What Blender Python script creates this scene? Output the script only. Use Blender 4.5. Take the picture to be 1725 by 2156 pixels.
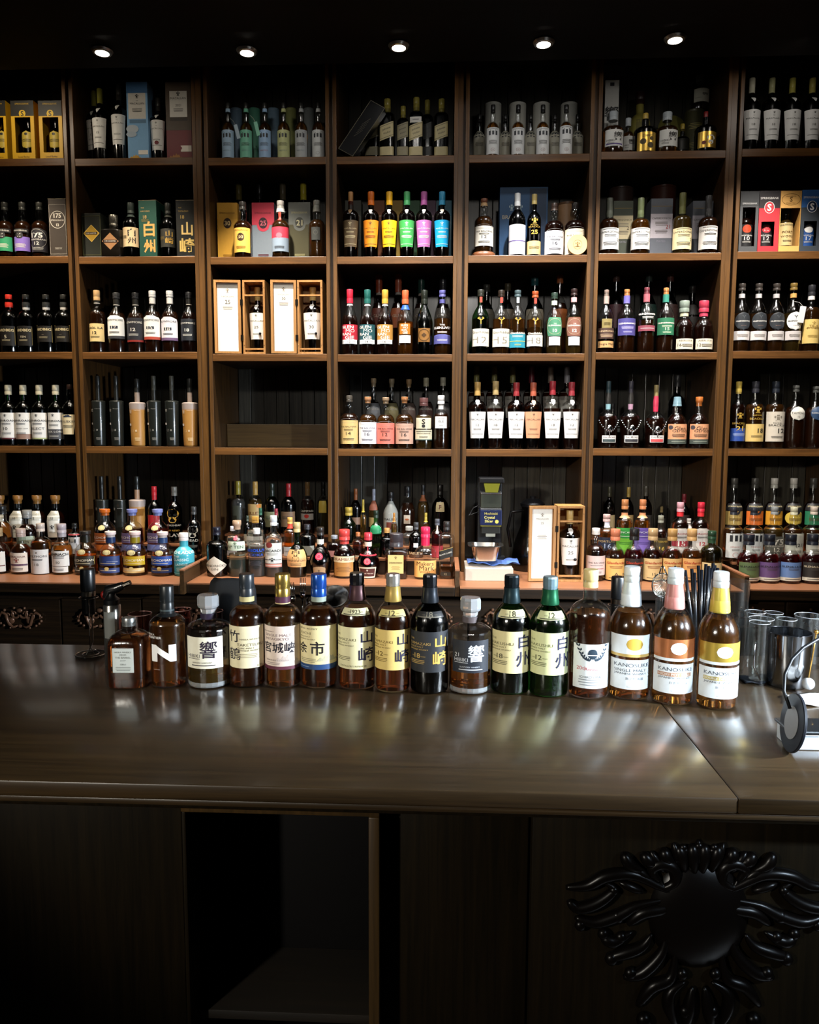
import bpy, bmesh, math, random
import numpy as np
from mathutils import Vector, Matrix
random.seed(7)
for _o in list(bpy.data.objects): bpy.data.objects.remove(_o)
SC = bpy.context.scene
COL = SC.collection

# ------------------------------------------------------------------ camera
W, H_IMG, FOC = 1725.0, 2156.0, 1600.0
YAW, PITCH, ROLL = math.radians(-2.57), math.radians(-5.733), math.radians(0.213)
CAM = Vector((0, 0, 1.70))
_f = Vector((math.sin(YAW)*math.cos(PITCH), math.cos(YAW)*math.cos(PITCH), math.sin(PITCH)))
_r0 = Vector((math.cos(YAW), -math.sin(YAW), 0)); _u0 = _r0.cross(_f)
_r = _r0*math.cos(ROLL) + _u0*math.sin(ROLL); _u = _u0*math.cos(ROLL) - _r0*math.sin(ROLL)
cd = bpy.data.cameras.new('camera'); cam = bpy.data.objects.new('camera', cd); COL.objects.link(cam)
cam.matrix_world = Matrix(((_r.x, _u.x, -_f.x, CAM.x), (_r.y, _u.y, -_f.y, CAM.y), (_r.z, _u.z, -_f.z, CAM.z), (0, 0, 0, 1)))
cd.sensor_fit = 'HORIZONTAL'; cd.sensor_width = 36; cd.lens = 36*FOC/W; cd.clip_start = 0.02
SC.camera = cam

# ------------------------------------------------------------------ world, colour, light
wd = bpy.data.worlds.new('world'); SC.world = wd; wd.use_nodes = True
wd.node_tree.nodes['Background'].inputs[0].default_value = (0.5, 0.55, 0.7, 1)
wd.node_tree.nodes['Background'].inputs[1].default_value = 0.008
SC.view_settings.view_transform = 'Standard'; SC.view_settings.look = 'None'
SC.view_settings.gamma = 1; SC.view_settings.use_curve_mapping = False
SC.view_settings.exposure = 0.0
SC.cycles.use_denoising = True
SC.cycles.max_bounces = 9; SC.cycles.transparent_max_bounces = 18; SC.cycles.transmission_bounces = 8
SC.cycles.use_adaptive_sampling = True; SC.cycles.adaptive_threshold = 0.06; SC.cycles.adaptive_min_samples = 16
SC.cycles.diffuse_bounces = 3; SC.cycles.glossy_bounces = 4
SC.cycles.caustics_refractive = False; SC.cycles.caustics_reflective = False
SC.cycles.sample_clamp_indirect = 4.0

def ray(px, py):
    return _r*((px-W/2)/FOC) - _u*((py-H_IMG/2)/FOC) + _f
def atY(px, py, Y):
    d = ray(px, py); return CAM + d*((Y-CAM.y)/d.y)
def atZ(px, py, Z):
    d = ray(px, py); return CAM + d*((Z-CAM.z)/d.z)
YS = 3.50        # front plane of the shelf bays
ZC = 1.07        # back counter
ZB = 1.05        # bar top

def spot(name, loc, tgt, watt, col, size, blend, rad=0.03):
    l = bpy.data.lights.new(name, 'SPOT'); l.energy = watt; l.color = col; l.spot_size = math.radians(size); l.spot_blend = blend
    l.shadow_soft_size = rad
    o = bpy.data.objects.new(name, l); COL.objects.link(o); o.location = loc
    o.rotation_euler = (Vector(tgt)-Vector(loc)).to_track_quat('-Z', 'Y').to_euler()
    return o
# out-of-frame lamps on the guest side of the bar, and added fill lights
spot('bar_spot', (-2.2, -1.5, 2.40), (-0.05, 1.85, 1.16), 500, (1.0, 0.94, 0.82), 30, 0.6, 0.09)
spot('bar_spot', (1.76, 1.30, 1.62), (0.98, 1.54, 1.06), 620, (0.78, 0.89, 1.0), 105, 0.7, 0.06)
spot('bar_spot', (1.75, 0.05, 2.15), (1.02, 1.58, 1.12), 400, (0.68, 0.84, 1.0), 38, 0.9, 0.06)  # extra cool fill, added to turn the right-hand labels blue-white
spot('room_fill', (0.2, -1.4, 3.35), (0.1, 3.6, 1.75), 150, (1.0, 0.95, 0.88), 40, 0.9, 0.12)  # added frontal fill without a known source, lifts the shaded back rows
# ceiling spots over the work aisle between bar and shelves (above the frame)
for _x, _w, _c in ((-1.75, 24, (1, .84, .64)), (-1.05, 40, (1, .90, .75)), (-.40, 74, (1, .96, .90)), (.25, 84, (1, .98, .97)), (.90, 72, (1, .97, .93)), (1.55, 48, (1, .95, .88))):
    spot('aisle_spot', (_x, 2.25, 3.52), (_x, 3.42, 1.35), _w*.82, _c, 62, 0.8, 0.03)

# ------------------------------------------------------------------ materials
_mats = {}
def nt(m): m.use_nodes = True; return m.node_tree, m.node_tree.nodes, m.node_tree.links
def prin(m): return m.node_tree.nodes['Principled BSDF']
def lin(c):
    return tuple((x/12.92 if x <= 0.04045 else ((x+0.055)/1.055)**2.4) for x in c)
def hexc(h):
    h = h.lstrip('#'); return lin(tuple(int(h[i:i+2], 16)/255 for i in (0, 2, 4)))
def pm(h, rough=0.55, metal=0.0, var=0.06, spec=0.4, coat=0.0):
    """plain procedural material: a colour with slight noise variation"""
    k = ('pm', h, rough, metal, var, spec, coat)
    if k in _mats: return _mats[k]
    m = bpy.data.materials.new('finish_'+h.strip('#')); t, n, l = nt(m); b = prin(m)
    c = hexc(h)
    no = n.new('ShaderNodeTexNoise'); no.inputs['Scale'].default_value = 90; no.inputs['Detail'].default_value = 2
    tc = n.new('ShaderNodeTexCoord'); l.new(tc.outputs['Object'], no.inputs['Vector'])
    mx = n.new('ShaderNodeMix'); mx.data_type = 'RGBA'
    mx.inputs['A'].default_value = (*[x*(1-var) for x in c], 1); mx.inputs['B'].default_value = (*[min(1, x*(1+var)) for x in c], 1)
    l.new(no.outputs['Fac'], mx.inputs['Factor']); l.new(mx.outputs['Result'], b.inputs['Base Color'])
    b.inputs['Roughness'].default_value = rough; b.inputs['Metallic'].default_value = metal
    b.inputs['Specular IOR Level'].default_value = spec; b.inputs['Coat Weight'].default_value = coat
    _mats[k] = m; return m
def wood(name, c0, c1, axis, rough=0.42, coat=0.0, scale=1.0, bump=0.08, spec=0.5):
    k = ('wood', name)
    if k in _mats: return _mats[k]
    m = bpy.data.materials.new(name); t, n, l = nt(m); b = prin(m)
    tc = n.new('ShaderNodeTexCoord'); mp = n.new('ShaderNodeMapping'); l.new(tc.outputs['Object'], mp.inputs['Vector'])
    s = [38*scale]*3; s[axis] = 1.6*scale; mp.inputs['Scale'].default_value = s
    no = n.new('ShaderNodeTexNoise'); no.inputs['Scale'].default_value = 1.7; no.inputs['Detail'].default_value = 7; no.inputs['Roughness'].default_value = 0.65
    no.inputs['Distortion'].default_value = 0.6
    l.new(mp.outputs[0], no.inputs['Vector'])
    cr = n.new('ShaderNodeValToRGB'); cr.color_ramp.elements[0].position = 0.32; cr.color_ramp.elements[1].position = 0.7
    cr.color_ramp.elements[0].color = (*hexc(c0), 1); cr.color_ramp.elements[1].color = (*hexc(c1), 1)
    l.new(no.outputs['Fac'], cr.inputs['Fac']); l.new(cr.outputs[0], b.inputs['Base Color'])
    b.inputs['Roughness'].default_value = rough; b.inputs['Coat Weight'].default_value = coat; b.inputs['Coat Roughness'].default_value = 0.17; b.inputs['Specular IOR Level'].default_value = spec
    bp = n.new('ShaderNodeBump'); bp.inputs['Strength'].default_value = bump; bp.inputs['Distance'].default_value = 0.004
    l.new(no.outputs['Fac'], bp.inputs['Height']); l.new(bp.outputs[0], b.inputs['Normal'])
    _mats[k] = m; return m
def glassm(key):
    k = ('glass', key)
    if k in _mats: return _mats[k]
    tint = {'c': (0.93, 0.94, 0.93), 'g': (0.16, 0.42, 0.17), 'd': (0.05, 0.06, 0.045), 'b': (0.30, 0.13, 0.04), 'k': (0.012, 0.012, 0.014),
            'u': (0.45, 0.70, 0.80), 'o': (0.45, 0.45, 0.16), 'p': (0.86, 0.66, 0.64), 's': (0.35, 0.36, 0.37)}[key]
    m = bpy.data.materials.new('glass_'+key); t, n, l = nt(m); n.remove(prin(m)); out = n['Material Output']
    tr = n.new('ShaderNodeBsdfTransparent'); tr.inputs[0].default_value = (*tint, 1)
    gl = n.new('ShaderNodeBsdfGlossy'); gl.inputs['Roughness'].default_value = 0.15
    no = n.new('ShaderNodeTexNoise'); no.inputs['Scale'].default_value = 14; bp = n.new('ShaderNodeBump'); bp.inputs['Strength'].default_value = 0.05
    bp.inputs['Distance'].default_value = 0.01
    l.new(no.outputs['Fac'], bp.inputs['Height']); l.new(bp.outputs[0], gl.inputs['Normal'])
    lw = n.new('ShaderNodeLayerWeight'); lw.inputs[0].default_value = 0.5
    pw = n.new('ShaderNodeMath'); pw.operation = 'POWER'; pw.inputs[1].default_value = 4.0; l.new(lw.outputs['Facing'], pw.inputs[0])
    ma = n.new('ShaderNodeMath'); ma.operation = 'MULTIPLY_ADD'; ma.inputs[1].default_value = 0.80; ma.inputs[2].default_value = 0.075
    l.new(pw.outputs[0], ma.inputs[0])
    mx = n.new('ShaderNodeMixShader'); l.new(ma.outputs[0], mx.inputs[0]); l.new(tr.outputs[0], mx.inputs[1]); l.new(gl.outputs[0], mx.inputs[2])
    l.new(mx.outputs[0], out.inputs[0]); _mats[k] = m; return m
def liquidm(key):
    k = ('liq', key)
    if k in _mats: return _mats[k]
    c = {'a': (0.62, 0.22, 0.035), 'd': (0.16, 0.035, 0.012), 'y': (0.80, 0.46, 0.09), 'w': (0.93, 0.95, 0.94), 'r': (0.30, 0.015, 0.02),
         'm': (0.36, 0.10, 0.02), 'n': (0.78, 0.90, 0.72), 'o': (0.9, 0.28, 0.02), 'x': (0.35, 0.30, 0.06)}[key]
    m = bpy.data.materials.new('liquid_'+key); t, n, l = nt(m); b = prin(m)
    no = n.new('ShaderNodeTexNoise'); no.inputs['Scale'].default_value = 6
    mx = n.new('ShaderNodeMix'); mx.data_type = 'RGBA'; mx.inputs['A'].default_value = (*[x*0.9 for x in c], 1); mx.inputs['B'].default_value = (*c, 1)
    l.new(no.outputs['Fac'], mx.inputs['Factor']); l.new(mx.outputs['Result'], b.inputs['Base Color'])
    b.inputs['Roughness'].default_value = 0.0; b.inputs['IOR'].default_value = 1.34
    b.inputs['Transmission Weight'].default_value = 0.965
    _mats[k] = m; return m
def frosted():
    k = 'frosted'
    if k in _mats: return _mats[k]
    m = bpy.data.materials.new('frosted_amber_glass'); t, n, l = nt(m); b = prin(m)
    tc = n.new('ShaderNodeTexCoord'); sx = n.new('ShaderNodeSeparateXYZ'); l.new(tc.outputs['Object'], sx.inputs[0])
    cr = n.new('ShaderNodeValToRGB'); e = cr.color_ramp.elements; e[0].position = .168; e[0].color = (.62, .30, .07, 1); e[1].position = .176; e[1].color = (.50, .40, .36, 1)
    l.new(sx.outputs['Z'], cr.inputs[0]); l.new(cr.outputs[0], b.inputs['Base Color'])
    b.inputs['Roughness'].default_value = .45; b.inputs['Transmission Weight'].default_value = .35
    _mats[k] = m; return m
def crystal():
    k = 'crystal'
    if k in _mats: return _mats[k]
    m = bpy.data.materials.new('crystal_glass'); t, n, l = nt(m); b = prin(m)
    no = n.new('ShaderNodeTexNoise'); no.inputs['Scale'].default_value = 20
    rr = n.new('ShaderNodeMapRange'); rr.inputs['To Min'].default_value = 0.01; rr.inputs['To Max'].default_value = 0.05
    l.new(no.outputs['Fac'], rr.inputs['Value']); l.new(rr.outputs[0], b.inputs['Roughness'])
    b.inputs['Base Color'].default_value = (0.90, 0.93, 0.96, 1); b.inputs['IOR'].default_value = 1.5; b.inputs['Transmission Weight'].default_value = 0.72
    _mats[k] = m; return m
def emit(h, s):
    k = ('emit', h, s)
    if k in _mats: return _mats[k]
    m = bpy.data.materials.new('lamp_lens'); t, n, l = nt(m); b = prin(m)
    b.inputs['Emission Color'].default_value = (*hexc(h), 1); b.inputs['Emission Strength'].default_value = s
    _mats[k] = m; return m
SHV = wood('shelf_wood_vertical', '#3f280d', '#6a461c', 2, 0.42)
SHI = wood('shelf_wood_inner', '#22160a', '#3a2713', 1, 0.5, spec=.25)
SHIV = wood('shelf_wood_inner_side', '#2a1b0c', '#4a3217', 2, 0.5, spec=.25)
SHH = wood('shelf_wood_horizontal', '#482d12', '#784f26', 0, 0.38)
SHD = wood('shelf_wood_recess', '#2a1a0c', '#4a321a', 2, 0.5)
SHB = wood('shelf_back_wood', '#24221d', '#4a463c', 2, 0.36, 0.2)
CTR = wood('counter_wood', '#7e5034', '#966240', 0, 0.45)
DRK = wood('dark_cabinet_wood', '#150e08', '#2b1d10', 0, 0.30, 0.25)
BART = wood('bar_top_wood', '#20170c', '#362816', 0, 0.34, 0.6, 0.7, 0.03)
BARF = wood('bar_front_wood', '#0a0703', '#150f06', 2, 0.45, 0.0, spec=.10)
CASEW = wood('whisky_case_wood', '#96652f', '#b88750', 2, 0.5)

# ------------------------------------------------------------------ mesh helpers
def obj(name, V, F, mat, parent=None, smooth=False, loc=None, sharp=None):
    me = bpy.data.meshes.new(name); me.from_pydata([tuple(v) for v in V], [], F); me.materials.append(mat)
    if smooth:
        me.polygons.foreach_set('use_smooth', [True]*len(me.polygons))
        if sharp: me.set_sharp_from_angle(angle=math.radians(sharp))
    o = bpy.data.objects.new(name, me); COL.objects.link(o)
    if parent is not None: o.parent = parent
    if loc is not None: o.location = loc
    return o
def tag(o, label, cat=None, group=None, kind=None):
    if label: o['label'] = label
    if cat: o['category'] = cat
    if group: o['group'] = group
    if kind: o['kind'] = kind
    return o
def empty(name, loc, rz=0):
    o = bpy.data.objects.new(name, None); COL.objects.link(o); o.location = loc; o.rotation_euler = (0, 0, rz); o.empty_display_size = 0.02
    return o
class MB:
    def __init__(s): s.V = []; s.F = []
    def add(s, V, F):
        k = len(s.V); s.V += [tuple(v) for v in V]; s.F += [tuple(i+k for i in f) for f in F]; return s
    def box(s, x0, x1, y0, y1, z0, z1):
        return s.add([(x0, y0, z0), (x1, y0, z0), (x1, y1, z0), (x0, y1, z0), (x0, y0, z1), (x1, y0, z1), (x1, y1, z1), (x0, y1, z1)],
                     [(0, 3, 2, 1), (4, 5, 6, 7), (0, 1, 5, 4), (1, 2, 6, 5), (2, 3, 7, 6), (3, 0, 4, 7)])
    def bev(s, x0, x1, y0, y1, z0, z1, b):
        bm = bmesh.new(); bmesh.ops.create_cube(bm, size=1)
        for v in bm.verts: v.co = ((x0+x1)/2+v.co.x*(x1-x0), (y0+y1)/2+v.co.y*(y1-y0), (z0+z1)/2+v.co.z*(z1-z0))
        bmesh.ops.bevel(bm, geom=bm.edges[:], offset=b, segments=2, profile=0.5, affect='EDGES')
        bm.verts.index_update(); s.add([v.co[:] for v in bm.verts], [[v.index for v in f.verts] for f in bm.faces]); bm.free(); return s
    def tube(s, pts, rad, seg=8, closed=False):
        pts = [Vector(p) for p in pts]; n = len(pts); rads = rad if isinstance(rad, (list, tuple)) else [rad]*n
        V = []; F = []; up = Vector((0.123, 0.456, 0.88)).normalized()
        prev = None
        for i, p in enumerate(pts):
            a = pts[(i-1) % n] if (i > 0 or closed) else p; b = pts[(i+1) % n] if (i < n-1 or closed) else p
            t = (b-a).normalized()
            x = (prev - t*prev.dot(t)) if prev is not None else t.cross(up)
            if x.length < 1e-6: x = t.orthogonal()
            x.normalize(); prev = x; y = t.cross(x)
            for k in range(seg):
                an = 2*math.pi*k/seg; V.append(p + (x*math.cos(an)+y*math.sin(an))*rads[i])
        m = n if closed else n-1
        for i in range(m):
            j = (i+1) % n
            for k in range(seg): F.append((i*seg+k, i*seg+(k+1) % seg, j*seg+(k+1) % seg, j*seg+k))
        if not closed: F.append(tuple(range(seg))[::-1]); F.append(tuple((n-1)*seg+k for k in range(seg)))
        return s.add(V, F)
    def lathe(s, prof, seg=24, cx=0, cy=0, cz=0, n=2.0):
        V, F = lathe_geo(prof, seg, n); return s.add([(x+cx, y+cy, z+cz) for x, y, z in V], F)
    def ball(s, c, r, seg=10, sx=1, sy=1, sz=1, rot=0):
        V = []; F = []; rings = max(5, seg//2+1)
        for i in range(rings+1):
            ph = math.pi*i/rings
            for k in range(seg):
                th = 2*math.pi*k/seg
                x, y, z = r*sx*math.sin(ph)*math.cos(th), r*sy*math.sin(ph)*math.sin(th), r*sz*math.cos(ph)
                ca, sa = math.cos(rot), math.sin(rot); x, z = x*ca-z*sa, x*sa+z*ca
                V.append((c[0]+x, c[1]+y, c[2]+z))
        for i in range(rings):
            for k in range(seg): F.append((i*seg+k, (i+1)*seg+k, (i+1)*seg+(k+1) % seg, i*seg+(k+1) % seg))
        return s.add(V, F)
    def build(s, name, mat, parent=None, smooth=False, loc=None, sharp=None):
        return obj(name, s.V, s.F, mat, parent, smooth, loc, sharp)
def sect(th, n):
    """superellipse section radius multiplier"""
    if n == 2.0: return 1.0
    c, s_ = abs(math.cos(th)), abs(math.sin(th))
    return 1.0/((c**n+s_**n)**(1.0/n))
def lathe_geo(prof, seg, n=2.0, nz=None):
    V = []; F = []
    for (r, z) in prof:
        nn = nz(z) if nz else n
        for k in range(seg):
            th = 2*math.pi*(k+0.5)/seg; q = r*sect(th, nn); V.append((q*math.cos(th), q*math.sin(th), z))
    m = len(prof)
    for i in range(m-1):
        for k in range(seg): F.append((i*seg+k, i*seg+(k+1) % seg, (i+1)*seg+(k+1) % seg, (i+1)*seg+k))
    if prof[0][0] > 1e-5: F.append(tuple(range(seg))[::-1])
    if prof[-1][0] > 1e-5: F.append(tuple((m-1)*seg+k for k in range(seg)))
    return V, F

# ------------------------------------------------------------------ lettering
_tc = {}
def text_geo(s, cut=0, bold=0.0):
    if any(ch in 'MmWwK' for ch in s): bold = 0.0
    k = (s, cut, bold)
    if k in _tc: return _tc[k]
    cu = bpy.data.curves.new('t', 'FONT'); cu.body = s; cu.size = 1; cu.resolution_u = 2 if not cut else 4; cu.align_x = 'CENTER'; cu.offset = bold
    cu.space_line = 0.8
    o = bpy.data.objects.new('t', cu)
    me = o.to_mesh()
    bm = bmesh.new(); bm.from_mesh(me); o.to_mesh_clear()
    bpy.data.objects.remove(o); bpy.data.curves.remove(cu)
    if len(bm.verts) == 0:
        bm.free(); _tc[k] = (np.zeros((0, 2)), [], 1.0); return _tc[k]
    xs = [v.co.x for v in bm.verts]; ys = [v.co.y for v in bm.verts]
    x0, x1, y0, y1 = min(xs), max(xs), min(ys), max(ys)
    if cut:
        for i in range(1, cut):
            x = x0+(x1-x0)*i/cut
            bmesh.ops.bisect_plane(bm, geom=bm.verts[:]+bm.edges[:]+bm.faces[:], plane_co=(x, 0, 0), plane_no=(1, 0, 0))
    bm.verts.index_update()
    wv = max(1e-6, x1-x0)
    V = np.array([((v.co.x-(x0+x1)/2)/wv, (v.co.y-(y0+y1)/2)/wv) for v in bm.verts])
    F = [[v.index for v in f.verts] for f in bm.faces]; bm.free()
    _tc[k] = (V, F, (y1-y0)/wv); return _tc[k]
def shape_geo(s, cut=0, bold=0.0):
    if s[0] == '#' and len(s) > 1 and s[1:].isdigit():
        V = []; F = []; n = int(s[1:]); rnd = random.Random(len(s)*n)
        for i in range(n):
            y = -i*0.11+(n-1)*0.055; w = 0.5*(0.72+0.28*rnd.random()) if n > 1 else 0.5; k = len(V); t = 0.021
            c = max(1, cut or 7)
            for j in range(c+1): x = -w+2*w*j/c; V += [(x, y-t), (x, y+t)]
            for j in range(c): F.append((k+2*j, k+2*j+2, k+2*j+3, k+2*j+1))
        return np.array(V), F, 0.1*n
    if s[0] == '@':
        nm, _, arg = s[1:].partition(':'); V = []; F = []
        if nm == 'rect':
            h = float(arg)/2; c = max(10, cut)
            for j in range(c+1): x = -.5+j/c; V += [(x, -h), (x, h)]
            for j in range(c): F.append((2*j, 2*j+2, 2*j+3, 2*j+1))
        elif nm in ('disc', 'dia'):
            n = 24 if nm == 'disc' else 4; asp = float(arg or 1); m = 12
            for j in range(m+1):
                x = -.5+j/m; hh = math.sqrt(max(0, .25-x*x)) if nm == 'disc' else .5-abs(x); V += [(x, -hh*asp-1e-5), (x, hh*asp+1e-5)]
            for j in range(m): F.append((2*j, 2*j+2, 2*j+3, 2*j+1))
        elif nm in ('ring', 'diar', 'frame'):
            a = arg.split(','); asp = float(a[0] or 1); t = float(a[1]) if len(a) > 1 else .06
            if nm == 'ring': P = [(math.cos(2*math.pi*k/28), math.sin(2*math.pi*k/28)) for k in range(28)]
            elif nm == 'diar': P = [(1, 0), (0, 1), (-1, 0), (0, -1)]
            else: P = [(1, 1), (-1, 1), (-1, -1), (1, -1)]
            n = len(P)
            for x, y in P: V += [(x*.5, y*.5*asp), (x*(.5-t), y*(.5*asp-t))]
            F = [(2*i, (2*i+2) % (2*n), (2*i+3) % (2*n), 2*i+1) for i in range(n)]
        elif nm == 'crest':    # little emblem: crown over shield blobs
            for (cx, cy, w, h) in ((0, .3, .28, .2), (-.3, .1, .16, .3), (.3, .1, .16, .3), (0, -.1, .3, .42), (0, -.42, .5, .1)):
                k = len(V); V += [(cx-w/2, cy-h/2), (cx+w/2, cy-h/2), (cx+w/2, cy+h/2), (cx-w/2, cy+h/2)]; F.append((k, k+1, k+2, k+3))
        elif nm == 'tri':
            V = [(-.5, .4), (.5, .4), (0, -.4)]; F = [(2, 1, 0)]
        elif nm == 'house':    # portico drawing: roof, columns, dark doors
            for (cx, cy, w, h) in ((0, .62, .9, .06), (0, .46, .55, .12), (-.33, .1, .2, .55), (0, .12, .2, .5), (.33, .1, .2, .55), (0, -.22, 1, .05)):
                k = len(V); V += [(cx-w/2, cy-h/2), (cx+w/2, cy-h/2), (cx+w/2, cy+h/2), (cx-w/2, cy+h/2)]; F.append((k, k+1, k+2, k+3))
        elif nm == 'skull':
            for (cx, cy, w, h) in ((0, .2, 1, .75), (0, -.35, .62, .5)):
                k = len(V); m = 12
                for j in range(m): V.append((cx+w/2*math.cos(2*math.pi*j/m), cy+h/2*math.sin(2*math.pi*j/m)*1.1))
                F.append(tuple(range(k, k+m)))
        elif nm == 'eyes':
            for cx, cy, w, h in ((-.24, .1, .3, .24), (.24, .1, .3, .24), (0, -.14, .12, .16), (-.12, -.48, .04, .2), (.12, -.48, .04, .2), (0, -.48, .04, .2)):
                k = len(V); m = 8
                for j in range(m): V.append((cx+w/2*math.cos(2*math.pi*j/m), cy+h/2*math.sin(2*math.pi*j/m)))
                F.append(tuple(range(k, k+m)))
        elif nm == 'face':     # portrait drawing: hat, hair, shoulders
            for cx, cy, w, h in ((0, .5, .9, .25), (0, .68, .5, .3), (-.3, .15, .16, .5), (.3, .15, .16, .5), (0, -.45, .9, .5), (0, .0, .2, .05)):
                k = len(V); V += [(cx-w/2, cy-h/2), (cx+w/2, cy-h/2), (cx+w/2, cy+h/2), (cx-w/2, cy+h/2)]; F.append((k, k+1, k+2, k+3))
        elif nm == 'stag':
            for P in (((0, -.5), (0, .1)), ((0, .1), (-.28, .3)), ((0, .1), (.28, .3)), ((-.28, .3), (-.3, .62)), ((.28, .3), (.3, .62)), ((-.28, .3), (-.5, .45)), ((.28, .3), (.5, .45))):
                (ax, ay), (bx, by) = P; dx, dy = bx-ax, by-ay; L = math.hypot(dx, dy); nx, ny = -dy/L*.07, dx/L*.07; k = len(V)
                V += [(ax-nx, ay-ny), (bx-nx, by-ny), (bx+nx, by+ny), (ax+nx, ay+ny)]; F.append((k, k+1, k+2, k+3))
        elif nm == 'wreath':   # two upswept leaf branches
            for sg in (-1, 1):
                for i in range(7):
                    t = i/6; bx, by = sg*(.10+.36*t), -.32+.62*t*t
                    for ln, an in ((.20, .9), (.16, -.25)):
                        a2 = math.pi/2-sg*an*.8; dx, dy = math.cos(a2)*ln, math.sin(a2)*ln; nx, ny = -dy*.22, dx*.22; k = len(V)
                        V += [(bx, by), (bx+dx*.5-nx, by+dy*.5-ny), (bx+dx, by+dy), (bx+dx*.5+nx, by+dy*.5+ny)]; F.append((k, k+1, k+2, k+3))
        elif nm == 'hills':
            k = 0; hs = [0, .1, .22, .12, .3, .2, .36, .24, .3, .1, .14, 0]
            for j, h in enumerate(hs): x = -.5+j/(len(hs)-1); V += [(x, -.2), (x, -.2+h)]
            F = [(2*j, 2*j+2, 2*j+3, 2*j+1) for j in range(len(hs)-1)]
        return np.array(V, float), F, 1.0
    return text_geo(s, cut, bold)

def layout(items, wd_, ht, ink, cut=0):
    """items -> {colour: [(V in metres on the label, F)]}; label spans -wd/2..wd/2, 0..ht"""
    out = {}
    for ix, it in enumerate(items):
        if not it[0]: continue
        s, yc, wf = it[0], it[1], it[2]; col = (it[3] if len(it) > 3 and it[3] else ink); xo = it[4] if len(it) > 4 else 0.0
        bold = it[5] if len(it) > 5 else 0.0; sq = it[6] if len(it) > 6 else 1.0
        V, F, asp = shape_geo(s, cut, bold)
        if len(V) == 0: continue
        w = wd_*wf; P = V*w; P[:, 1] *= sq
        P = P+np.array([xo*wd_/2, ht*(1-yc)])
        out.setdefault(col, []).append((P, F, ix))
    return out

KD = {
 # zb body top, zs neck start, rn neck radius, tb base radius, a/b shoulder curve, bulb, zc cap start, rc cap radius, n section
 'std':   dict(zb=.58, zs=.73, rn=.36, zc=.84, rc=.40),
 'mac':   dict(zb=.60, zs=.735, rn=.31, tb=.84, a=3.2, b=.9, zc=.80, rc=.37),
 'kilk':  dict(zb=.54, zs=.68, rn=.34, bulb=.09, zc=.86, rc=.36),
 'spring':dict(zb=.55, zs=.68, rn=.40, bulb=.07, zc=.86, rc=.40),
 'octo':  dict(zb=.625, zs=.655, rn=.30, tb=.86, a=5, b=.8, zc=.80, rc=.33),
 'balv':  dict(zb=.55, zs=.70, rn=.33, bulb=.12, zc=.88, rc=.36),
 'moran': dict(zb=.50, zs=.78, rn=.32, a=1.5, b=1.25, zc=.79, rc=.40),
 'fid':   dict(zb=.56, zs=.76, rn=.34, a=1.6, b=1.1, zc=.90, rc=.40),
 'dal':   dict(zb=.40, zs=.58, rn=.21, a=2.4, b=1, tb=.97, bulb=.04, zc=.82, rc=.22),
 'jw':    dict(zb=.70, zs=.80, rn=.42, n=6, a=3, b=1, zc=.85, rc=.46),
 'stock': dict(zb=.47, zs=.68, rn=.42, a=2.0, b=1.0, zc=.82, rc=.46),
 'kilc':  dict(zb=.52, zs=.73, rn=.42, a=1.9, b=1.0, tb=1.06, zc=.86, rc=.50, cork=1),
 'aber':  dict(zb=.46, zs=.68, rn=.42, a=2.0, b=1.0, zc=.78, rc=.50),
 'ard':   dict(zb=.58, zs=.74, rn=.36, bulb=.05, zc=.86, rc=.36),
 'wine':  dict(zb=.56, zs=.75, rn=.33, a=1.9, zc=.80, rc=.36),
 'capd':  dict(zb=.52, zs=.66, rn=.36, a=2.6, zc=.66, rc=.40),
 'sq':    dict(zb=.60, zs=.66, rn=.42, n=7, a=5, b=.8, zc=.70, rc=.42),
 'hib':   dict(zb=.56, zs=.685, rn=.30, a=2.2, b=.9, zc=.80, rc=.47),
 'nik':   dict(zb=.60, zs=.735, rn=.40, a=2.3, b=1, zc=.80, rc=.42),
 'yama':  dict(zb=.58, zs=.77, rn=.38, a=2.1, b=1.0, bulb=.06, zc=.78, rc=.42),
 'kano':  dict(zb=.56, zs=.745, rn=.38, a=1.6, b=1.1, zc=.80, rc=.30),
 'gm':    dict(zb=.34, zs=.60, rn=.30, a=1.9, b=1, tb=.86, zc=.82, rc=.34),
 'mm':    dict(zb=.48, zs=.64, rn=.38, a=2.2, n=3, zc=.80, rc=.42),
 'round': dict(zb=.30, zs=.62, rn=.30, a=1.8, b=.9, tb=.80, zc=.84, rc=.34),
 'absol': dict(zb=.66, zs=.74, rn=.36, a=3, zc=.88, rc=.40),
 'slim':  dict(zb=.50, zs=.90, rn=.45, a=1.2, zc=.80, rc=.55),
 'hend':  dict(zb=.60, zs=.74, rn=.36, a=2.8, zc=.84, rc=.38),
}
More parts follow.
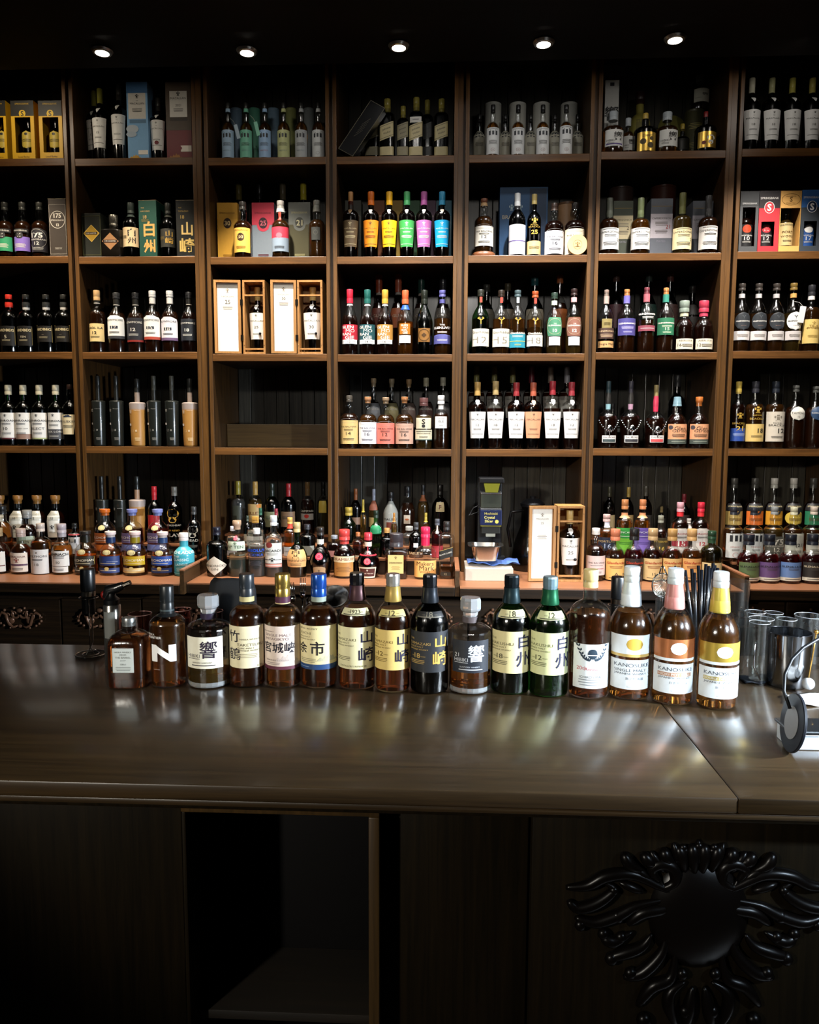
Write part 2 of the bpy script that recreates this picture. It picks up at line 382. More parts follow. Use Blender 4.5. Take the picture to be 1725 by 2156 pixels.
class Prof:
    def __init__(s, kind, R, H):
        k = dict(tb=1.0, a=2.2, b=1.0, n=2.0, bulb=0.0, cork=0); k.update(KD[kind]); s.k = k; s.R = R; s.H = H
        zb, zs, rn, tb = k['zb'], k['zs'], k['rn'], k['tb']
        P = [(0, 0), (R*tb*.90, 0), (R*tb*.975, .006*H), (R*tb, .02*H)]
        for i in range(1, 5): t = i/4; P.append((R*(tb+(1-tb)*t), H*(.02+(zb-.02)*t)))
        for i in range(1, 10):
            t = i/9; r = rn+(1-rn)*max(0, 1-t**k['a'])**k['b']; P.append((R*r, H*(zb+(zs-zb)*t)))
        ze = max(zs+.03, min(.985, k['zc']+.06))
        for i in range(1, 7):
            t = i/6; r = rn+k['bulb']*math.sin(math.pi*min(1, t*1.15))**2*(1 if t < .87 else 0); P.append((R*r, H*(zs+(ze-zs)*t)))
        s.P = P; s.z = np.array([p[1] for p in P[3:]]); s.r = np.array([p[0] for p in P[3:]])
    def rad(s, z): return float(np.interp(z, s.z, s.r))
    def nz(s, z):
        if s.k['n'] == 2: return 2.0
        t = min(1, max(0, (z/s.H-s.k['zb'])/(s.k['zs']-s.k['zb']))); return s.k['n']*(1-t)+2*t

def surf(pr, u, z, wf, off):
    """u in -1..1 across the label (front = -y)"""
    r = pr.rad(z)+off; n = pr.nz(z); ph = math.asin(min(.985, wf))
    if n == 2.0:
        th = u*ph; return (r*math.sin(th), -r*math.cos(th), z)
    x = u*wf; return (r*x, -r*(max(0, 1-abs(x)**n))**(1/n), z)
SHP = {'slant': lambda v: 1, 'rect': lambda v: 1, 'oval': lambda v: math.sqrt(max(0, 1-(2*v-1)**2)), 'dia': lambda v: 1-abs(2*v-1),
       'arch': lambda v: 1 if v < .72 else math.sqrt(max(0, 1-((v-.72)/.28)**2))*.45+.55 if v < 1 else .35,
       'tri': lambda v: v, 'taper': lambda v: .80+.20*v, 'shield': lambda v: .62+.38*math.sin(math.pi*min(1, .18+v*.72)), 'trap': lambda v: .62+.38*v}
def patch(pr, z0, z1, wf, off, shape='rect', nu=16, nv=None):
    fn = SHP[shape]; nv = nv or (5 if shape in ('rect', 'taper', 'trap', 'slant') else 12); V = []; F = []
    for j in range(nv+1):
        v = j/nv
        for i in range(nu+1):
            u = -1+2*i/nu; V.append(surf(pr, u*fn(v), z0+(z1-z0)*v+(u*pr.R*.32 if shape == 'slant' else 0), wf, off))
    for j in range(nv):
        for i in range(nu): a = j*(nu+1)+i; F.append((a, a+1, a+nu+2, a+nu+1))
    return V, F
def put_print(parent, pr, items, z0, z1, wf, off, ink, cut, slant=False):
    R = pr.rad((z0+z1)/2); wm = 2*R*wf
    for col, lst in layout(items, wm, z1-z0, ink, cut).items():
        V = []; F = []
        for P, Fs, ix in lst:
            k = len(V)
            for x, y in P: V.append(surf(pr, x/(wm/2), z0+y+(x/(wm/2)*pr.R*.32 if slant else 0), wf, off+ix*.00005))
            F += [tuple(i+k for i in f) for f in Fs]
        obj('print', V, F, pm(col, .5, var=.02), parent)
def band(pr, z0, z1, off, seg, m=6):
    prof = [(pr.rad(z0)-.0005, z0)]+[(pr.rad(z0+(z1-z0)*i/m)+off, z0+(z1-z0)*i/m) for i in range(m+1)]+[(pr.rad(z1)-.0005, z1)]
    return lathe_geo([(max(.0006, r), z) for r, z in prof], seg, 2.0, pr.nz)

def bottle(kind, base, R, H, g='c', q='a', cap='#222222', labels=(), zf=None, seg=28, lv=None, name='whisky_bottle', cs=None, nb=(), rot=0.0, sub=None, capm=None, capr=None, offs=(.0006, .0012), cut=0, top=None):
    """cs=(z0frac,colour) foil capsule on the neck; nb=[(z0,z1,colour)] bands round the bottle; sub = stopper colour seen above the capsule"""
    root = empty(name, (base[0], base[1], base[2]+.0007), rot); pr = Prof(kind, R, H); k = pr.k
    gm = frosted() if g == 'frost' else glassm(g) if len(g) == 1 else pm(g, .28, coat=.3)
    V, F = lathe_geo(pr.P, seg, 2.0, pr.nz); obj('glass_body', V, F, gm, root, True, sharp=50)
    if q:
        lvz = (lv if lv else min(k['zs']-.01, .66))*H; th = .0028
        P = [(0, .012*H)]+[(max(.002, r-th), max(z, .012*H)) for r, z in pr.P[1:] if z < lvz]
        P.append((max(.002, pr.rad(lvz)-th), lvz)); P.append((0, lvz))
        V, F = lathe_geo(P, seg, 2.0, pr.nz); obj('liquid', V, F, liquidm(q), root, True, sharp=40)
    zc, rc = k['zc']*H, (capr or k['rc'])*R; cm = capm or pm(cap, .35, coat=.2)
    if k['cork'] or top == 'cork':
        hh = H-zc
        cp = [(0, zc), (rc*.80, zc), (rc*.80, zc+hh*.35), (rc*.98, zc+hh*.5), (rc, zc+hh*.62), (rc, zc+hh*.95), (rc*.93, H), (0, H)]
    elif top == 'cone':
        cp = [(0, zc), (rc*1.25, zc), (rc*1.12, zc+(H-zc)*.4), (rc, zc+(H-zc)*.75), (rc*.95, H-.001), (rc*.85, H), (0, H)]
    else:
        cp = [(0, zc), (rc, zc), (rc, zc+(H-zc)*.30), (rc*.96, zc+(H-zc)*.33), (rc*.96, zc+(H-zc)*.38), (rc, zc+(H-zc)*.41), (rc, H-.0025), (rc*.93, H), (0, H)]
    V, F = lathe_geo(cp, max(16, seg)); obj('cap', V, F, cm, root, True, sharp=35)
    if cs:
        z0 = cs[0]*H; V, F = band(pr, z0, min(zc+.002, pr.z[-1]), .0007, seg); obj('neck_capsule', V, F, pm(cs[1], .35, coat=.2), root, True, sharp=40)
    for (a, b_, c) in nb:
        a = zf(a) if a > 1 else a*H; b_ = zf(b_) if b_ > 1 else b_*H
        V, F = band(pr, min(a, b_), max(a, b_), .0006, seg, 4); obj('neck_band', V, F, pm(c, .45), root, True, sharp=40)
    for il, L in enumerate(labels):
        y0, y1, wf, col = L[:4]; items = L[4] if len(L) > 4 else []; shp = L[5] if len(L) > 5 else 'rect'; ink = L[6] if len(L) > 6 else '#2a2622'
        z1 = zf(y0) if y0 > 1 else y0*H; z0 = zf(y1) if y1 > 1 else y1*H
        z0 = max(z0, .012*H)
        if z1 < z0+.004: continue
        if col:
            V, F = patch(pr, z0, z1, wf, offs[0]+.00025*il, shp, 18 if not cut else 28)
            lb = obj('label', V, F, pm(col, .5, var=.04), root, True)
            if col.lower() in ('#c9a24a', '#b8772f', '#c08a3e'): lb.data.materials[0] = pm(col, .32, .85)
        else: lb = root
        if items: put_print(lb, pr, items, z0, z1, wf, offs[1]+.00025*il, ink, cut, shp == 'slant')
    return root

BAYS = ['leftmost bay', 'second bay', 'third bay', 'middle bay', 'fifth bay', 'sixth bay', 'rightmost bay']
ROWN = ['top shelf', 'second shelf', 'third shelf', 'fourth shelf', 'back counter']
ORD = ['first', 'second', 'third', 'fourth', 'fifth', 'sixth', 'seventh', 'eighth', 'ninth', 'tenth', 'eleventh', 'twelfth']
XC = [70, 290, 560, 830, 1105, 1380, 1640]
SHY = [[333, 332, 330.8, 328, 324.5, 317.6, 312], [539, 539.5, 540.5, 539.5, 537, 532.5, 529],
       [741, 741, 745, 746, 744.5, 741.5, 739], [939, 940, 943, 945.5, 946.3, 944.5, 945]]
SZ = [[atY(XC[b], SHY[r][b], YS).z for b in range(7)] for r in range(4)]
TIER = {0: (ZC, 3.345), 1: (ZC+.075, 3.455), 2: (ZC+.115, 3.565), 3: (ZC+.15, 3.68)}
def spot_of(bay, row, d, x, tier=None):
    if tier is not None: z, Y = TIER[tier]; Y += d
    else: z = SZ[row][bay]; Y = YS+d
    py = H_IMG/2; p = atY(x, 900, Y)
    # refine x for the height of the thing
    for _ in range(2):
        v = Vector((p.x, Y, z+.12))-CAM; yy = H_IMG/2-FOC*v.dot(_u)/v.dot(_f); p = atY(x, yy, Y)
    return Vector((p.x, Y, z))
_pend = []
def shelf_bottle(bay, row, d, kind, x, ytop, w, g='c', q='a', cap='#222222', look='whisky bottle', labels=(), tier=None, **kw):
    base = spot_of(bay, row, d, x, tier)
    depth = (base-CAM).dot(_f); R = .5*w*depth/FOC
    H = atY(x, ytop, base.y).z-base.z
    zf = lambda y: atY(x, y, base.y-R).z-base.z
    rc_ = R*1.04 if KD[kind].get('n', 2) == 2 else R*1.1
    if bay < 6 and row < 5 and (tier is None or base.y+R > YS+.003): base.x = min(base.x, BX[bay][1]-rc_-.002)
    if bay > 0 and (tier is None or base.y+R > YS+.003): base.x = max(base.x, BX[bay][0]+rc_+.002)
    kw.setdefault('name', 'whisky_bottle')
    b = bottle(kind, base, R, H, g, q, cap, labels, zf, **kw)
    _pend.append((bay, row, tier if tier is not None else (0 if d < .13 else 1), x, look, b))
    return b
def finish_labels():
    rows = {}
    for p in _pend: rows.setdefault((p[0], p[1], p[2]), []).append(p)
    multi = {}
    for (b, r, t) in rows: multi.setdefault((b, r), set()).add(t)
    for (b, r, t), L in rows.items():
        L.sort(key=lambda p: p[3])
        ts = sorted(multi[(b, r)]); rn_ = ''
        if len(ts) > 1: rn_ = ', '+(['front row', 'back row'] if len(ts) == 2 else ['front row', 'middle row', 'back row', 'rearmost row'])[ts.index(t)]
        for i, p in enumerate(L):
            where = ORD[i]+' from left' if len(L) > 1 else 'alone'
            tag(p[5], f"{p[4]}, {where}{rn_}, {ROWN[r]}, {BAYS[b]}", 'bottle', 'bottles on the '+ROWN[r])
# ================================================================== the room
def sbox(name, x0, x1, y0, y1, z0, z1, mat):
    o = MB().box(x0, x1, y0, y1, z0, z1).build(name, mat); o['kind'] = 'structure'; return o
WALLM = pm('#1a1714', .8); 
sbox('floor', -3.4, 3.4, -3.2, 4.2, -.05, 0, wood('floor_wood', '#17100a', '#2a1c10', 0, .4))
sbox('ceiling', -3.4, 3.4, -3.2, 4.2, 3.62, 3.7, pm('#0d0c0b', .8, spec=.05))
sbox('wall_back', -3.4, 3.4, 4.02, 4.2, 0, 3.62, WALLM)
sbox('wall_left', -3.4, -3.25, -3.2, 4.02, 0, 3.62, WALLM)
sbox('wall_right', 3.25, 3.4, -3.2, 4.02, 0, 3.62, WALLM)
sbox('wall_front', -3.25, 3.25, -3.2, -3.05, 0, 3.62, WALLM)
SOFM = wood('soffit_wood', '#050403', '#0b0907', 0, .6, spec=.05)
sbox('trim_1', -3.25, 3.25, 2.97, 3.275, 3.22, 3.62, SOFM)
sbox('trim_2', -3.25, 3.25, 2.66, 2.968, 3.195, 3.62, SOFM)

# downlights in the soffit
lampx = [(-70, 112), (215, 105), (520, 105), (840, 94), (1145, 87), (1422, 78), (1705, 70)]
LPOS = ['leftmost', 'second from left', 'middle', 'second from right', 'rightmost']
LCOL = [(1, .86, .66), (1, .88, .70), (1, .94, .82), (1, .98, .95), (1, 1.0, 1.0), (1, .96, .90), (1, .94, .86)]
LPOW = [36, 38, 58, 64, 64, 54, 50]
for i, (px, py) in enumerate(lampx):
    p = atZ(px, py, 3.2195)
    if 0 < i < 6:
        t = empty('downlight', p); tag(t, f"small round ceiling downlight glowing white above the shelves, {LPOS[i-1]}", 'light', 'downlights above the shelves')
        MB().lathe([(.027, 0), (.040, 0), (.042, -.004), (.036, -.012), (.027, -.014), (.027, 0)], 28).build('trim_ring', pm('#8a8680', .3, .9), t, True, sharp=40)
        MB().lathe([(0, -.004), (.0265, -.004), (.024, -.013), (.012, -.0185), (0, -.02)], 24).build('lens', emit('#fff6e6', 30), t, True)
    spot('downlight_beam', (p.x, p.y, p.z-.024), (p.x, p.y+.34, p.z-1.6), LPOW[i]*2.4, LCOL[i], 70, .8, .022)
    spot('downlight_spill', (p.x, p.y, p.z-.024), (p.x, p.y+.4, p.z-.5), LPOW[i]*(.035 if i else .14), LCOL[i], 150, .6, .022)

# ================================================================== the shelf bays
BX = [(-2.262, -1.725), (-1.676, -1.137), (-1.066, -.537), (-.488, .034), (.101, .628), (.678, 1.214), (1.283, 1.83)]
YB = 3.93; ZTOP = 3.50; PT = .017
for b, (x0, x1) in enumerate(BX):
    t = empty('display_shelf_bay', ((x0+x1)/2, YS, ZC))
    tag(t, f"tall brown wooden shelf bay with four boards, {BAYS[b]} of the whisky wall", 'shelf', 'bays of the whisky wall')
    cx = (x0+x1)/2; L = lambda a: a-cx
    for (a, c) in ((x0-PT, x0), (x1, x1+PT)):
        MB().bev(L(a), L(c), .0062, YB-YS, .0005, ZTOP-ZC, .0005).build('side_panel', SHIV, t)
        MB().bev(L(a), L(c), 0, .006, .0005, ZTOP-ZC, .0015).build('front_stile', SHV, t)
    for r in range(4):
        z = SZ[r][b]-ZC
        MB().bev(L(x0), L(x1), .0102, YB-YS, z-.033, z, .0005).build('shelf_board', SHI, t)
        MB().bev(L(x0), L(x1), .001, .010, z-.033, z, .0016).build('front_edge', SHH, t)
    n = 8; wpl = (x1-x0)/n
    for i in range(n):
        yo = random.uniform(0, .003)
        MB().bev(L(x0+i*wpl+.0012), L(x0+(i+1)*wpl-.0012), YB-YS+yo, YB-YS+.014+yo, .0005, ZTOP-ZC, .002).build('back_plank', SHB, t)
    MB().box(L(x0-PT), L(x1+PT), .01, YB-YS, ZTOP-ZC, ZTOP-ZC+.02).build('top_board', SHD, t)
k = 3
for b in range(6):
    xa, xb = BX[b][1]+PT, BX[b+1][0]-PT
    if b % 2 == 1:
        m = xa+(xb-xa)*.68
        sbox(f'trim_{k}', xa+.0003, m, YS+.003, YS+.03, ZC+.0005, ZTOP, SHV); k += 1
        sbox(f'trim_{k}', m, xb-.0003, YS+.022, YS+.03, ZC+.0005, ZTOP, SHD); k += 1
    else:
        sbox(f'trim_{k}', xa+.0003, xb-.0003, YS+.014, YS+.03, ZC+.0005, ZTOP, SHD); k += 1

# ================================================================== back counter and drawers
YD = 3.27
secs = [(-2.30, -1.118, 150, 1227, 'under the two left bays'), (-1.096, .050, 700, 1231, 'under the gin and liqueur bottles'),
        (.072, 1.238, 1150, 1239, 'under the case and ice machine bays'), (1.262, 1.90, 1650, 1242, 'under the rightmost bay')]
YCF = []
for i, (x0, x1, px, py, ph) in enumerate(secs):
    yf = atZ(px, py, ZC).y; YCF.append(yf)
    t = empty('back_counter', ((x0+x1)/2, yf, 0)); hw = (x1-x0)/2
    tag(t, f"tan topped back counter section {ph}", 'counter', 'back counter sections')
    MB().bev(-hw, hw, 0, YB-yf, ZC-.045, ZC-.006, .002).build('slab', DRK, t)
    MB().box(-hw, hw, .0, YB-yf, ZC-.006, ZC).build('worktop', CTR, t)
    for s in (-1, 1):
        if (i == 0 and s < 0) or (i == 3): continue
        if i == 1 and s < 0: continue
        if i == 2 and s < 0: continue
        a = hw+.002 if s > 0 else -hw-.02
        hgt = .062 if i != 1 else .070
        MB().box(a, a+.018, .004, YS-yf-.002, ZC-.045, ZC+hgt-.006).build('side_wall', wood('side_wall_wood', '#2b1c0e', '#4e361c', 1, .4), t)
        MB().box(a-.0006, a+.0186, .002, YS-yf-.002, ZC+hgt-.006, ZC+hgt).build('side_wall_top', CTR, t)
# stepped bottle risers standing on the counter
def riser(x0, x1, ph):
    t = empty('bottle_riser', ((x0+x1)/2, 3.40, ZC)); hw = (x1-x0)/2
    tag(t, f"stepped wooden bottle riser {ph}", 'riser', 'stepped bottle risers')
    for i in (1, 2, 3):
        z, Y = TIER[i]; y0 = Y-.055; y1 = (TIER[i+1][1]-.0552) if i < 3 else YB-.004
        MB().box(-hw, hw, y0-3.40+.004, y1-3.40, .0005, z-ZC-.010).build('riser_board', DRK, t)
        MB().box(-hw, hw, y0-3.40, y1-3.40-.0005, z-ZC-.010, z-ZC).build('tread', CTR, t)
for (a, c, ph) in ((BX[0][0], BX[0][1], 'in the leftmost bay'), (BX[1][0], BX[1][1], 'holding the rounded blue label bottles'), (BX[2][0], BX[2][1], 'behind the gin bottles'),
                   (BX[3][0], BX[3][1], 'behind the liqueur bottles'), (BX[5][0], BX[5][1], 'in the sixth bay'), (BX[6][0], BX[6][1], 'in the rightmost bay')):
    riser(a+.003, c-.003, ph)
# low board at the back of the empty fourth shelf of the third bay
p0 = atY(475, 893, 3.70); p1 = atY(690, 893, 3.70)
o = MB().bev(max(p0.x, BX[2][0]+.003), BX[2][1]-.003, 3.70, 3.716, SZ[3][2]+.001, p0.z, .002).build('wooden_board', wood('plain_board', '#3a2a12', '#4d3a1c', 0, .45))
tag(o, 'low brown board standing at the back of the empty shelf', 'board')

# drawers under the counter with carved scroll pulls
def scroll(cx, cz, r0, turns, start, sgn, y, n=22, r1=.15):
    return [(cx+sgn*(r0*(1-(1-r1)*i/n))*math.cos(start+turns*2*math.pi*i/n), y, cz+(r0*(1-(1-r1)*i/n))*math.sin(start+turns*2*math.pi*i/n)) for i in range(n+1)]
CARV = pm('#6b4a36', .28, .25, coat=.3)
dpx = [-122, 45, 213, 385, 560, 735, 903, 1070, 1235, 1402, 1570, 1738]
cxs = [atY(p, 1300, YD).x for p in dpx]
DN = ['first', 'second', 'third', 'fourth', 'fifth', 'sixth', 'seventh', 'eighth', 'ninth', 'tenth', 'eleventh', 'twelfth']
for i, cx in enumerate(cxs):
    a = (cxs[i-1]+cx)/2 if i else cx-.17; c = (cxs[i+1]+cx)/2 if i < len(cxs)-1 else cx+.17
    zt = atY(dpx[i], 1262, YD).z
    t = empty('drawer_unit', (cx, YD, 0))
    tag(t, f"dark drawer unit with carved scroll pull, {DN[i]} from left below the counter", 'drawer', 'drawers below the counter')
    MB().bev(a-cx+.0008, c-cx-.0008, .02, .6, .08, ZC-.047, .002).build('body', DRK, t)
    f = MB().bev(a-cx+.004, c-cx-.004, 0, .0198, zt-.30, zt, .002).build('drawer_front', DRK, t)
    m = MB(); zc = atY(dpx[i], 1300, YD).z; y = -.014
    for s in (-1, 1):
        m.tube([(s*x, y-.004*math.sin(q*3), zc+z) for q, (x, z) in enumerate([(.01, -.034), (.03, -.042), (.048, -.03), (.056, -.008), (.062, .016), (.078, .026), (.092, .014), (.094, -.002)])], [.004, .006, .007, .007, .007, .0065, .005, .003], 7)
        m.tube(scroll(s*.052, zc+.012, .026, 1.2, 2.2, s, y), [.0055-.003*j/22 for j in range(23)], 6)
        m.tube(scroll(s*.022, zc+.02, .022, 1.0, 3.4, s, y), [.006-.003*j/22 for j in range(23)], 6)
        for (x, z, r) in ((.098, -.012, .007), (.088, -.024, .006), (.074, -.034, .006), (.068, .036, .007), (.045, -.044, .005), (.024, .046, .006), (.1, .006, .005)): m.ball((s*x, y, zc+z), r, 8)
        m.ball((s*.04, y+.004, zc-.01), .016, 8, 1, .6, 1.1)
    m.ball((0, y, zc+.035), .010, 8, 1.5, .8, 1); m.ball((0, y, zc-.036), .008, 8, 1.4, .8, 1)
    m.build('carved_pull', CARV, f, True)

# ================================================================== the bar
YF0 = atZ(0, 1640, ZB).y; YF = (YF0+atZ(1725, 1688, ZB).y)/2; YBK = atZ(100, 1356, ZB).y
XL, XR = -1.75, 1.75
bar = empty('bar_counter', (0, YF, 0)); tag(bar, 'long dark glossy wooden bar counter in the foreground', 'counter')
xs_ = atZ(1490, 1600, ZB).x
def bb(name, x0, x1, y0, y1, z0, z1, mat, bv=.003): return MB().bev(x0, x1, y0-YF, y1-YF, z0, z1, bv).build(name, mat, bar, True, sharp=30)
bb('top_plank', XL, xs_-.0002, YF, YBK, ZB-.03, ZB, BART, .004); bb('top_plank', xs_+.0002, XR, YF, YBK, ZB-.03, ZB, BART, .004)
zlo = atY(100, 1697, YF+.012).z
bb('edge_moulding', XL, XR, YF+.012, YF+.06, zlo, ZB-.031, BARF, .006)
bb('edge_bead', XL, XR, YF+.005, YF+.0125, ZB-.044, ZB-.032, BART, .003)
YP = YF+.13
X = lambda px, py=1900, Y=None: atY(px, py, Y or YP).x
Zp = lambda py, px=862, Y=None: atY(px, py, Y or YP).z
bb('front_panel', XL, X(387), YP, YP+.03, .05, zlo-.001, BARF)
bb('rail', X(387)+.001, X(800), YP-.008, YP+.03, Zp(1712, 600), zlo-.001, wood('niche_frame_wood', '#241908', '#3d2b12', 2, .4))
bb('post', X(777), X(800), YP-.008, YP+.03, .05, Zp(1712, 600)-.001, wood('niche_frame_wood', '#241908', '#3d2b12', 2, .4))
bb('post', X(387)+.001, X(397), YP-.004, YP+.03, .05, Zp(1712, 600)-.001, BARF)
bb('niche_side', X(387)+.001, X(393), YP+.031, YP+.25, .05, zlo, BARF, .001); bb('niche_side', X(785), X(793), YP+.031, YP+.25, .05, zlo, BARF, .001)
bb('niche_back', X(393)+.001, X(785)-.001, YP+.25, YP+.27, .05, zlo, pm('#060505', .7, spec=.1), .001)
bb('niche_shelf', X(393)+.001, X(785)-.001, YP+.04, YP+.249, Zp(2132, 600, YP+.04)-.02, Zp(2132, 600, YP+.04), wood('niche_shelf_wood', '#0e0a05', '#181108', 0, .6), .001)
bb('recessed_panel', X(800)+.001, X(1118)-.001, YP+.05, YP+.07, .05, zlo, BARF)
bb('carved_panel', X(1118), XR, YP, YP+.03, .05, zlo, BARF)
bb('substructure', XL+.03, XR-.03, YP+.55, YBK-.05, .05, ZB-.031, BARF, .001)
# carved foliage mask on the right panel
cm = MB(); Yc = YP-.006
def C(px, py, o=0): v = atY(px, py, YP); return (v.x, Yc-YF-o, v.z)
def ct(pts, r0, r1=None, o=.004):
    pts = [C(*p, o) for p in pts]; P = []
    for i in range(len(pts)-1):
        a, b_, c_, d_ = pts[max(0, i-1)], pts[i], pts[i+1], pts[min(len(pts)-1, i+2)]
        for j in range(5):
            t = j/5; P.append(tuple(.5*((2*b_[q])+(-a[q]+c_[q])*t+(2*a[q]-5*b_[q]+4*c_[q]-d_[q])*t*t+(-a[q]+3*b_[q]-3*c_[q]+d_[q])*t**3) for q in range(3)))
    P.append(pts[-1]); n = len(P); r1 = r0 if r1 is None else r1
    cm.tube(P, [(r0+(r1-r0)*i/(n-1))*(.16+1.35*math.sin(math.pi*(.04+.92*i/(n-1)))**.8) for i in range(n)], 10)
cm.ball(C(1470, 1925, -.02), .105, 28, 1.0, .45, 1.15)           # smooth boss
A = lambda pts: [pts, [(2935-x, y) for x, y in pts]]
for S in ([(1190, 1862), (1235, 1858), (1275, 1838), (1330, 1835), (1390, 1862), (1440, 1880)], [(1195, 1890), (1215, 1905), (1255, 1895), (1290, 1868), (1270, 1852)],
          [(1210, 1925), (1250, 1935), (1300, 1920), (1340, 1900), (1400, 1888)], [(1320, 1940), (1350, 1915), (1400, 1905), (1450, 1880)], [(1265, 1965), (1290, 1975), (1330, 1955)],
          [(1275, 2010), (1310, 2000), (1350, 1985), (1370, 1960)], [(1310, 2050), (1350, 2040), (1390, 2000), (1400, 1960)], [(1340, 2110), (1370, 2070), (1410, 2050), (1420, 1990)],
          [(1385, 1850), (1370, 1825), (1390, 1812), (1415, 1822), (1418, 1850), (1395, 1862), (1384, 1845)], [(1310, 1790), (1325, 1815), (1355, 1830)], [(1350, 1790), (1365, 1808), (1385, 1812)],
          [(1395, 1780), (1400, 1800), (1420, 1815)], [(1425, 1775), (1432, 1800), (1440, 1830)], [(1455, 1772), (1456, 1800), (1460, 1835)],
          [(1420, 2150), (1405, 2110), (1410, 2080), (1440, 2060)], [(1440, 2155), (1448, 2110), (1455, 2070)]):
    for P in A(S): ct(P, .011, .006)
for (x, y, r) in ((1220, 1940, .012), (1268, 1958, .012), (1305, 1965, .012), (1298, 1922, .014), (1285, 2010, .014), (1325, 2040, .013), (1353, 2138, .016), (1438, 1785, .008), (1468, 1775, .008), (1500, 1778, .008), (1400, 1790, .008), (1290, 1868, .010), (1502, 2042, .012), (1495, 2120, .014)):
    for xx in (x, 2935-x): cm.ball(C(xx, y, .006), r, 10, 1, .8, 1)
for i in range(9):
    an = math.pi*(.12+.76*i/8); px, py = 1467+150*math.cos(an), 1905-115*math.sin(an); cm.ball(C(px, py, .002), .022, 10, .42, .5, 1.25, an-math.pi/2)
cm.build('carved_relief', pm('#060403', .30, 0, spec=.15), bar, True)
# ================================================================== cartons, tubes, cases
def flat_print(parent, items, x0, x1, z0, z1, y, ink='#2a2622', cut=0):
    cx = (x0+x1)/2
    for col, lst in layout(items, x1-x0, z1-z0, ink, cut).items():
        V = []; F = []
        for P, Fs, ix in lst:
            k = len(V); V += [(cx+a, y-ix*.00005, z0+b) for a, b in P]; F += [tuple(i+k for i in f) for f in Fs]
        obj('print', V, F, pm(col, .5, var=.02), parent)
def carton(bay, row, x0, x1, ytop, col, label, d=.02, dep=.09, panels=(), prints=(), window=None, tier=None, rot=0, ink='#2a2622', top=None, name='whisky_carton', cut=0):
    """x0,x1,ytop measured on its front face; panels: (x0,x1,y0,y1,colour) as fractions of the face; window: (fx0,fx1,fz0,fz1)"""
    base = spot_of(bay, row, d, (x0+x1)/2, tier); depth = (base-CAM).dot(_f); w = (x1-x0)*depth/FOC; h = atY((x0+x1)/2, ytop, base.y).z-base.z
    base.z += .0007; t = empty(name, base, math.radians(rot)); tag(t, label, 'box', 'cartons on the '+ROWN[row]); m = pm(col, .5)
    if window:
        a, b_, c, e = -w/2+w*window[0], -w/2+w*window[1], h*window[2], h*window[3]; th = .0018
        mb = MB(); mb.box(-w/2, a, 0, th, 0, h).box(b_, w/2, 0, th, 0, h).box(a, b_, 0, th, 0, c).box(a, b_, 0, th, e, h)
        mb.box(-w/2, -w/2+th, th, dep, 0, h).box(w/2-th, w/2, th, dep, 0, h).box(-w/2+th, w/2-th, dep-th, dep, 0, h).box(-w/2+th, w/2-th, th, dep-th, h-th, h).box(-w/2+th, w/2-th, th, dep-th, 0, th)
        mb.build('box_shell', m, t)
        MB().box(-w/2+th*1.1, w/2-th*1.1, dep-th*1.6, dep-th*1.05, th, h-th).build('inner_liner', pm('#15120f', .7), t)
    else: MB().bev(-w/2, w/2, 0, dep, 0, h, .0012).build('box_shell', m, t)
    for ip_, (fx0, fx1, fz0, fz1, c) in enumerate(panels):
        yo_ = -.0004-.00025*ip_
        if window and fx0 <= window[0] and fx1 >= window[1]:
            pb = MB()
            for (q0, q1, r0, r1) in ((fx0, window[0], fz0, fz1), (window[1], fx1, fz0, fz1), (window[0], window[1], fz0, min(fz1, window[2])), (window[0], window[1], max(fz0, window[3]), fz1)):
                if q1-q0 > .001 and r1-r0 > .001: pb.box(-w/2+w*q0, -w/2+w*q1, yo_, -.00005, h*r0, h*r1)
            pb.build('face_panel', pm(c, .5), t)
        else: MB().box(-w/2+w*fx0, -w/2+w*fx1, yo_, -.00005, h*fz0, h*fz1).build('face_panel', pm(c, .5), t)
    if prints: flat_print(t, prints, -w/2, w/2, 0, h, -.0008-.00025*max(0, len(panels)-1), ink, cut)
    if top: MB().box(-w/2, w/2, 0, dep, h+.0002, h+.0012).build('lid_edge', pm(top, .4), t)
    return t, w, h
def tube_box(bay, row, x, ytop, w, col, label, d=.18, capc=None, prints=(), ink='#444444', tier=None):
    base = spot_of(bay, row, d, x, tier); depth = (base-CAM).dot(_f); R = .5*w*depth/FOC; h = atY(x, ytop, base.y).z-base.z
    base.z += .0007; t = empty('gift_tube', base); tag(t, label, 'tube', 'gift tubes on the '+ROWN[row])
    MB().lathe([(R, 0), (R, h-.012), (R*.985, h-.011), (R*.985, h-.010)], 24).build('tube_body', pm(col, .5), t, True, sharp=40)
    MB().lathe([(R*.99, h-.0098), (R*1.0, h-.009), (R, h-.001), (R*.97, h)], 24).build('tube_lid', pm(capc or col, .4), t, True, sharp=40)
    if prints:
        pr = Prof('std', R, h); pr.r[:] = R; put_print(t, pr, prints, 0, h, .9, .0006, ink, 0)
    return t
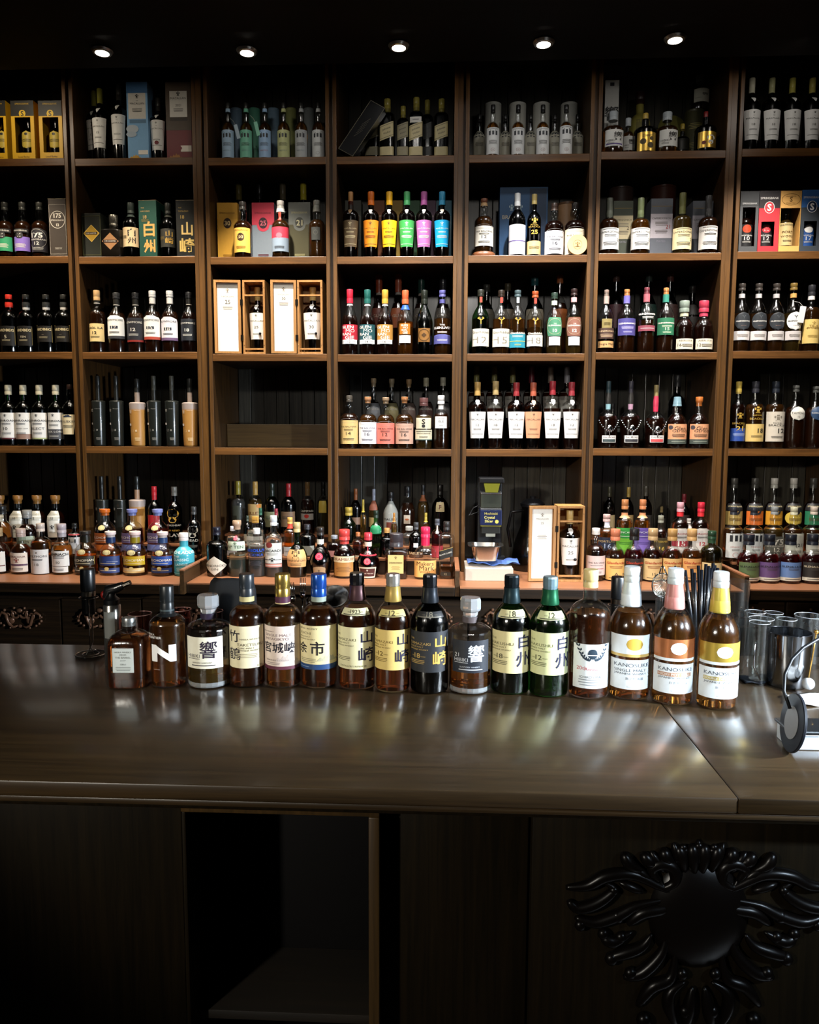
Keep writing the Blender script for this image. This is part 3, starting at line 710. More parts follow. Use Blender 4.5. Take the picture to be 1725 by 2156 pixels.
def wood_case(bay, row, xd0, xd1, xb0, xb1, ytop, label, d, tier, textn, blabel, texts=(), booklet=None, ybase=None):
    """hinged wooden case standing open: door leaf on the left, bottle box on the right"""
    xm = (xd0+xb1)/2; base = spot_of(bay, row, d, xm, tier)
    if tier is not None: base.z = ZC; 
    X_ = lambda px: atY(px, ytop+60, base.y).x-base.x
    h = atY(xm, ytop, base.y).z-base.z
    base.z += .0007; t = empty('whisky_case', base); tag(t, label, 'case', 'open wooden bottle cases')
    a, b_, c, e = X_(xd0), X_(xd1), X_(xb0), X_(xb1); th = .009; fr = .011
    door = empty('door', (b_, 0, 0), math.radians(6)); door.parent = t; wd_ = b_-a
    MB().box(-wd_, -wd_+fr, 0, .018, .002, h).box(-fr, 0, 0, .018, .002, h).box(-wd_+fr, -fr, 0, .018, h-fr, h).box(-wd_+fr, -fr, 0, .018, .002, fr).box(-wd_+fr, -fr, .012, .018, fr, h-fr).build('door_frame', CASEW, door)
    MB().box(-wd_+fr+.003, -fr-.003, .0115, .0119, fr+.002, h-fr-.003).build('certificate_card', pm('#e9e4da', .6), door)
    flat_print(door, texts, -wd_+fr+.003, -fr-.003, fr+.002, h-fr-.003, .0112, '#8a7c6c')
    if booklet: MB().box(-wd_+fr+.006, -fr-.014, .0095, .0108, fr+.004, h*.52).build('booklet', pm('#f4efe6', .6), door)
    dep = .115; mb = MB()
    mb.box(c, c+th, 0, dep, 0, h).box(e-th, e, 0, dep, 0, h).box(c+th, e-th, 0, dep, h-th, h).box(c+th, e-th, 0, dep, 0, th).box(c+th, e-th, dep-.006, dep, th, h-th); mb.build('case_box', CASEW, t)
    for zz in (.80, .072): MB().box(c+th, e-th, .004, .022, h*zz-.004, h*zz+.003).build('cross_bar', CASEW, t)
    for zz in (.70, .22):
        MB().box((b_+c)/2-.006, (b_+c)/2+.006, -.003, -.0003, h*zz-.013, h*zz+.013).build('hinge', pm('#2a2723', .35, .8), t)
    for s_ in (c+th*.5, e-th*.5):
        for zz in (.12, .9): MB().ball((s_, -.0008, h*zz), .0016, 6).build('screw', pm('#4a3a28', .4, .6), t)
    return t, base, c, e, h
B = shelf_bottle
WH = '#eceae6'; INK = '#2a2622'; GLD = '#c9a24a'
def mac(txt, num, wf=.92, col=WH, y=(0, 0), tri=True, ink='#4a463f'):
    L = [(y[0], y[1], wf, col, [('@crest', .10, .13), ('THE', .20, .10), ('MACALLAN', .29, .70), (num, .50, .16), ('#2', .66, .5), ('#1', .84, .6)], 'taper', ink)]
    if tri: L.append((.735, .645, .46, col, [], 'tri'))
    return L
# ---------------------------------------------------------------- top shelf
for i, (x0, x1) in enumerate(((-20, 14), (24, 73), (82, 132))):
    cb_ = carton(0, 0, x0, x1, 212, '#d9a818', f"yellow window carton with dark top, {ORD[i]} from left, top shelf, leftmost bay", .02, .1,
           panels=[(0, 1, .74, 1, '#22201a')], prints=[('SPRINGBANK', .055, .62, '#b08d20'), ('@disc', .22, .30, '#d8b020'), ('S', .22, .13, '#22201a', 0, .02), ('Local Barley', .955, .5, '#6a4c10')], window=(.16, .84, .12, .72))
    bt_ = B(0, 0, .066, 'spring', (x0+x1)/2+5, 240, 28, 'd', 'd', '#1c1a16', 'dark bottle inside yellow carton', [(276, 314, .92, '#c9b04a', [('@disc', .2, .2, '#2c2c2c'), ('#3', .55, .7)], 'oval')])
    bt_.location.x = cb_[0].location.x+.004; bt_.location.z += .003
for x, yt, n, lk in ((186, 193, '12', 'white label bottle, olive cap'), (213, 188, '15', 'white label bottle, yellow-green cap'), (253, 180, '', 'white label bottle, black cap'), (335, 208, '', 'white label bottle, red seal')):
    y0 = {186: 252, 213: 247, 253: 240, 335: 252}[x]
    L = mac('', n, y=(y0, y0+63)); 
    if x == 335: L[0][4].append(('@disc', .76, .26, '#6e1420'))
    B(1, 0, .07 if x != 186 else .128, 'mac', x, yt, 33, 'b', 'd', '#7d7a2e' if x < 250 else '#24221f', lk, L, capr=.34)
carton(1, 0, 268, 313, 173, '#7fb0dc', 'tall sky-blue carton with a cloud and white label panel', .03, .1, panels=[(.08, .9, .53, .86, '#d8d4cc'), (.12, .9, .475, .52, '#5c7f9e'), (0, 1, .86, 1, '#3f6a98'), (.5, .95, .07, .125, '#eee8df')],
       prints=[('@crest', .18, .2), ('THE', .24, .12), ('MACALLAN', .275, .66), ('#3', .36, .5), ('@disc:.6', .60, .6, '#b9c4cf', -.5), ('@disc:.5', .67, .5, '#aebccb', -.6), ('@hills', .955, .6, '#c99a3c', -.3)])
carton(1, 0, 350, 404, 173, '#6d1f26', 'tall maroon carton with wood-grain upper half and white panel', .03, .1, panels=[(0, 1, .38, 1, '#4c3d30'), (.16, .84, .55, .885, '#d8d4cc'), (.16, .84, .50, .54, '#2c2018'), (.56, .98, .10, .18, '#e6ded2')],
       prints=[('@crest', .15, .18), ('MACALLAN', .21, .6), ('2021', .30, .22), ('#3', .36, .4), ('@disc', .855, .12, '#6e1420', .1), ('@hills', .955, .6, '#a0682c', -.3)])
kc = ['#9db8d2', '#6fb59a', '#93b2d6', '#b9bd86', '#a8abad', '#c4c6c6']
kn = ['pale blue', 'mint green', 'sky blue', 'olive', 'mid grey', 'light grey']
for i, x in enumerate((481, 519, 558.5, 598, 635, 671)):
    B(2, 0, .06, 'kilk', x, 218, 27, 'c', 'a' if i != 2 else 'm', '#22211f', kn[i]+' label bottle', [(273, 331, .93, kc[i], [('@house', .23, .6, '#2d2f33'), ('#4', .52, .6), ('@ring', .84, .24, '#77736c') if i == 5 else ('HEAVILY', .75, .5, '#a5484c' if i in (2,) else '#6d7f8a')])], nb=[(.84, .90, kc[i])])
for i, x in enumerate((499, 537, 577, 614, 652)):
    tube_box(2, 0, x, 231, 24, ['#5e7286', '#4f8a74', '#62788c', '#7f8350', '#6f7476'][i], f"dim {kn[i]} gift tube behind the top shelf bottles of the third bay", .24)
for x, y, c in ((497, 268, '#a9bccb'), (539, 262, '#7fc0a6')):      # neck tags
    p = atY(x, y, YS+.035); t = empty('neck_tag', (p.x, p.y, p.z)); t.rotation_euler = (0, math.radians(-14), 0)
    MB().box(-.008, .008, 0, .001, -.05, .012).build('card', pm(c, .5), t); MB().tube([(0, .0005, .011), (-.006, .0005, .03), (-.016, .001, .045)], .0006, 5).build('string', pm('#c8c4b8', .7), t)
    tag(t, f"small {'blue-grey' if x < 500 else 'mint green'} hanging card tag between top shelf bottles", 'tag')
# black striding-figure whiskies
t = empty('gift_box', atY(742, 329, YS+.05)); tag(t, 'black gift box leaning diagonally against the bottles', 'box')
pa, pb, pc, pd = [atY(x, y, YS+.05) for x, y in ((745, 328), (716, 312), (782, 207), (812, 228))]
e1 = (pb-pa); e2 = (pd-pa); m = MB()
for dy in (-.043, .022):
    m.V += [tuple(Vector((q.x-pa.x, dy, q.z-pa.z))) for q in (pa, pb, pb+e2, pd)]
m.F = [(0, 3, 2, 1), (4, 5, 6, 7), (0, 1, 5, 4), (1, 2, 6, 5), (2, 3, 7, 6), (3, 0, 4, 7)]
t.location = (pa.x, pa.y, SZ[0][3]+.003); m.build('box_shell', pm('#0b0b0d', .3, coat=.4), t)
ed = MB()
for a, b_ in ((0, 1), (1, 2), (2, 3), (3, 0)): ed.tube([m.V[a], m.V[b_]], .0012, 5)
ed.build('edge_trim', pm('#6d6858', .4), t)
pe = MB()
for i in range(5): q = e1*.5+e2*(.4+.06*i); pe.tube([(q.x-.02, -.0438, q.z-.012), (q.x+.02, -.0438, q.z+.012)], .0008, 4)
pe.build('print', pm('#4a4638', .5), t)
for i, (x, yt, w, lb) in enumerate(((785, 218, 30, '#6e674e'), (816, 210, 30, '#c9b98a'), (849, 225, 24, '#8f8566'), (877, 207, 29, '#c2b284'), (900, 212, 24, '#2d2d2a'), (930, 210, 29, '#b7a97a'))):
    yy = (260, 292)
    B(3, 0, .20 if i in (0, 4) else .118, 'jw', x, yt, w, 'k', None, '#8d8038', f"black square bottle, {['dim half-hidden', 'bright gold', 'dull gold', 'white-tagged gold', 'dark', 'pale gold'][i]} slanted label",
      [(yy[0], yy[1], .94, lb, [('Johnnie', .36, .6, '#1a1814', 0, .01), ('Walker', .62, .55, '#1a1814', .1, .01), ('@rect:.03', .1, .95, '#1a1814'), ('@rect:.03', .9, .95, '#1a1814')], 'slant'), (309, 327, .96, lb)]+([(246, 258, .8, '#cfcac0', [('#2', .5, .7)])] if i == 3 else []), rot=math.radians(-4), cs=(.80, '#6d6228'))
for i, x in enumerate((1038, 1091, 1143, 1192)):
    B(4, 0, .05, 'kilk', x, 222, 27, 'c', 'a', '#161514', 'white portico label bottle', [(268 if x < 1190 else 264, 324, .95, '#dcdcda', [('KILKERRAN', .05, .6), ('@house', .24, .62, '#2d2f33'), ('#5', .55, .6), ('@ring', .84, .26, '#9a6a60'), ('12', .84, .11, '#7a5048')])])
for i, x in enumerate((1009, 1064, 1117, 1168, 1216)):
    B(4, 0, .16, 'kilk', x, 242, 25, 'c', 'y', '#161514', 'dim beige portico label bottle', [(273, 326, .95, '#a9a492', [('@house', .24, .62, '#2d2f33'), ('#5', .58, .6)])])
for i, x in enumerate((1037, 1089, 1139, 1197)):
    tube_box(4, 0, x, 221, 35, '#b9b6aa', f"pale grey gift tube at the back, {ORD[i]} from left, top shelf, fifth bay", .26)
# lacquered and faceted decanters
carton(5, 0, 1272, 1301, 169, '#c9c8c2', 'tall white carton with black brush calligraphy, top shelf', .15, .1, prints=[('@rect:.8', .05, .3, '#2a2a2a'), ('響', .40, .98, '#101010', 0, .015)])
def hibL(y0, y1, col, txt, ink=INK): return [(y0, y1, .80, col, [('響', .40, .46, ink, .35, .012), ('HIBIKI', .66, .42, ink, -.42), ('#2', .82, .45, ink, -.4)])]
B(5, 0, .06, 'hib', 1291, 237, 46, 'c', 'a', '#aab0b4', 'faceted decanter with white label', hibL(272, 307, '#d8d6d0', '')+[(301, 304, .7, '#5c4a86')], capr=.42, seg=24)
B(5, 0, .10, 'hib', 1323, 250, 25, 'c', 'a', '#aab0b4', 'small faceted decanter, white label', hibL(286, 316, '#cfcdc6', ''), seg=24)
B(5, 0, .06, 'hib', 1359, 240, 46, 'k', None, '#b89a42', 'black decanter with gold flower label', [(277, 317, .82, '#c9a24a', [('@disc', .5, .3, '#4a3a14', -.4), ('@disc', .7, .3, '#4a3a14', .3), ('@disc', .35, .2, '#5a4618', .4), ('#2', .2, .6, '#5a4618')], 'rect')], capr=.26)
B(5, 0, .06, 'hib', 1405, 238, 46, 'c', 'a', '#aab0b4', 'large faceted decanter, white label', hibL(272, 307, '#d8d6d0', ''), capr=.42, seg=24)
B(5, 0, .06, 'hib', 1486, 236, 44, 'k', None, '#7a1c1c', 'black decanter, white figure label', [(276, 310, .84, '#c9a24a', [('@skull', .5, .4, '#cfd0cc', .25), ('@disc', .7, .2, '#7a2a1c', -.4)])], capr=.20)
B(5, 0, .15, 'hib', 1437, 262, 30, 'd', 'd', '#a58f35', 'dark decanter with yellow neck', [(285, 315, .8, '#2a2823')], capr=.3)
B(5, 0, .28, 'std', 1345, 195, 44, '#8d8440', None, '#2a1712', 'yellow gourd-shaped crock bottle', [(250, 300, .5, '#6b6330')], capr=.46)
t = tube_box(5, 0, 1461, 236, 40, '#3c3a24', 'dark patterned cylinder box behind the decanters', .24, prints=[('#4', .3, .8, '#8a8148'), ('#5', .65, .8, '#777040')])
t = empty('presentation_dish', spot_of(5, 0, .30, 1412)); t.location.z += .0008; tag(t, 'olive dome-shaped dish box standing on edge at the back', 'box')
MB().lathe([(0, 0), (.062, 0), (.064, .014), (.055, .02), (0, .028)], 32).build('dish', pm('#6f6a35', .4, .3), t, True, sharp=40); t.children[0].rotation_euler = (math.radians(78), 0, 0); t.children[0].location = (0, 0, .2); MB().box(-.05, .05, .0, .06, 0, .138).build('stand', pm('#2b2a1a', .6), t)
b_ = B(5, 0, .24, 'hib', 1470, 158, 36, 'c', 'd', '#55585a', 'decanter standing on the dark cylinder box', hibL(185, 221, '#b9b6a6', ''), seg=24)
zt = atY(1461, 236, YS+.24).z+.001; hh_old = atY(1470, 158, YS+.24).z-SZ[0][5]; sc_ = (atY(1470, 158, YS+.24).z-zt)/hh_old
b_.location.z = zt; b_.scale = (1.0, 1.0, sc_)
for ch in list(b_.children):
    if ch.name.startswith('label'): 
        for c2 in list(ch.children): bpy.data.objects.remove(c2)
        bpy.data.objects.remove(ch)
_pr = Prof('hib', .5*36*3.74/FOC, hh_old); V, F = patch(_pr, .18*hh_old, .54*hh_old, .8, .0006); lb = obj('label', V, F, pm('#b9b6a6', .5), b_, True); put_print(lb, _pr, [('響', .42, .4, INK, .35, .012), ('HIBIKI', .7, .4, INK, -.4)], .18*hh_old, .54*hh_old, .8, .0012, INK, 0)
for i, x in enumerate((1580, 1622, 1665, 1707)):
    B(6, 0, .07, 'mac', x, 166, 38, 'b', 'd', ['#b9b6a0', '#9c9a72', '#a39a4a', '#a0944a'][i], ['white 18 label bottle, pale cap', 'white 18 label bottle, beige cap', 'white 18 label bottle, gold cap', 'white 18 label bottle, brass cap'][i], mac('', '18', y=(230, 293)), capr=.33)

# ---------------------------------------------------------------- second shelf
for i, (x, c, lk) in enumerate(((12, '#2f8a5f', 'green label bottle'), (49, '#7a63b4', 'violet label bottle'), (85, '#26242a', 'black and white 175 label bottle'))):
    if i < 2: L = [(481, 489, .9, '#1d1c1e', [('SPRINGBANK', .5, .85, '#c9c6c0', 0, .02)]), (498, 528, .95, c, [('@disc:1.1', -.1, .38, '#2a2a2c'), ('S', -.1, .16, '#d8d4cc', 0, .02), ('#4', .62, .6, '#e0dccf')])]
    else: L = [(480, 530, .97, c, [('175', .3, .55, '#cfccc8', 0, .03), ('SPRINGBANK', .48, .85, '#cfccc8', 0, .02), ('12', .64, .22, '#cfccc8', 0, .02), ('#3', .86, .6, '#9a9894'), ('@ring:1.3,.03', .45, .92, '#8a8784')], 'arch')]
    B(0, 1, .06, 'spring', x, 427, 34, 'c', 'm', '#3a3a36', lk, L, cs=(.86, '#2a2a28'))
carton(0, 1, 103, 141, 419, '#3a322c', 'dark brown carton with white 175 medallion', .015, .09, prints=[('175', .29, .42, '#d8d0c4', 0, .03), ('SPRINGBANK', .37, .75, '#d8d0c4', 0, .02), ('12', .45, .16, '#d8d0c4', 0, .03), ('@ring:1.1,.035', .36, .86, '#c9c2b6'), ('@frame:2.85,.012', .53, .93, '#b9b2a6'), ('#2', .86, .5, '#b9b2a6')], top='#c9b890')
carton(1, 1, 172, 213, 449, '#20231c', 'black-green carton with gold diamond', .03, .12, prints=[('@dia', .45, .80, '#b9912c'), ('@diar:1,.04', .45, .86, '#e8c060'), ('@rect:.22', .45, .62, '#2a1a10'), ('I.W.HARPER', .45, .52, '#e8dccb'), ('@frame:2.0,.015', .5, .97, '#6c6a3a')], rot=-2)
B(1, 1, .06, 'sq', 240, 454, 43, '#14100c', None, '#bdb6a8', 'square cut-glass bottle with bronze diamond', [(490, 526, .80, '#a87a52', [('@rect:.2', .5, .84, '#2a1a14'), ('I.W.HARPER', .5, .66, '#e8dccb')], 'dia')], capm=pm('#c4bdae', .2, .9), rot=math.radians(2))
B(1, 1, .06, 'yama', 277, 428, 34, 'd', 'd', '#3c4540', 'cream label bottle with black calligraphy', [(478, 519, .96, '#d9bd94', [('白', .27, .36, '#17141c', .3, .012), ('州', .68, .36, '#17141c', .3, .012), ('#5', .5, .36, None, -.5)])], cs=(.74, '#4a5450'))
carton(1, 1, 292, 331, 422, '#1f4a3e', 'green carton with orange calligraphy', .03, .12, prints=[('THE', .13, .18, '#c9a060', -.55), ('HAKUSHU', .19, .5, '#c9a060', -.25), ('18', .29, .2, '#c9a060', -.3), ('#3', .35, .45, '#8a7a4a', -.3), ('白', .50, .62, '#e0a25a', .15, .025), ('州', .80, .66, '#e0a25a', .15, .025)], rot=-4, top='#d8a880')
B(1, 1, .06, 'yama', 355, 429, 32, 'd', 'd', '#2c2c28', 'charcoal label bottle with gold calligraphy', [(481, 520, .96, '#35342f', [('山', .27, .34, '#c9a04a', .32, .012), ('崎', .66, .40, '#c9a04a', .32, .012), ('#5', .5, .36, '#8a7440', -.5)])], cs=(.74, '#3a3a34'))
carton(1, 1, 371, 410, 422, '#12120f', 'black carton with gold calligraphy', .03, .1, prints=[('THE', .13, .18, '#b99a50', -.55), ('YAMAZAKI', .19, .55, '#b99a50', -.2), ('18', .29, .2, '#b99a50', -.3), ('山', .50, .62, '#e0c078', .2, .025), ('崎', .80, .80, '#d8b868', .15, .025)], top='#d8c0a0')
SPB = lambda c0, c1, num, numc, fg: [('SPRINGBANK', .175, .76, fg, 0, .012), ('@disc:1.2', .345, .40, numc), (num, .345, .28, c1, 0, .02), ('#3', .90, .5, fg)]
carton(2, 1, 458, 501, 427, '#dca23a', 'golden yellow carton numbered 30', .10, .072, prints=SPB('', '#f0d090', '30', '#3a2410', '#8a5a14'), rot=2)
carton(2, 1, 531, 578, 427, '#7b838c', 'carton with red top and grey base numbered 25', .10, .072, panels=[(0, 1, .625, 1, '#c8384c')], prints=[('@disc', .375, .58, '#c8384c')]+SPB('', '#d86a78', '25', '#301820', '#5a1824'))
carton(2, 1, 608, 654, 426, '#4a4428', 'carton with grey top and olive base numbered 21', .10, .072, panels=[(0, 1, .625, 1, '#6c6d66')], prints=[('@disc', .375, .58, '#6c6d66')]+SPB('', '#b8b08a', '21', '#34332c', '#b0a878'))
B(2, 1, .05, 'spring', 511.5, 426, 38, 'c', 'm', '#3a3530', 'golden yellow 30 label bottle', [(479, 531, .9, '#e8b452', [('SPRINGBANK', .10, .75, '#8a5a14'), ('@disc:1.3', .38, .36, '#3a2410'), ('30', .38, .26, '#f0d090', 0, .02), ('#3', .80, .5, '#8a5a14')])], cs=(.86, '#4a453c'))
B(2, 1, .05, 'spring', 591.5, 424, 38, 'c', 'a', '#b8b0a8', 'red and grey label bottle', [(477, 500, .92, '#c8384c', [('@disc', .8, .3, '#d86a78')]), (500, 529, .92, '#8a98a8', [('#3', .7, .5)]), (444, 462, .3, '#d84838')], cs=(.80, '#d8d4d0'))
B(2, 1, .05, 'spring', 667.5, 423, 36, 'c', 'a', '#8a8880', 'clear bottle with dark grey label', [(478, 505, .5, '#3a3a36', [('@ring', .4, .5, '#6a685c')])], cs=(.80, '#6a6860'))
for i, (x, yt, c) in enumerate(((505, 387, '#7a7038'), (548, 386, '#1a1a1c'), (597, 387, '#6a604c'), (640, 387, '#c8b838'))):
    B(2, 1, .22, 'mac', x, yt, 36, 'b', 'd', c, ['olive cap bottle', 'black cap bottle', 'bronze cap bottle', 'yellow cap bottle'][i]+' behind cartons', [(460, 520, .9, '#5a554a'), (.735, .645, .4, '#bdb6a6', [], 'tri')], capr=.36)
ec = [('#5b4a33', '#b78450', 'brown'), ('#f28a1e', '#e0701c', 'orange'), ('#f5bf1c', '#d8a018', 'yellow'), ('#3fa04f', '#3a8a50', 'green'), ('#bd6aa6', '#a2508e', 'pink-purple'), ('#169fd8', '#3a9cc8', 'bright blue')]
for i, x in enumerate((739, 781.5, 820, 857, 893, 931)):
    c, k_, nm = ec[i]
    B(3, 1, .055, 'mac', x, 405, 34, 'b', 'd', k_, f"{nm} label bottle with {'bronze' if i == 0 else nm} cap", [(463, 519, .95, c, [('@crest', .12, .2), ('THE', .22, .1), ('MACALLAN', .31, .68), ('#2', .45, .5), ('#3', .62, .6), ('#1', .9, .7)], 'taper', '#c9b890' if i == 0 else '#6a4a20' if i < 3 else '#dfe8d8'), (.735, .645, .46, '#e8d8c8' if i else '#a08060', [], 'tri')], cs=(.735, '#2a2018') if i == 0 else None, capr=.30 if i == 0 else .40)
for i, (x0, x1, c) in enumerate(((727, 761, '#4a4a40'), (776, 810, '#8a4a1c'), (818, 848, '#a8842a'), (856, 884, '#2a5a34'), (886, 917, '#54324e'), (919, 951, '#2a6478'))):
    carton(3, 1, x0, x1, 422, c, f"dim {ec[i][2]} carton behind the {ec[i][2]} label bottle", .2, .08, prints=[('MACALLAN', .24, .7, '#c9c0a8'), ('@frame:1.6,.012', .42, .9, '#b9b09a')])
# fifth bay
t = empty('wooden_disc', spot_of(4, 1, .065, 1019)); t.location.z += .0007; tag(t, 'round red-brown wooden disc under a whisky bottle', 'disc'); MB().lathe([(0, 0), (.052, 0), (.0535, .003), (.052, .018), (.048, .022), (0, .022)], 36).build('disc', wood('red_disc_wood', '#6a3c22', '#8a5634', 0, .4), t, True, sharp=40)
balL = lambda y0, y1, col, n: [(y0, y1, .97, col, [('@ring:.5,.02', .02, .8, '#a09a90', 0, 0, .6), ('THE BALVENIE', .27, .72), ('#2', .40, .5), (n, .55, .2), ('#2', .8, .6)])]
b_ = B(4, 1, .065, 'balv', 1019, 419, 40, 'c', 'a', '#7a4a34', 'cream label bottle on a wooden disc', balL(481, 527, '#e8e0d0', '12'), nb=[(.86, .92, '#d0a878')], top='cork')
s0 = atY(1019, 419, YS+.065).z-SZ[1][4]; b_.scale = (1, 1, (s0-.023)/s0); b_.location.z += .0225
carton(4, 1, 1052, 1152, 394, '#1d4a74', 'wide blue gift box standing behind the bottles', .13, .1, panels=[(.62, .97, .02, .98, '#18304c')], prints=[('BRACKLA', .40, .48, '#c9bfa0', -.40, .02), ('@crest', .27, .14, '#9ab0b8', -.5), ('@crest', .27, .14, '#98aeb6', -.15)])
B(4, 1, .05, 'wine', 1089, 408, 35, 'k', None, '#b8b8b6', 'black bottle with white label and purple stripe', [(472, 535, .97, '#f0eef0', [('#1', .28, .2, '#7a7680', .5), ('@rect:.06', .55, .98, '#6a5a90')])], cs=(.74, '#1a1a1c'))
B(4, 1, .06, 'std', 1124.5, 410, 29, 'k', None, '#a8945a', 'slim black bottle with gold crest numbered 25', [(.62, .36, .9, None, [('@crest', .2, .5, '#b8943c'), ('ROYAL', .46, .5, '#b8943c'), ('BRACKLA', .58, .8, '#b8943c'), ('25', .9, .42, '#d8b048', 0, .02)]), (507, 535, .98, '#d8bc80', [('#3', .5, .6)])], cs=(.84, '#8a7a4a'))
B(4, 1, .055, 'balv', 1167, 429, 40, 'c', 'd', '#3a2a22', 'white label bottle with dark cap', balL(485, 534, '#eeeaf0', '16'), nb=[(.86, .91, '#4a3a30')])
B(4, 1, .055, 'balv', 1213, 428, 42, 'c', 'd', '#2a2320', 'cream label bottle behind round plaque', balL(481, 534, '#e8d8b8', ''))
p = atY(1216, 517, YS+.012); t = empty('wooden_plaque', (p.x, p.y, SZ[1][4]+.001)); tag(t, 'round pale wooden plaque with engraved castle crest', 'plaque')
MB().lathe([(0, -.006), (.043, -.006), (.0445, -.003), (.0445, .003), (.043, .006), (0, .006)], 40).build('disc', pm('#d8b880', .5), t, True, sharp=40); t.children[0].rotation_euler = (math.radians(90), 0, 0); t.children[0].location = (0, 0, .0445)
flat_print(t, [('@ring:1,.03', .5, .5, '#9a7a4a'), ('@crest', .47, .28, '#8a6a3c'), ('#1', .62, .36, '#8a6a3c')], -.04, .04, .0045, .0845, -.0065)
tube_box(4, 1, 1193, 430, 40, '#8a6848', 'wooden cylinder box with pale lid behind the bottles', .17, '#5a3e28', [('BALVENIE', .42, .8, '#2a1c10')])
capL = lambda y0, y1, c=WH: [(y0, y1, .97, c, [('#1', .06, .6), ('CAPERDONICH', .2, .92), ('#2', .36, .6), ('21', .55, .16, None, .7), ('#3', .74, .6)])]
for i, (x, yt, q, k_, lc, lk) in enumerate(((1283, 418, 'm', '#55584e', WH, 'cream label bottle, grey capsule'), (1348.5, 418, 'o', '#6a7350', '#f4f0ea', 'glowing white label bottle, green capsule'), (1436, 407, 'y', '#7a7a48', '#e2cfa0', 'gold-tinted label bottle, olive capsule'), (1491, 413, 'm', '#4c4a4a', '#d8d2cc', 'grey-white label bottle, dark capsule'))):
    B(5, 1, .055, 'capd', x, yt, 40, 'c', q, k_, lk, capL(479 if i < 3 else 475, 524, lc), lv=.62, capr=.34)
for x0, x1, c, c2, nm in ((1291, 1332, '#4a4f42', '#cdbd98', 'grey-green'), (1370, 1415, '#6d7078', '#cfc6cc', 'blue-grey'), (1458, 1500, '#62656c', '#c2bcc4', 'slate grey')):
    carton(5, 1, x0, x1, 418 if x0 > 1300 and x0 < 1400 else 423, c, f"{nm} carton with pale centre panel on the sixth bay's second shelf", .11, .1, panels=[(0, 1, .34, .745, c2)], prints=[('@rect:.02', .13, .9, '#a88a3c'), ('CAPERDONICH', .33, .86, '#3a3630'), ('#3', .42, .6, '#6a645c'), ('21', .47, .2, '#a03028' if nm == 'blue-grey' else '#5a4a38', .6, .01), ('#3', .55, .6, '#6a645c'), ('PEATED', .71, .4, '#9a96a0')])
tube_box(5, 1, 1393, 396, 52, '#5a3024', 'dark red-brown drum box behind the cartons', .30)
tube_box(5, 1, 1305, 399, 50, '#43302a', 'dim brown drum box at the back left', .30)
sp6 = [((1558, 1597), 403, '#4a4b4c', '#3a3b3c', 'dark grey', '#c9c8c4'), ((1597, 1640.5), 402, '#b83038', '#2f2a2c', 'red and black', '#e8e4de'), ((1642.5, 1685), 402, '#d8a45c', '#d8a45c', 'tan', '#6a4a1c'), ((1687, 1730), 400, '#3c4248', '#2f5e9a', 'blue and grey', '#e8e4de')]
for i, ((x0, x1), yt, c, c2, nm, fg) in enumerate(sp6):
    wn = (.14, .82, .10, .74) if i == 0 else (.16, .78, .10, .50) if i != 2 else (.03, .97, .10, .72)
    cb_ = carton(6, 1, x0, x1, yt, c, f"{nm} window carton, {ORD[i]} from left, second shelf, rightmost bay", .02, .1, panels=[(0, 1, .72 if i != 0 else .76, 1, c2)],
           prints=([('SPRINGBANK', .20, .78, fg, 0, .02)] if i == 0 else [('SPRINGBANK', .12, .86, fg, 0, .02), ('@disc:1.15', .27, .44, '#c03840' if i == 1 else '#1c2c48'), ('@ring:1.15,.05', .27, .48, fg), ('S', .27, .2, fg, 0, .03)] if i != 2 else [('SPRINGBANK', .09, .5, fg), ('@ring:.62,.02', .14, .9, fg), ('S', .14, .14, fg, 0, .03), ('SINGLE MALT', .20, .5, fg)]), window=wn)
    xx = (x0+x1)/2; kk = [('#1c1b1c', '#c04020'), ('#1e1618', '#b83038'), ('#c8b07a', '#6a5028'), ('#1d4a8c', '#e8e4de')][i]
    L = [(474, 520, .95, kk[0], [('@disc:1.15', .2, .5, kk[1] if i != 2 else '#c8b07a'), ('S', .2, .24, '#efe8dc' if i != 0 else '#1c1b1c', 0, .03), ('SPRINGBANK', .5, .85, '#d8d4cc' if i != 2 else kk[1], 0, .02), (['PORT WOOD', '10', '12', '17'][[1, 2, 0, 3][i]], .64, .3 if i != 2 else .8, '#d8d4cc' if i != 2 else '#5a3c18'), ('#2', .8, .6, '#b8b4ac' if i != 2 else kk[1])])] if i != 2 else [(470, 518, .95, kk[0], [('SPRINGBANK', .1, .8), ('PORT', .42, .6, '#5a3c18', 0, .01), ('WOOD', .6, .7, '#5a3c18', 0, .01), ('#2', .8, .6)])]
    bt_ = B(6, 1, .068, 'spring', xx, 430 if i != 0 else 425, 30, 'c', 'y' if i == 2 else 'd', '#22211f', f"bottle inside {nm} carton", L)
    bt_.location.x = cb_[0].location.x; bt_.location.z += .003
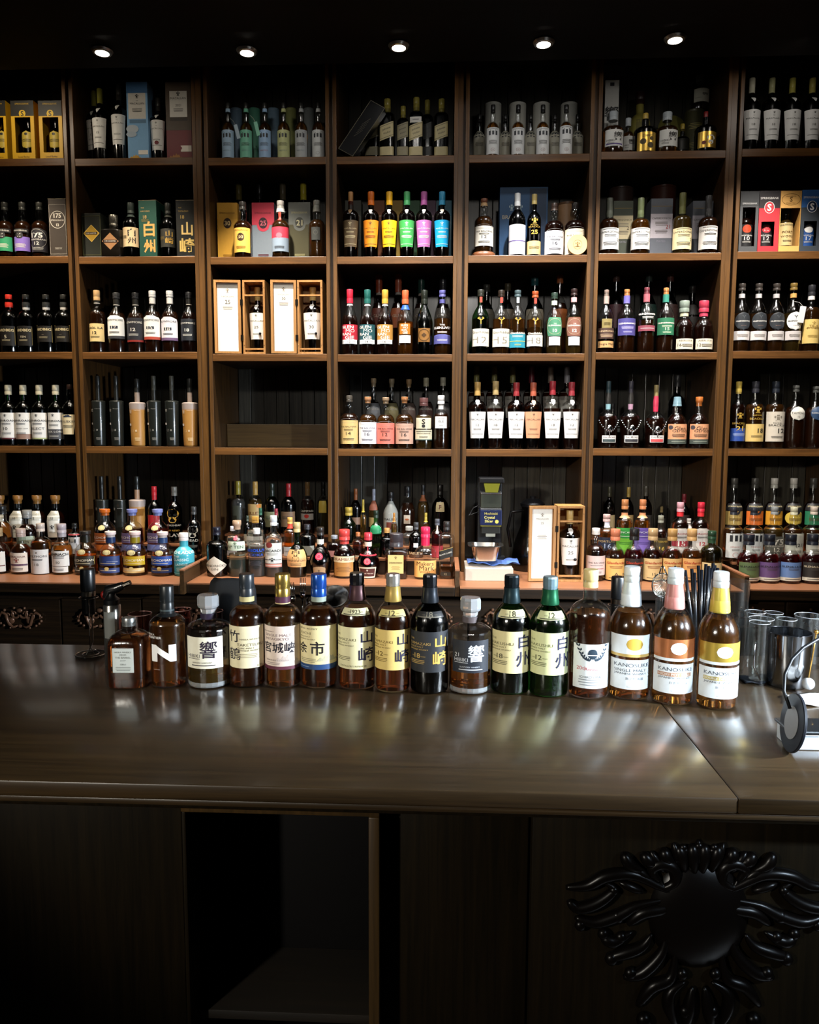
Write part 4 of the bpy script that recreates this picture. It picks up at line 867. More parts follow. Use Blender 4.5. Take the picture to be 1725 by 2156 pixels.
# ---------------------------------------------------------------- third shelf
for i, (x, n) in enumerate(((21, '5'), (57, 'TEN'), (99, ''), (136, ''))):
    B(0, 2, .06, 'ard', x, 621, 37, 'd', 'd', '#c83428' if i == 0 else '#2a2a28', ['black label bottle with red capsule', 'black label bottle marked TEN', 'gold-framed black label bottle', 'gold-edged black label bottle'][i],
      [(686, 728 if i < 2 else 720, .86, '#1b1815', [('ARDBEG', .22, .86, '#c8b890', 0, .025), (n or '#1', .55, .12 if n != 'TEN' else .3, '#d8ccb0'), ('#2', .72, .6, '#a89c7c'), ('@frame:1.15,.02', .5, .97, '#8a7434')])], cs=(.78, '#c83428' if i == 0 else '#2f3030'), nb=[(.74, .79, '#d8d4d0')] if i else ())
bow = [(206, 612, 33, 'c', 'm', '#b89468', 'yellow label bottle', '#d8be84', 'CAOL ILA', '12', INK), (247, 617, 37, 'c', 'm', '#2a2a2c', 'white arched label bottle, black foot', WH, 'BOWMORE', '12', INK), (287, 617, 36, 'c', 'm', '#1c1c1e', 'black label bottle with red edge', '#23232a', 'BOWMORE', '12', '#e0dcd4'),
       (322.5, 613, 36, 'c', 'm', '#d8d8d8', 'white arched label bottle, red foot', WH, 'BOWMORE', '15', INK), (359, 613, 36, 'c', 'm', '#d0d0d0', 'white arched label bottle, purple foot', '#e8e4ec', 'BOWMORE', '18', INK), (399, 616, 34, 'c', 'd', '#1c1c1e', 'black label bottle marked 18', '#22252c', 'BOWMORE', '18', '#e0dcd4')]
for i, (x, yt, w, g, q, cp, lk, lc, nm, n, ink) in enumerate(bow):
    y0 = [681, 664, 669, 664, 667, 671][i]; y1 = [719, 712, 717, 714, 716, 717][i]; foot = [None, '#3a3a3e', '#8c2a24', '#b04838', '#6e5478', None][i]
    bx = [('@rect:.45', .52, .36, '#2a3040')] if i in (1, 3, 4) else []
    L = [(y0, y1, .95, lc, [(nm, .2 if i else .25, .84, ink, 0, .02)]+bx+[(n, .52, .22, '#efe8dc' if bx else ink, 0, .02), ('#2', .74, .6, ink)], 'arch' if i in (1, 3, 4) else 'rect')]
    if foot: L.append((y1-5 if i != 2 else y1-1, y1+1 if i != 2 else y1+3, .95, foot))
    B(1, 2, .06, 'std' if i in (0,) else 'fid', x, yt, w, g, q, cp, lk, L, cs=(.80, '#e4e0dc' if i in (3, 4) else '#22211f'), nb=[(.79, .81, '#c8c4bc')])
def case_bottle(t, base, c, e, h, num, lk):
    cx = (c+e)/2+base.x; R = (e-c)*.5-.013; Hb = h*.93-.01
    b = bottle('mac', Vector((cx+.004, base.y+.06, base.z+.0095)), R, Hb, 'b', 'd', '#c8a868', [(.60, .20, .93, '#f0ece4', [('@crest', .10, .15), ('THE', .2, .1), ('MACALLAN', .30, .74), (num, .54, .22), ('#2', .8, .5)], 'taper', '#4a463f'), (.735, .645, .46, '#e8e4dc', [], 'tri')], capr=.34, nb=[(.27, .30, '#1a1a20')])
    MB().ball((R*.45, -R*.93, .285*Hb), .0065, 10).build('wax_seal', pm('#12121a', .3), b, True)
    tag(b, lk, 'bottle')
t1 = [('@crest', .10, .22), ('THE', .15, .12), ('MACALLAN', .19, .6), ('25', .27, .26, '#4a4038', 0, .01), ('#3', .36, .5)]
r = wood_case(2, 2, 452, 507, 511, 558, 590, 'open wooden bottle case with white card door, left of two on third shelf', .012, None, '25', '', t1); case_bottle(*r, '25', 'dark bottle with white label inside the left open wooden case')
t1 = [('@crest', .08, .22), ('THE', .12, .12), ('MACALLAN', .16, .6), ('30', .22, .18, '#4a4038', 0, .01), ('#3', .3, .5)]
r = wood_case(2, 2, 571, 624, 626, 679, 590, 'open wooden bottle case with white card door, right of two on third shelf', .012, None, '30', '', t1); case_bottle(*r, '30', 'dark bottle with white label inside the right open wooden case')
gm = [(737, 610, '#b02434', 'red'), (774, 611, '#1f4f55', 'teal'), (811, 611, '#c08a3e', 'ochre')]
for i, (x, yt, c, nm) in enumerate(gm):
    B(3, 2, .055, 'moran', x, yt, 34, 'c', 'd', ['#c8283c', '#205a52', '#c89a3c'][i], f"{nm} label bottle with {nm} cap",
      [(683, 715, .96, c if i != 2 else '#bd8840', [('GLEN', .18, .62, '#f0e8dc', -.18, .02), ('MO', .42, .42, '#f0e8dc', .12, .02), ('RAN', .64, .46, '#f0e8dc', -.28, .02), ('GIE', .87, .44, '#f0e8dc', .06, .02)]), (715, 724, .9, '#efe9e6', [(['12', '14', '16'][i], .5, .16), ('#1', .5, .3, None, .5), ('#1', .5, .3, None, -.5)])], nb=[(.755, .79, '#e8e4e0')], lv=.60)
B(3, 2, .055, 'moran', 853.5, 612, 35, 'c', 'o', '#d8643c', 'glowing amber bottle, blue neck', [(681, 704, .62, '#b8701e', [('GLEN', .16, .62, '#f0e8dc', -.1, .02), ('MO', .4, .42, '#f0e8dc', .1, .02), ('RAN', .62, .46, '#f0e8dc', -.1, .02), ('GIE', .85, .44, '#f0e8dc', .06, .02)]), (706, 722, .66, '#f4efe8')], nb=[(.70, .77, '#2a5ac8')], lv=.52)
B(3, 2, .055, 'moran', 893.5, 612, 36, 'g', 'd', '#1c2018', 'dark green bottle with bronze lattice label', [(691, 720, .68, '#8a5f2c', [('@ring:1.1,.05', .5, .9, '#4a3010'), ('@dia', .5, .4, '#4a3010'), ('@frame:1.1,.03', .5, .95, '#4a3010')])])
B(3, 2, .055, 'fid', 931.5, 582 if False else 612, 35, 'c', 'a', '#5a5890', 'clear bottle with purple foot label', [(.47, .33, .95, None, [('THE', .1, .25, '#f0e8e0'), ('GLENLIVET', .42, .95, '#f4ece4', 0, .025), ('#2', .9, .6, '#d8ccc0')]), (704, 724, .97, '#5a5a96', [('#2', .6, .6, '#c8c4d8')], 'arch')], nb=[(.80, .86, '#54528a')], lv=.56)
for i, (x, yt, c) in enumerate(((798.5, 580, '#8a3c24'), (839, 579, '#a05038'), (887, 582, '#1c3a34'), (934, 582, '#2a2a30'))):
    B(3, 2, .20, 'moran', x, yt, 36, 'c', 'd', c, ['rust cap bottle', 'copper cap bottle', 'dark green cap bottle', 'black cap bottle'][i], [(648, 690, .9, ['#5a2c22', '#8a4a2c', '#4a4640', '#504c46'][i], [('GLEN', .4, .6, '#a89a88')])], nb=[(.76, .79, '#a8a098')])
fd = [(1012, 611, 36, 'g', 'm', '#26261e', 'green glass bottle, cream 12 label', '#e4dcca', '12', '#c84434'), (1055, 612, 36, 'c', 'a', '#2a2018', 'cream 15 label bottle', '#e6dcc8', '15', '#c84434'), (1089.5, 612, 34, 'c', 'a', '#4a5a5c', 'turquoise label bottle', '#2a8ea2', '', '#cfe4ea'), (1126, 614, 34, 'c', 'a', '#b0522c', 'white 18 label bottle', '#e8e0d2', '18', '#c84434')]
for i, (x, yt, w, g, q, cp, lk, lc, n, tagc) in enumerate(fd):
    y0 = [692, 692, 702, 705][i]; y1 = [729, 730, 732, 729][i]
    B(4, 2, .055, 'fid', x, yt, w, g, q, cp, lk, [(y0, y1, .96, lc, ([('Glenfiddich', .2, .82), (n, .64, .44, '#8a8274', .1), ('#2', .6, .3, None, -.55)] if i != 2 and i != 3 else [('#2', .2, .7, '#cfe0e0'), ('@rect:.04', .55, .9, '#d8c860'), ('#2', .8, .4, '#d8c860')] if i == 2 else [(n, .5, .44, '#8a8274', .1), ('#1', .5, .4, None, -.6)])), (.60, .42, .5, None, [('@stag', .5, .7, '#c89a3c')])]+([(.36, .29, .92, None, [('Glenfiddich', .5, .84, '#f0e4d8', 0, .02)])] if i > 1 else []), lv=.55)
    p = _pend[-1][5]; R_ = .5*w*3.53/FOC; H_ = atY(x, yt, YS+.055).z-SZ[2][4]
    MB().box(-.006, .006, -R_*.40-.0022, -R_*.40-.001, H_*.80, H_*.885).build('neck_tag', pm(tagc, .5), p)
for i, (x, yt, c, n, k_) in enumerate(((1166.5, 617, '#4f8a68', '10', '#c8d8c0'), (1207.5, 609, '#8a5c4c', '12', '#d8a8a8'))):
    B(4, 2, .055, 'fid', x, yt, 34, 'c', 'y', '#2a3a30' if i == 0 else '#2a1c1a', f"{['green', 'brown'][i]} shield label bottle, white panel", [(668, 707, .88, c, [('@ring:1.2,.02', .5, .9, '#c8bc98'), ('THE', .34, .16, '#f0ece0'), ('GLENGRANT', .44, .82, '#f0ece0', 0, .02), (n, .72, .24, '#f0ece0', 0, .03)], 'shield'), (709, 727, .66, '#f4f2f4')], nb=[(.80, .87, k_)], lv=.57)
for i, (x, yt, c, w) in enumerate(((1024, 600, '#3a3a36', 36), (1068, 598, '#4a4434', 34), (1124.5, 586, '#1c4a50', 40), (1177, 580, '#a05a34', 34))):
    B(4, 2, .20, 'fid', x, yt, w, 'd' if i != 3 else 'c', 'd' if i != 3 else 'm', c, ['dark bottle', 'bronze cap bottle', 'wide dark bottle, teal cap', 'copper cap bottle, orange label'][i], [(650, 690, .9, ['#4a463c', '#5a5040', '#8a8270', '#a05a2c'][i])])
gd = [(1275.5, 611, 33, '#b09a90', 'tall brown and gold label bottle'), (1318.5, 610, 37, '#7a70c0', 'violet label bottle, violet cap'), (1360, 606, 37, '#c06a74', 'black-print bottle, pink cap'), (1400.5, 607, 36, '#3c8a78', 'green label bottle, teal cap')]
for i, (x, yt, w, k_, lk) in enumerate(gd):
    nmL = ('GLENDRONACH', .3, .9, '#f0e8dc', 0, .02)
    L = [[(671, 692, .62, '#8a7a4a', [('#4', .5, .7, '#5a4a24')]), (.39, .22, .95, '#4a352c', [('GLENDRONACH', .3, .92, '#d8b890', 0, .02), ('#3', .7, .7, '#c8a888')]), (718, 732, .95, '#c89a64', [('Single Malt', .5, .8)])],
         [(670, 706, .95, '#4c4684', [nmL, ('#3', .55, .6, '#b8b0e0'), ('#2', .8, .5, '#b8b0e0'), ('@frame:.9,.02', .5, .95, '#8a82c0')])],
         [(.62, .44, .92, None, [('GLENDRONACH', .2, .98, '#f4ece4', 0, .02), ('#2', .48, .7, '#e0d8d0'), ('21', .85, .2, '#e8e0d8')]), (685, 697, .92, '#8a4450', [('#1', .5, .7, '#e8c8c8')])],
         [(669, 705, .95, '#2e6e4e', [nmL, ('#2', .5, .6, '#c8d8b8'), ('15', .65, .18, '#e0e8d0'), ('#2', .85, .5, '#c8d8b8')])]][i]
    B(5, 2, .055, 'fid', x, yt, w, 'c', 'm' if i else 'd', '#c8824a' if i in (1, 3) else '#7a3a44' if i == 2 else '#8a766c', lk, L, nb=[(.78, .90, k_)], lv=.50, capr=.30)
for i, (x, c, n) in enumerate(((1440, '#7a857a', '16'), (1481, '#a83448', '12'))):
    B(5, 2, .055, 'aber', x, 634, 40, 'c', 'd', c, f"round-shouldered bottle, {['grey-green', 'crimson'][i]} cap", [(713, 735, .86, '#e4d8c0', [('ABERLOUR', .18, .7), (n, .6, .2, None, -.6), ('#3', .65, .6, None, .2)])], nb=[(.70, .78, '#c8c8a8' if i == 0 else '#c04058')], lv=.64)
for i, (x, yt, c) in enumerate(((1295, 577, '#4a3430'), (1363, 577, '#2e3c38'), (1408, 577, '#54302c'), (1455, 603, '#2c2c2a'))):
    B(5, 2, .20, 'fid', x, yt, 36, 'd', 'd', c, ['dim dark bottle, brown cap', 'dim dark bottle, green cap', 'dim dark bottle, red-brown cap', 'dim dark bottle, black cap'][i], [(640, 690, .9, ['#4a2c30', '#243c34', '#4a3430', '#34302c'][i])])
for i, (x, yt) in enumerate(((1559.5, 598), (1595, 598), (1632, 598), (1668, 597))):
    dk = i < 3
    B(6, 2, .055, 'fid', x, yt, 36, 'c', 'y' if i == 3 else 'a', '#3a3430' if dk else '#7a6230', ['dark oval label bottle', 'dark oval label bottle, grey neck', 'dark oval label bottle marked 15', 'white disc label bottle, gold cap'][i],
      [(657 if dk else 656, 695, .84, '#33363a' if dk else '#efeeea', [('GLENGOYNE', .50, .84, '#e0dcd4' if dk else '#4a4844', 0, .02), ('#1', .75, .3, '#a08070'), ('@stag', .28, .2, '#5a5e62')], 'oval'), (697, 716, .9, '#d8d0cc', [('#3', .5, .6, '#8a827a')])], nb=[(.79, .85, '#c8c4c4' if dk else '#e0a860')], lv=.56)
B(6, 2, .05, 'std', 1706, 601, 36, 'c', 'a', '#2a2a2e', 'yellow tilted label bottle with pale tag', [(672, 723, .95, '#e8c878', [('@crest', .15, .2, '#b89a50'), ('TRUE', .28, .4, '#9a7a38'), ('OTHERS', .36, .6, '#8a6a2c', 0, .02), ('#3', .7, .5, '#b89a50')])], nb=[(.78, .88, '#e8e4e0')])
p = atY(1689, 662, YS+.012); t = empty('neck_tag', (p.x, p.y, p.z)); t.rotation_euler = (0, math.radians(8), 0); tag(t, 'white card tag hanging beside a yellow label bottle', 'tag')
MB().box(-.013, .013, 0, .001, -.036, .036).build('card', pm('#e8e6e6', .5), t); MB().tube([(0, .0005, .034), (-.02, .002, .05), (-.05, .004, .052)], .0008, 5).build('string', pm('#d8d4cc', .7), t)

# ---------------------------------------------------------------- fourth shelf
lp = [(-14, '', '#3a3a3c'), (20, '10', '#5a2a30'), (51, 'QUARTER CASK', '#9a7a6c'), (85, 'SELECT', '#a8b080'), (119.5, 'CASK LORE', '#4a4a4e')]
for i, (x, n, fc) in enumerate(lp):
    B(0, 3, .055, 'std', x, 811, 33, 'g', 'd', '#b8b098', ['white label bottle cut by the frame', 'white label bottle numbered 10', 'white label bottle with brown foot', 'white label bottle with green foot', 'white label bottle with charcoal foot'][i],
      [(869, 925, .97, '#e6e3de', [('@crest', .1, .18), ('LAPHROAIG', .30, .95, INK, 0, .015), ('#2', .42, .6), (n or '#1', .60, .2 if n == '10' else .7), ('#2', .78, .6)]), (910 if i == 4 else 914 if i == 2 else 922, 925, .97, fc)] if i != 4 else [(869, 904, .97, '#e6e3de', [('@crest', .15, .18), ('LAPHROAIG', .5, .95, INK, 0, .015), ('#2', .75, .6)]), (904, 925, .97, fc, [('CASK LORE', .25, .85, '#e8e4dc', 0, .02), ('#2', .7, .6, '#c8c4bc')])], capr=.42)
B(0, 3, .05, 'ard', 152, 810, 34, 'd', 'm', '#2a1c18', 'ragged cream map label bottle', [(873, 915, .9, '#e0cfa8', [('TALISKER', .35, .9, '#3a3a44', 0, .015), ('#3', .6, .6), ('@hills', .05, .5, '#28344a')], 'trap')])
for i, x in enumerate((208.5, 246.5, 290.5, 325.5, 363, 401)):
    cl = i in (2, 5)
    items = [('#6', .16, .22, '#b8b4ac' if not cl else '#e8dccb', -.62, 0, 1.8), ('Octomore', .12, .36, '#a8a49c' if not cl else '#e8dccb', .25), ('@rect:.9', .50, .20, '#d8d4d4', -.80), ('@ring', .66, .2, '#8a8680' if not cl else '#e0c8a0', -.4), ('8', .66, .10, '#a8a49c' if not cl else '#f0e0c0', .1), ('#6', .88, .40, '#8a8780' if not cl else '#e8d0a0', .25)]
    B(1, 3, .055, 'octo', x, 798 if cl else 792, 33 if cl else 29, 'frost' if cl else '#1d1f1c', None, '#1c1c1a' if i < 3 or i == 5 else '#3a3a34', ['matte black tall bottle', 'matte black tall bottle, dark neck', 'frosted amber tall bottle', 'matte black tall bottle, grey cap', 'matte black tall bottle, silver cap', 'frosted amber tall bottle, white square'][i],
      [(.60, .04, .86, None, items)], cs=(.66, '#1a1a18' if not cl else '#8a7a70'), lv=.58)
bl = [(736, 833, '#d8b878', 'tan label bottle, faceted neck', '14'), (775, 836, '#eceaf2', 'white label bottle with small barrow drawing', '16'), (812.5, 837, '#e07a6a', 'coral pink label bottle', '12'), (852, 836, '#c8a08c', 'dusty pink label bottle', '16')]
for i, (x, yt, c, lk, n) in enumerate(bl):
    B(3, 3, .055, 'balv', x, yt, 38, 'c', 'a' if i else 'm', ['#4a443c', '#b8845c', '#9a8064', '#b0784c'][i], lk, balL([885, 889, 891, 892][i], 935, c, n), top='cork' if i else None, capr=.38)
    if i == 1: pass
B(3, 3, .055, 'std', 892.5, 838, 36, 'c', 'y', '#5a3a38', 'two-part cream label bottle', [(880, 903, .85, '#d8d0b4', [('S', .35, .2, INK, 0, .02), ('@disc', .75, .2, '#2a2a2a')]), (905, 927, .95, '#d8d0b4', [('#1', .15, .8), ('SPRINGBANK', .35, .7), ('#2', .7, .5), ('@rect:.05', .97, 1, '#2a4a4a')])], capr=.50)
B(3, 3, .055, 'std', 929, 833, 33, 'c', 'm', '#e8e6e4', 'small white square label bottle, white cap', [(877, 902, .74, '#ecebea', [('GRAND', .2, .5), ('ISLE', .42, .4), ('#2', .75, .4)])], cs=(.74, '#e0dedc'), capr=.46)
for i, (x, yt, c) in enumerate(((787, 797, '#a89070'), (825, 798, '#9a8a70'), (861, 799, '#b09068'), (897, 796, '#c8c4a8'), (932.5, 795, '#c8c4b0'))):
    B(3, 3, .20, 'balv', x, yt, 32, 'c', 'd', c, ['cork stopper bottle, grey label', 'cork stopper bottle, khaki label', 'cork stopper bottle, brown label', 'pale capped dark bottle, red-brown label', 'pale capped dark bottle, grey label'][i], [(849, 900, .9, ['#7a7a7c', '#8a7f58', '#6a5850', '#4a3430', '#6a6668'][i], [('BALVENIE', .25, .8, '#b0aca0')])], top='cork' if i < 3 else None)
mc = [(1005, 805, WH, '12', '#a8864c', 'bronze'), (1043, 803, WH, '18', '#a08a5c', 'taupe'), (1086.5, 806, WH, '12', '#8a2c30', 'dark red'), (1122, 806, '#e2a27c', '', '#a0523c', 'copper'), (1162.5, 803, WH, '18', '#8c2830', 'crimson'), (1205, 805, WH, '12', '#8a2c34', 'maroon')]
for i, (x, yt, c, n, k_, nm) in enumerate(mc):
    B(4, 3, .055, 'mac', x, yt, 37, 'c' if i in (1, 4, 5) else 'b', 'd', k_, f"{'peach' if i == 3 else 'white'} label bottle, {nm} capsule", mac('', n, .94, c if i == 3 else '#f2f0ee', (867, 923)), lv=.60, capr=.36)
for i, (x, k_) in enumerate(((1002.5, '#8a8450'), (1040, '#848050'), (1078.5, '#8a8652'), (1118, '#6a2430'), (1158, '#8a7c70'), (1195, '#9a98a0'))):
    B(4, 3, .20, 'mac', x, 772, 35, 'b', 'd', k_, ['olive cap bottle', 'khaki cap bottle', 'moss cap bottle', 'wine-red cap bottle', 'beige cap bottle', 'silver cap bottle'][i], mac('', '', .94, '#a8a49c', (825, 880)), capr=.34)
for i, (x, yt, c, nk, lk) in enumerate(((1280, 803, '#2a3a40', '#8ab0b8', 'stag bottle with silver-blue neck'), (1327, 803, '#34323a', '#b08aa0', 'stag bottle with mauve neck'), (1380, 811, '#8a7a50', '#d83858', 'stag bottle with red neck'))):
    b_ = B(5, 3, .06, 'dal', x, yt, 43, 'c', 'd', c, lk, [(917, 932, .66, '#e4e0de', [('DALMORE', .28, .8, '#4a4648', 0, .01), ('@rect:.24', .72, .88, ['#3c4a4c', '#34343a', '#c8484c'][i])])], cs=(.66, '#2a2826' if i < 2 else '#b83850'), nb=[(.58, .72, nk)], lv=.48)
    R_ = .5*43*3.52/FOC; H_ = atY(x, yt, YS+.06).z-SZ[3][5]; pr = Prof('dal', R_, H_); m = MB()
    for s in (-1, 1):
        for q in range(7):
            u = s*(.12+.13*q); z = H_*(.25+.16*(q/6)**1.3); m.ball(surf(pr, min(.97, abs(u))*s, z, .95, .001), .0042, 6)
    for q in range(4): m.ball(surf(pr, 0, H_*(.24-.018*q), .95, .001), .004-.0005*q, 6)
    m.ball(surf(pr, 0, H_*.30, .95, 0), .013, 8, 1, .35, 1.1)
    m.build('silver_stag_emblem', pm('#dfe2e6', .16, 1.0), b_, True)
for i, (x, yt, c) in enumerate(((1425, 836, '#7a98a4'), (1471, 836, '#b0642c'))):
    B(5, 3, .055, 'stock', x, yt, 41, 'c', 'd', c, f"peach label bottle, {['blue-grey', 'orange-brown'][i]} cap", [(893, 925, .93, '#d89a72', [('@disc', .22, .22, '#4a4448', -.7), ('Glen', .28, .5, '#3a2a20', .1), ('Garioch', .45, .7, '#3a2a20', .15), ('#3', .75, .6)]), (925, 935, .93, '#4a524c', [('#1', .5, .6, '#a8b0a0')])], top='cone' if i == 0 else 'cork', capr=.36)
for i, (x, yt) in enumerate(((1290, 850), (1385, 848), (1424, 790))):
    B(5, 3, .21, 'dal' if i < 2 else 'std', x, yt, 36, 'd', 'd', '#2a2a2c', ['dim squat bottle, grey label', 'dim squat bottle, olive label', 'dim tall bottle, brown label'][i], [(880, 910, .8, ['#5a5c58', '#6a6048', '#6a4a34'][i])])
B(6, 3, .055, 'std', 1553, 804, 30, 'c', 'd', '#a89040', 'blue label bottle numbered 21, gold cap', [(.52, .28, .9, None, [('@crest', .1, .5, '#b8943c'), ('BRACKLA', .6, .9, '#b8943c', 0, .02), ('21', .92, .4, '#d8b048', 0, .02)]), (902, 929, .96, '#2c4c9c', [('#3', .5, .7, '#a8b8e0')])], cs=(.82, '#9a8448'))
B(6, 3, .055, 'std', 1588, 804, 38, 'c', 'a', '#2a2a30', 'yellow label bottle numbered 18', [(.62, .42, .8, None, [('@crest', .2, .5, '#b8943c'), ('ROYAL', .62, .5, '#b8943c'), ('BRACKLA', .88, .85, '#b8943c', 0, .02)]), (893, 930, .96, '#dcbc72', [('18', .38, .28, INK, .3, .015), ('#2', .7, .6)])], cs=(.83, '#1c2438'))
B(6, 3, .055, 'std', 1630.5, 804, 39, 'c', 'a', '#20242c', 'tall off-white label bottle numbered 12', [(867, 930, .96, '#d2c8b8', [('@crest', .2, .4, '#8a8274'), ('ROYAL', .38, .36), ('BRACKLA', .45, .72, INK, 0, .015), ('12', .64, .28, INK, .3, .012), ('#2', .85, .6)])], cs=(.83, '#2a2c34'))
for i, (x, c, yt) in enumerate(((1673, '#dcd8cc', 812), (1715, '#2a4668', 814))):
    B(6, 3, .055, 'fid', x, yt, 40, 'c', 'm', '#5a5a56', ['white shield label bottle', 'blue oval label bottle'][i], [(856, 885, .72, c, [('TAMDHU' if i == 0 else 'TAMNAVULIN', .48, .9, INK if i == 0 else '#f0ece4', 0, .02), ('12', .75, .14)], 'oval')], capr=.34)
# ---------------------------------------------------------------- back counter
def K(bay, tier, kind, x, yt, w, g, q, cap, look, labels, d=0, **kw): return B(bay, 4, d, kind, x, yt, w, g, q, cap, look, labels, tier=tier, **kw)
# leftmost bay
for i, (x, n) in enumerate(((1, ''), (39, '10'), (79, '12'), (118, '15'))):
    K(0, 2, 'stock', x, 1043, 37, 'c', 'd', '#9a6a34', ['round cork bottle cut by the frame', 'round cork bottle, white trapezoid label', 'round cork bottle, partly hidden label', 'round cork bottle, 15 label'][i], [(1077, 1132, .82, '#e0dcd2', [('GLENTURRET', .12, .8, '#b0a890'), (n or '#1', .27, .16), ('@crest', .6, .3, '#1c1c1e'), ('#1', .8, .4)], 'trap')], top='cork', capr=.52)
K(0, 1, 'stock', 5, 1065, 40, 'c', 'a', '#1c1c1c', 'amber bottle, black cap', [(1150, 1170, .8, '#c8c0b0')])
K(0, 1, 'stock', 58, 1074, 42, 'c', 'd', '#8a8884', 'grey cap bottle, pale green label', [(1130, 1160, .9, '#b8c4b0', [('GOLD', .4, .5)])], nb=[(.80, .86, '#3a444c')])
K(0, 1, 'std', 157, 1102, 26, 'k', None, '#20201e', 'black bottle with portrait label', [(1124, 1168, .95, '#b8b4b4', [('@face', .42, .6, '#2a2a2c'), ('@rect:.1', .06, 1, '#a84048')])], d=.0)
ft = [(-4, 1112, 44, 'c', 'd', '#a08a68', 'dark bottle cut by the frame', [(1163, 1205, .9, '#dcd4c8', [('@rect:.06', .7, .96, '#6a2a24')])]), (45, 1113, 42, 'c', 'm', '#b09a90', 'small cream label bottle with crown print', [(1165, 1205, .86, '#e2d2c0', [('EDRADOUR', .2, .8, '#6a3a34', 0, .015), ('@crest', .38, .3, '#8a4a40'), ('@rect:.1', .63, .98, '#5a3a50'), ('#2', .85, .7)])], {}),
      (87, 1102, 42, 'c', 'a', '#c8b8ac', 'tall white label bottle with bird print', [(1158, 1209, .92, '#d6d2cc', [('AULTMORE', .28, .85, INK, 0, .012), ('#2', .42, .6), ('18', .62, .16), ('@dia', .13, .08, INK)])], {}), (131, 1103, 41, 'c', 'y', '#b0a4a8', 'two-part white label bottle, silver capsule', [(1161, 1193, .9, '#dcd8d0', [('BENRIACH', .22, .92, INK, 0, .03), ('#2', .42, .7), ('10', .75, .16)]), (1194, 1206, .82, '#dcd8d0', [('#2', .5, .7)])], {})]
for f in ft: K(0, 0, 'stock' if f[0] != 87 else 'std', *f[:6], f[6], f[7], **(dict(cs=(.74, '#a49ca0')) if f[0] == 131 else {}), lv=.58 if f[0] == 131 else None)
# second bay
for i, x in enumerate((216, 254, 290)):
    cl = i == 2
    K(1, 2, 'octo', x, 1003, 33 if cl else 27, 'frost' if cl else '#1d1f1c', None, '#1a1a18', ['tall matte black bottle', 'tall matte black bottle, white square', 'tall frosted amber bottle'][i], [(.60, .04, .86, None, [('#6', .16, .22, '#c8c4bc', -.6, 0, 1.8), ('Octomore', .14, .36, '#c8c4bc', .3), ('@rect:.9', .5, .22, '#d8d4d4', -.75)])], cs=(.66, '#1a1a18' if not cl else '#b08a6c'), lv=.58)
K(1, 2, 'std', 326, 1024, 27, 'd', 'd', '#c82830', 'dark bottle with red capsule', [(1085, 1130, .9, '#a01c24')], cs=(.76, '#b82028'))
sk = lambda c: [(.62, .36, .86, None, [('@skull', .5, .88, c), ('@eyes', .5, .88, '#0c0c0c')])]
K(1, 2, 'std', 368, 1025, 31, 'k', None, '#6a665e', 'black bottle with gold skull', sk('#c89a3c')+[(.36, .10, .96, None, [('SMOKEHEAD', .15, .95, '#dcd8d0', 0, .03), ('RUM REBEL', .5, .8, '#c89a3c', 0, .02), ('ISLAY', .82, .8, '#b8b4ac', 0, .02)])])
K(1, 1, 'std', 409, 1067, 27, 'k', None, '#3a3a3a', 'small black bottle with silver skull', sk('#cfc8b8')+[(.36, .12, .9, None, [('HEAD', .2, .8, '#b8b4ac', 0, .02), ('#3', .7, .7, '#8a8680')])])
for i, (x, c, c2, nm) in enumerate(((222, '#a4582a', '#b0561c', 'orange'), (279, '#6a5a84', '#6a70a0', 'mauve'), (333, '#6a5a80', '#6c72a4', 'violet'))):
    K(1, 1, 'kilc', x, 1072, 43, 'c', 'd', ['#c8641e', '#7a80b8', '#8088c0'][i], f"rounded bottle, {nm} stopper and label", [(1123, 1144, .93, c, [('KILCHOMAN', .45, .92, '#e8e0d8', 0, .025), ('#1', .75, .5, '#d8d0c8')]), (1147, 1160, .9, c2), (.66, .545, .36, '#d8c890', [('@ring', .5, .7, '#a89858')], 'oval')], lv=.58)
kf = [(181, 1118, 44, '#2a2418', '#3a3024', '#1f1d14', 'gold-framed black', 'o'), (233.5, 1119, 45, '#24386c', '#2c3c70', '#1c3058', 'plain navy', 'a'), (285, 1119, 47, '#b8981c', '#d8b878', '#8a7a1c', 'mustard', 'a'), (343, 1120, 46, '#20448c', '#2c4480', '#2a4068', 'royal blue', 'a')]
for i, (x, yt, w, c, c2, nk, nm, q) in enumerate(kf):
    K(1, 0, 'kilc', x, yt, w, 'c', q, ['#2a2622', '#e0d0cc', '#e4ccc4', '#dccac4'][i], f"rounded amber bottle with {nm} label", [(1172, 1191, .94, c, [('KILCHOMAN', .45, .9, '#e8dcc0', 0, .025) if i != 1 else ('#1', .6, .4, '#a8b0c8', .4), ('#1', .8, .6, '#c8b890')]+([('@frame:.4,.015', .5, .97, '#b89a4c')] if i == 0 else [])), (1197 if i else 1196, 1207, .9, c2, [('@disc', .1, .18, '#c8b070'), ('#1', .5, .7, '#c8c0a8')]), (.60, .475, .36, '#d4c490', [('@ring', .5, .7, '#a89858')], 'oval')], cs=(.74, nk), lv=.56)
K(1, 0, 'stock', 387.5, 1122, 42, '#46a6b4', None, '#d8d0cc', 'turquoise opaque bottle with white capitals', [(.64, .30, .97, None, [('BRUICHLADDICH', .24, 1.6, '#d8ecec', 0, .02), ('THE', .52, .3, '#d0e8e8', -.4, .02), ('CLASSIC', .74, .66, '#d0e8e8', -.1, .02)]), (.30, .08, .8, None, [('LADDIE', .12, .7, '#c8e4e4', 0, .02), ('#4', .62, .6, '#b8dcdc')])], nb=[(.82, .86, '#2a8a9c'), (.06, .075, '#7accd4')])
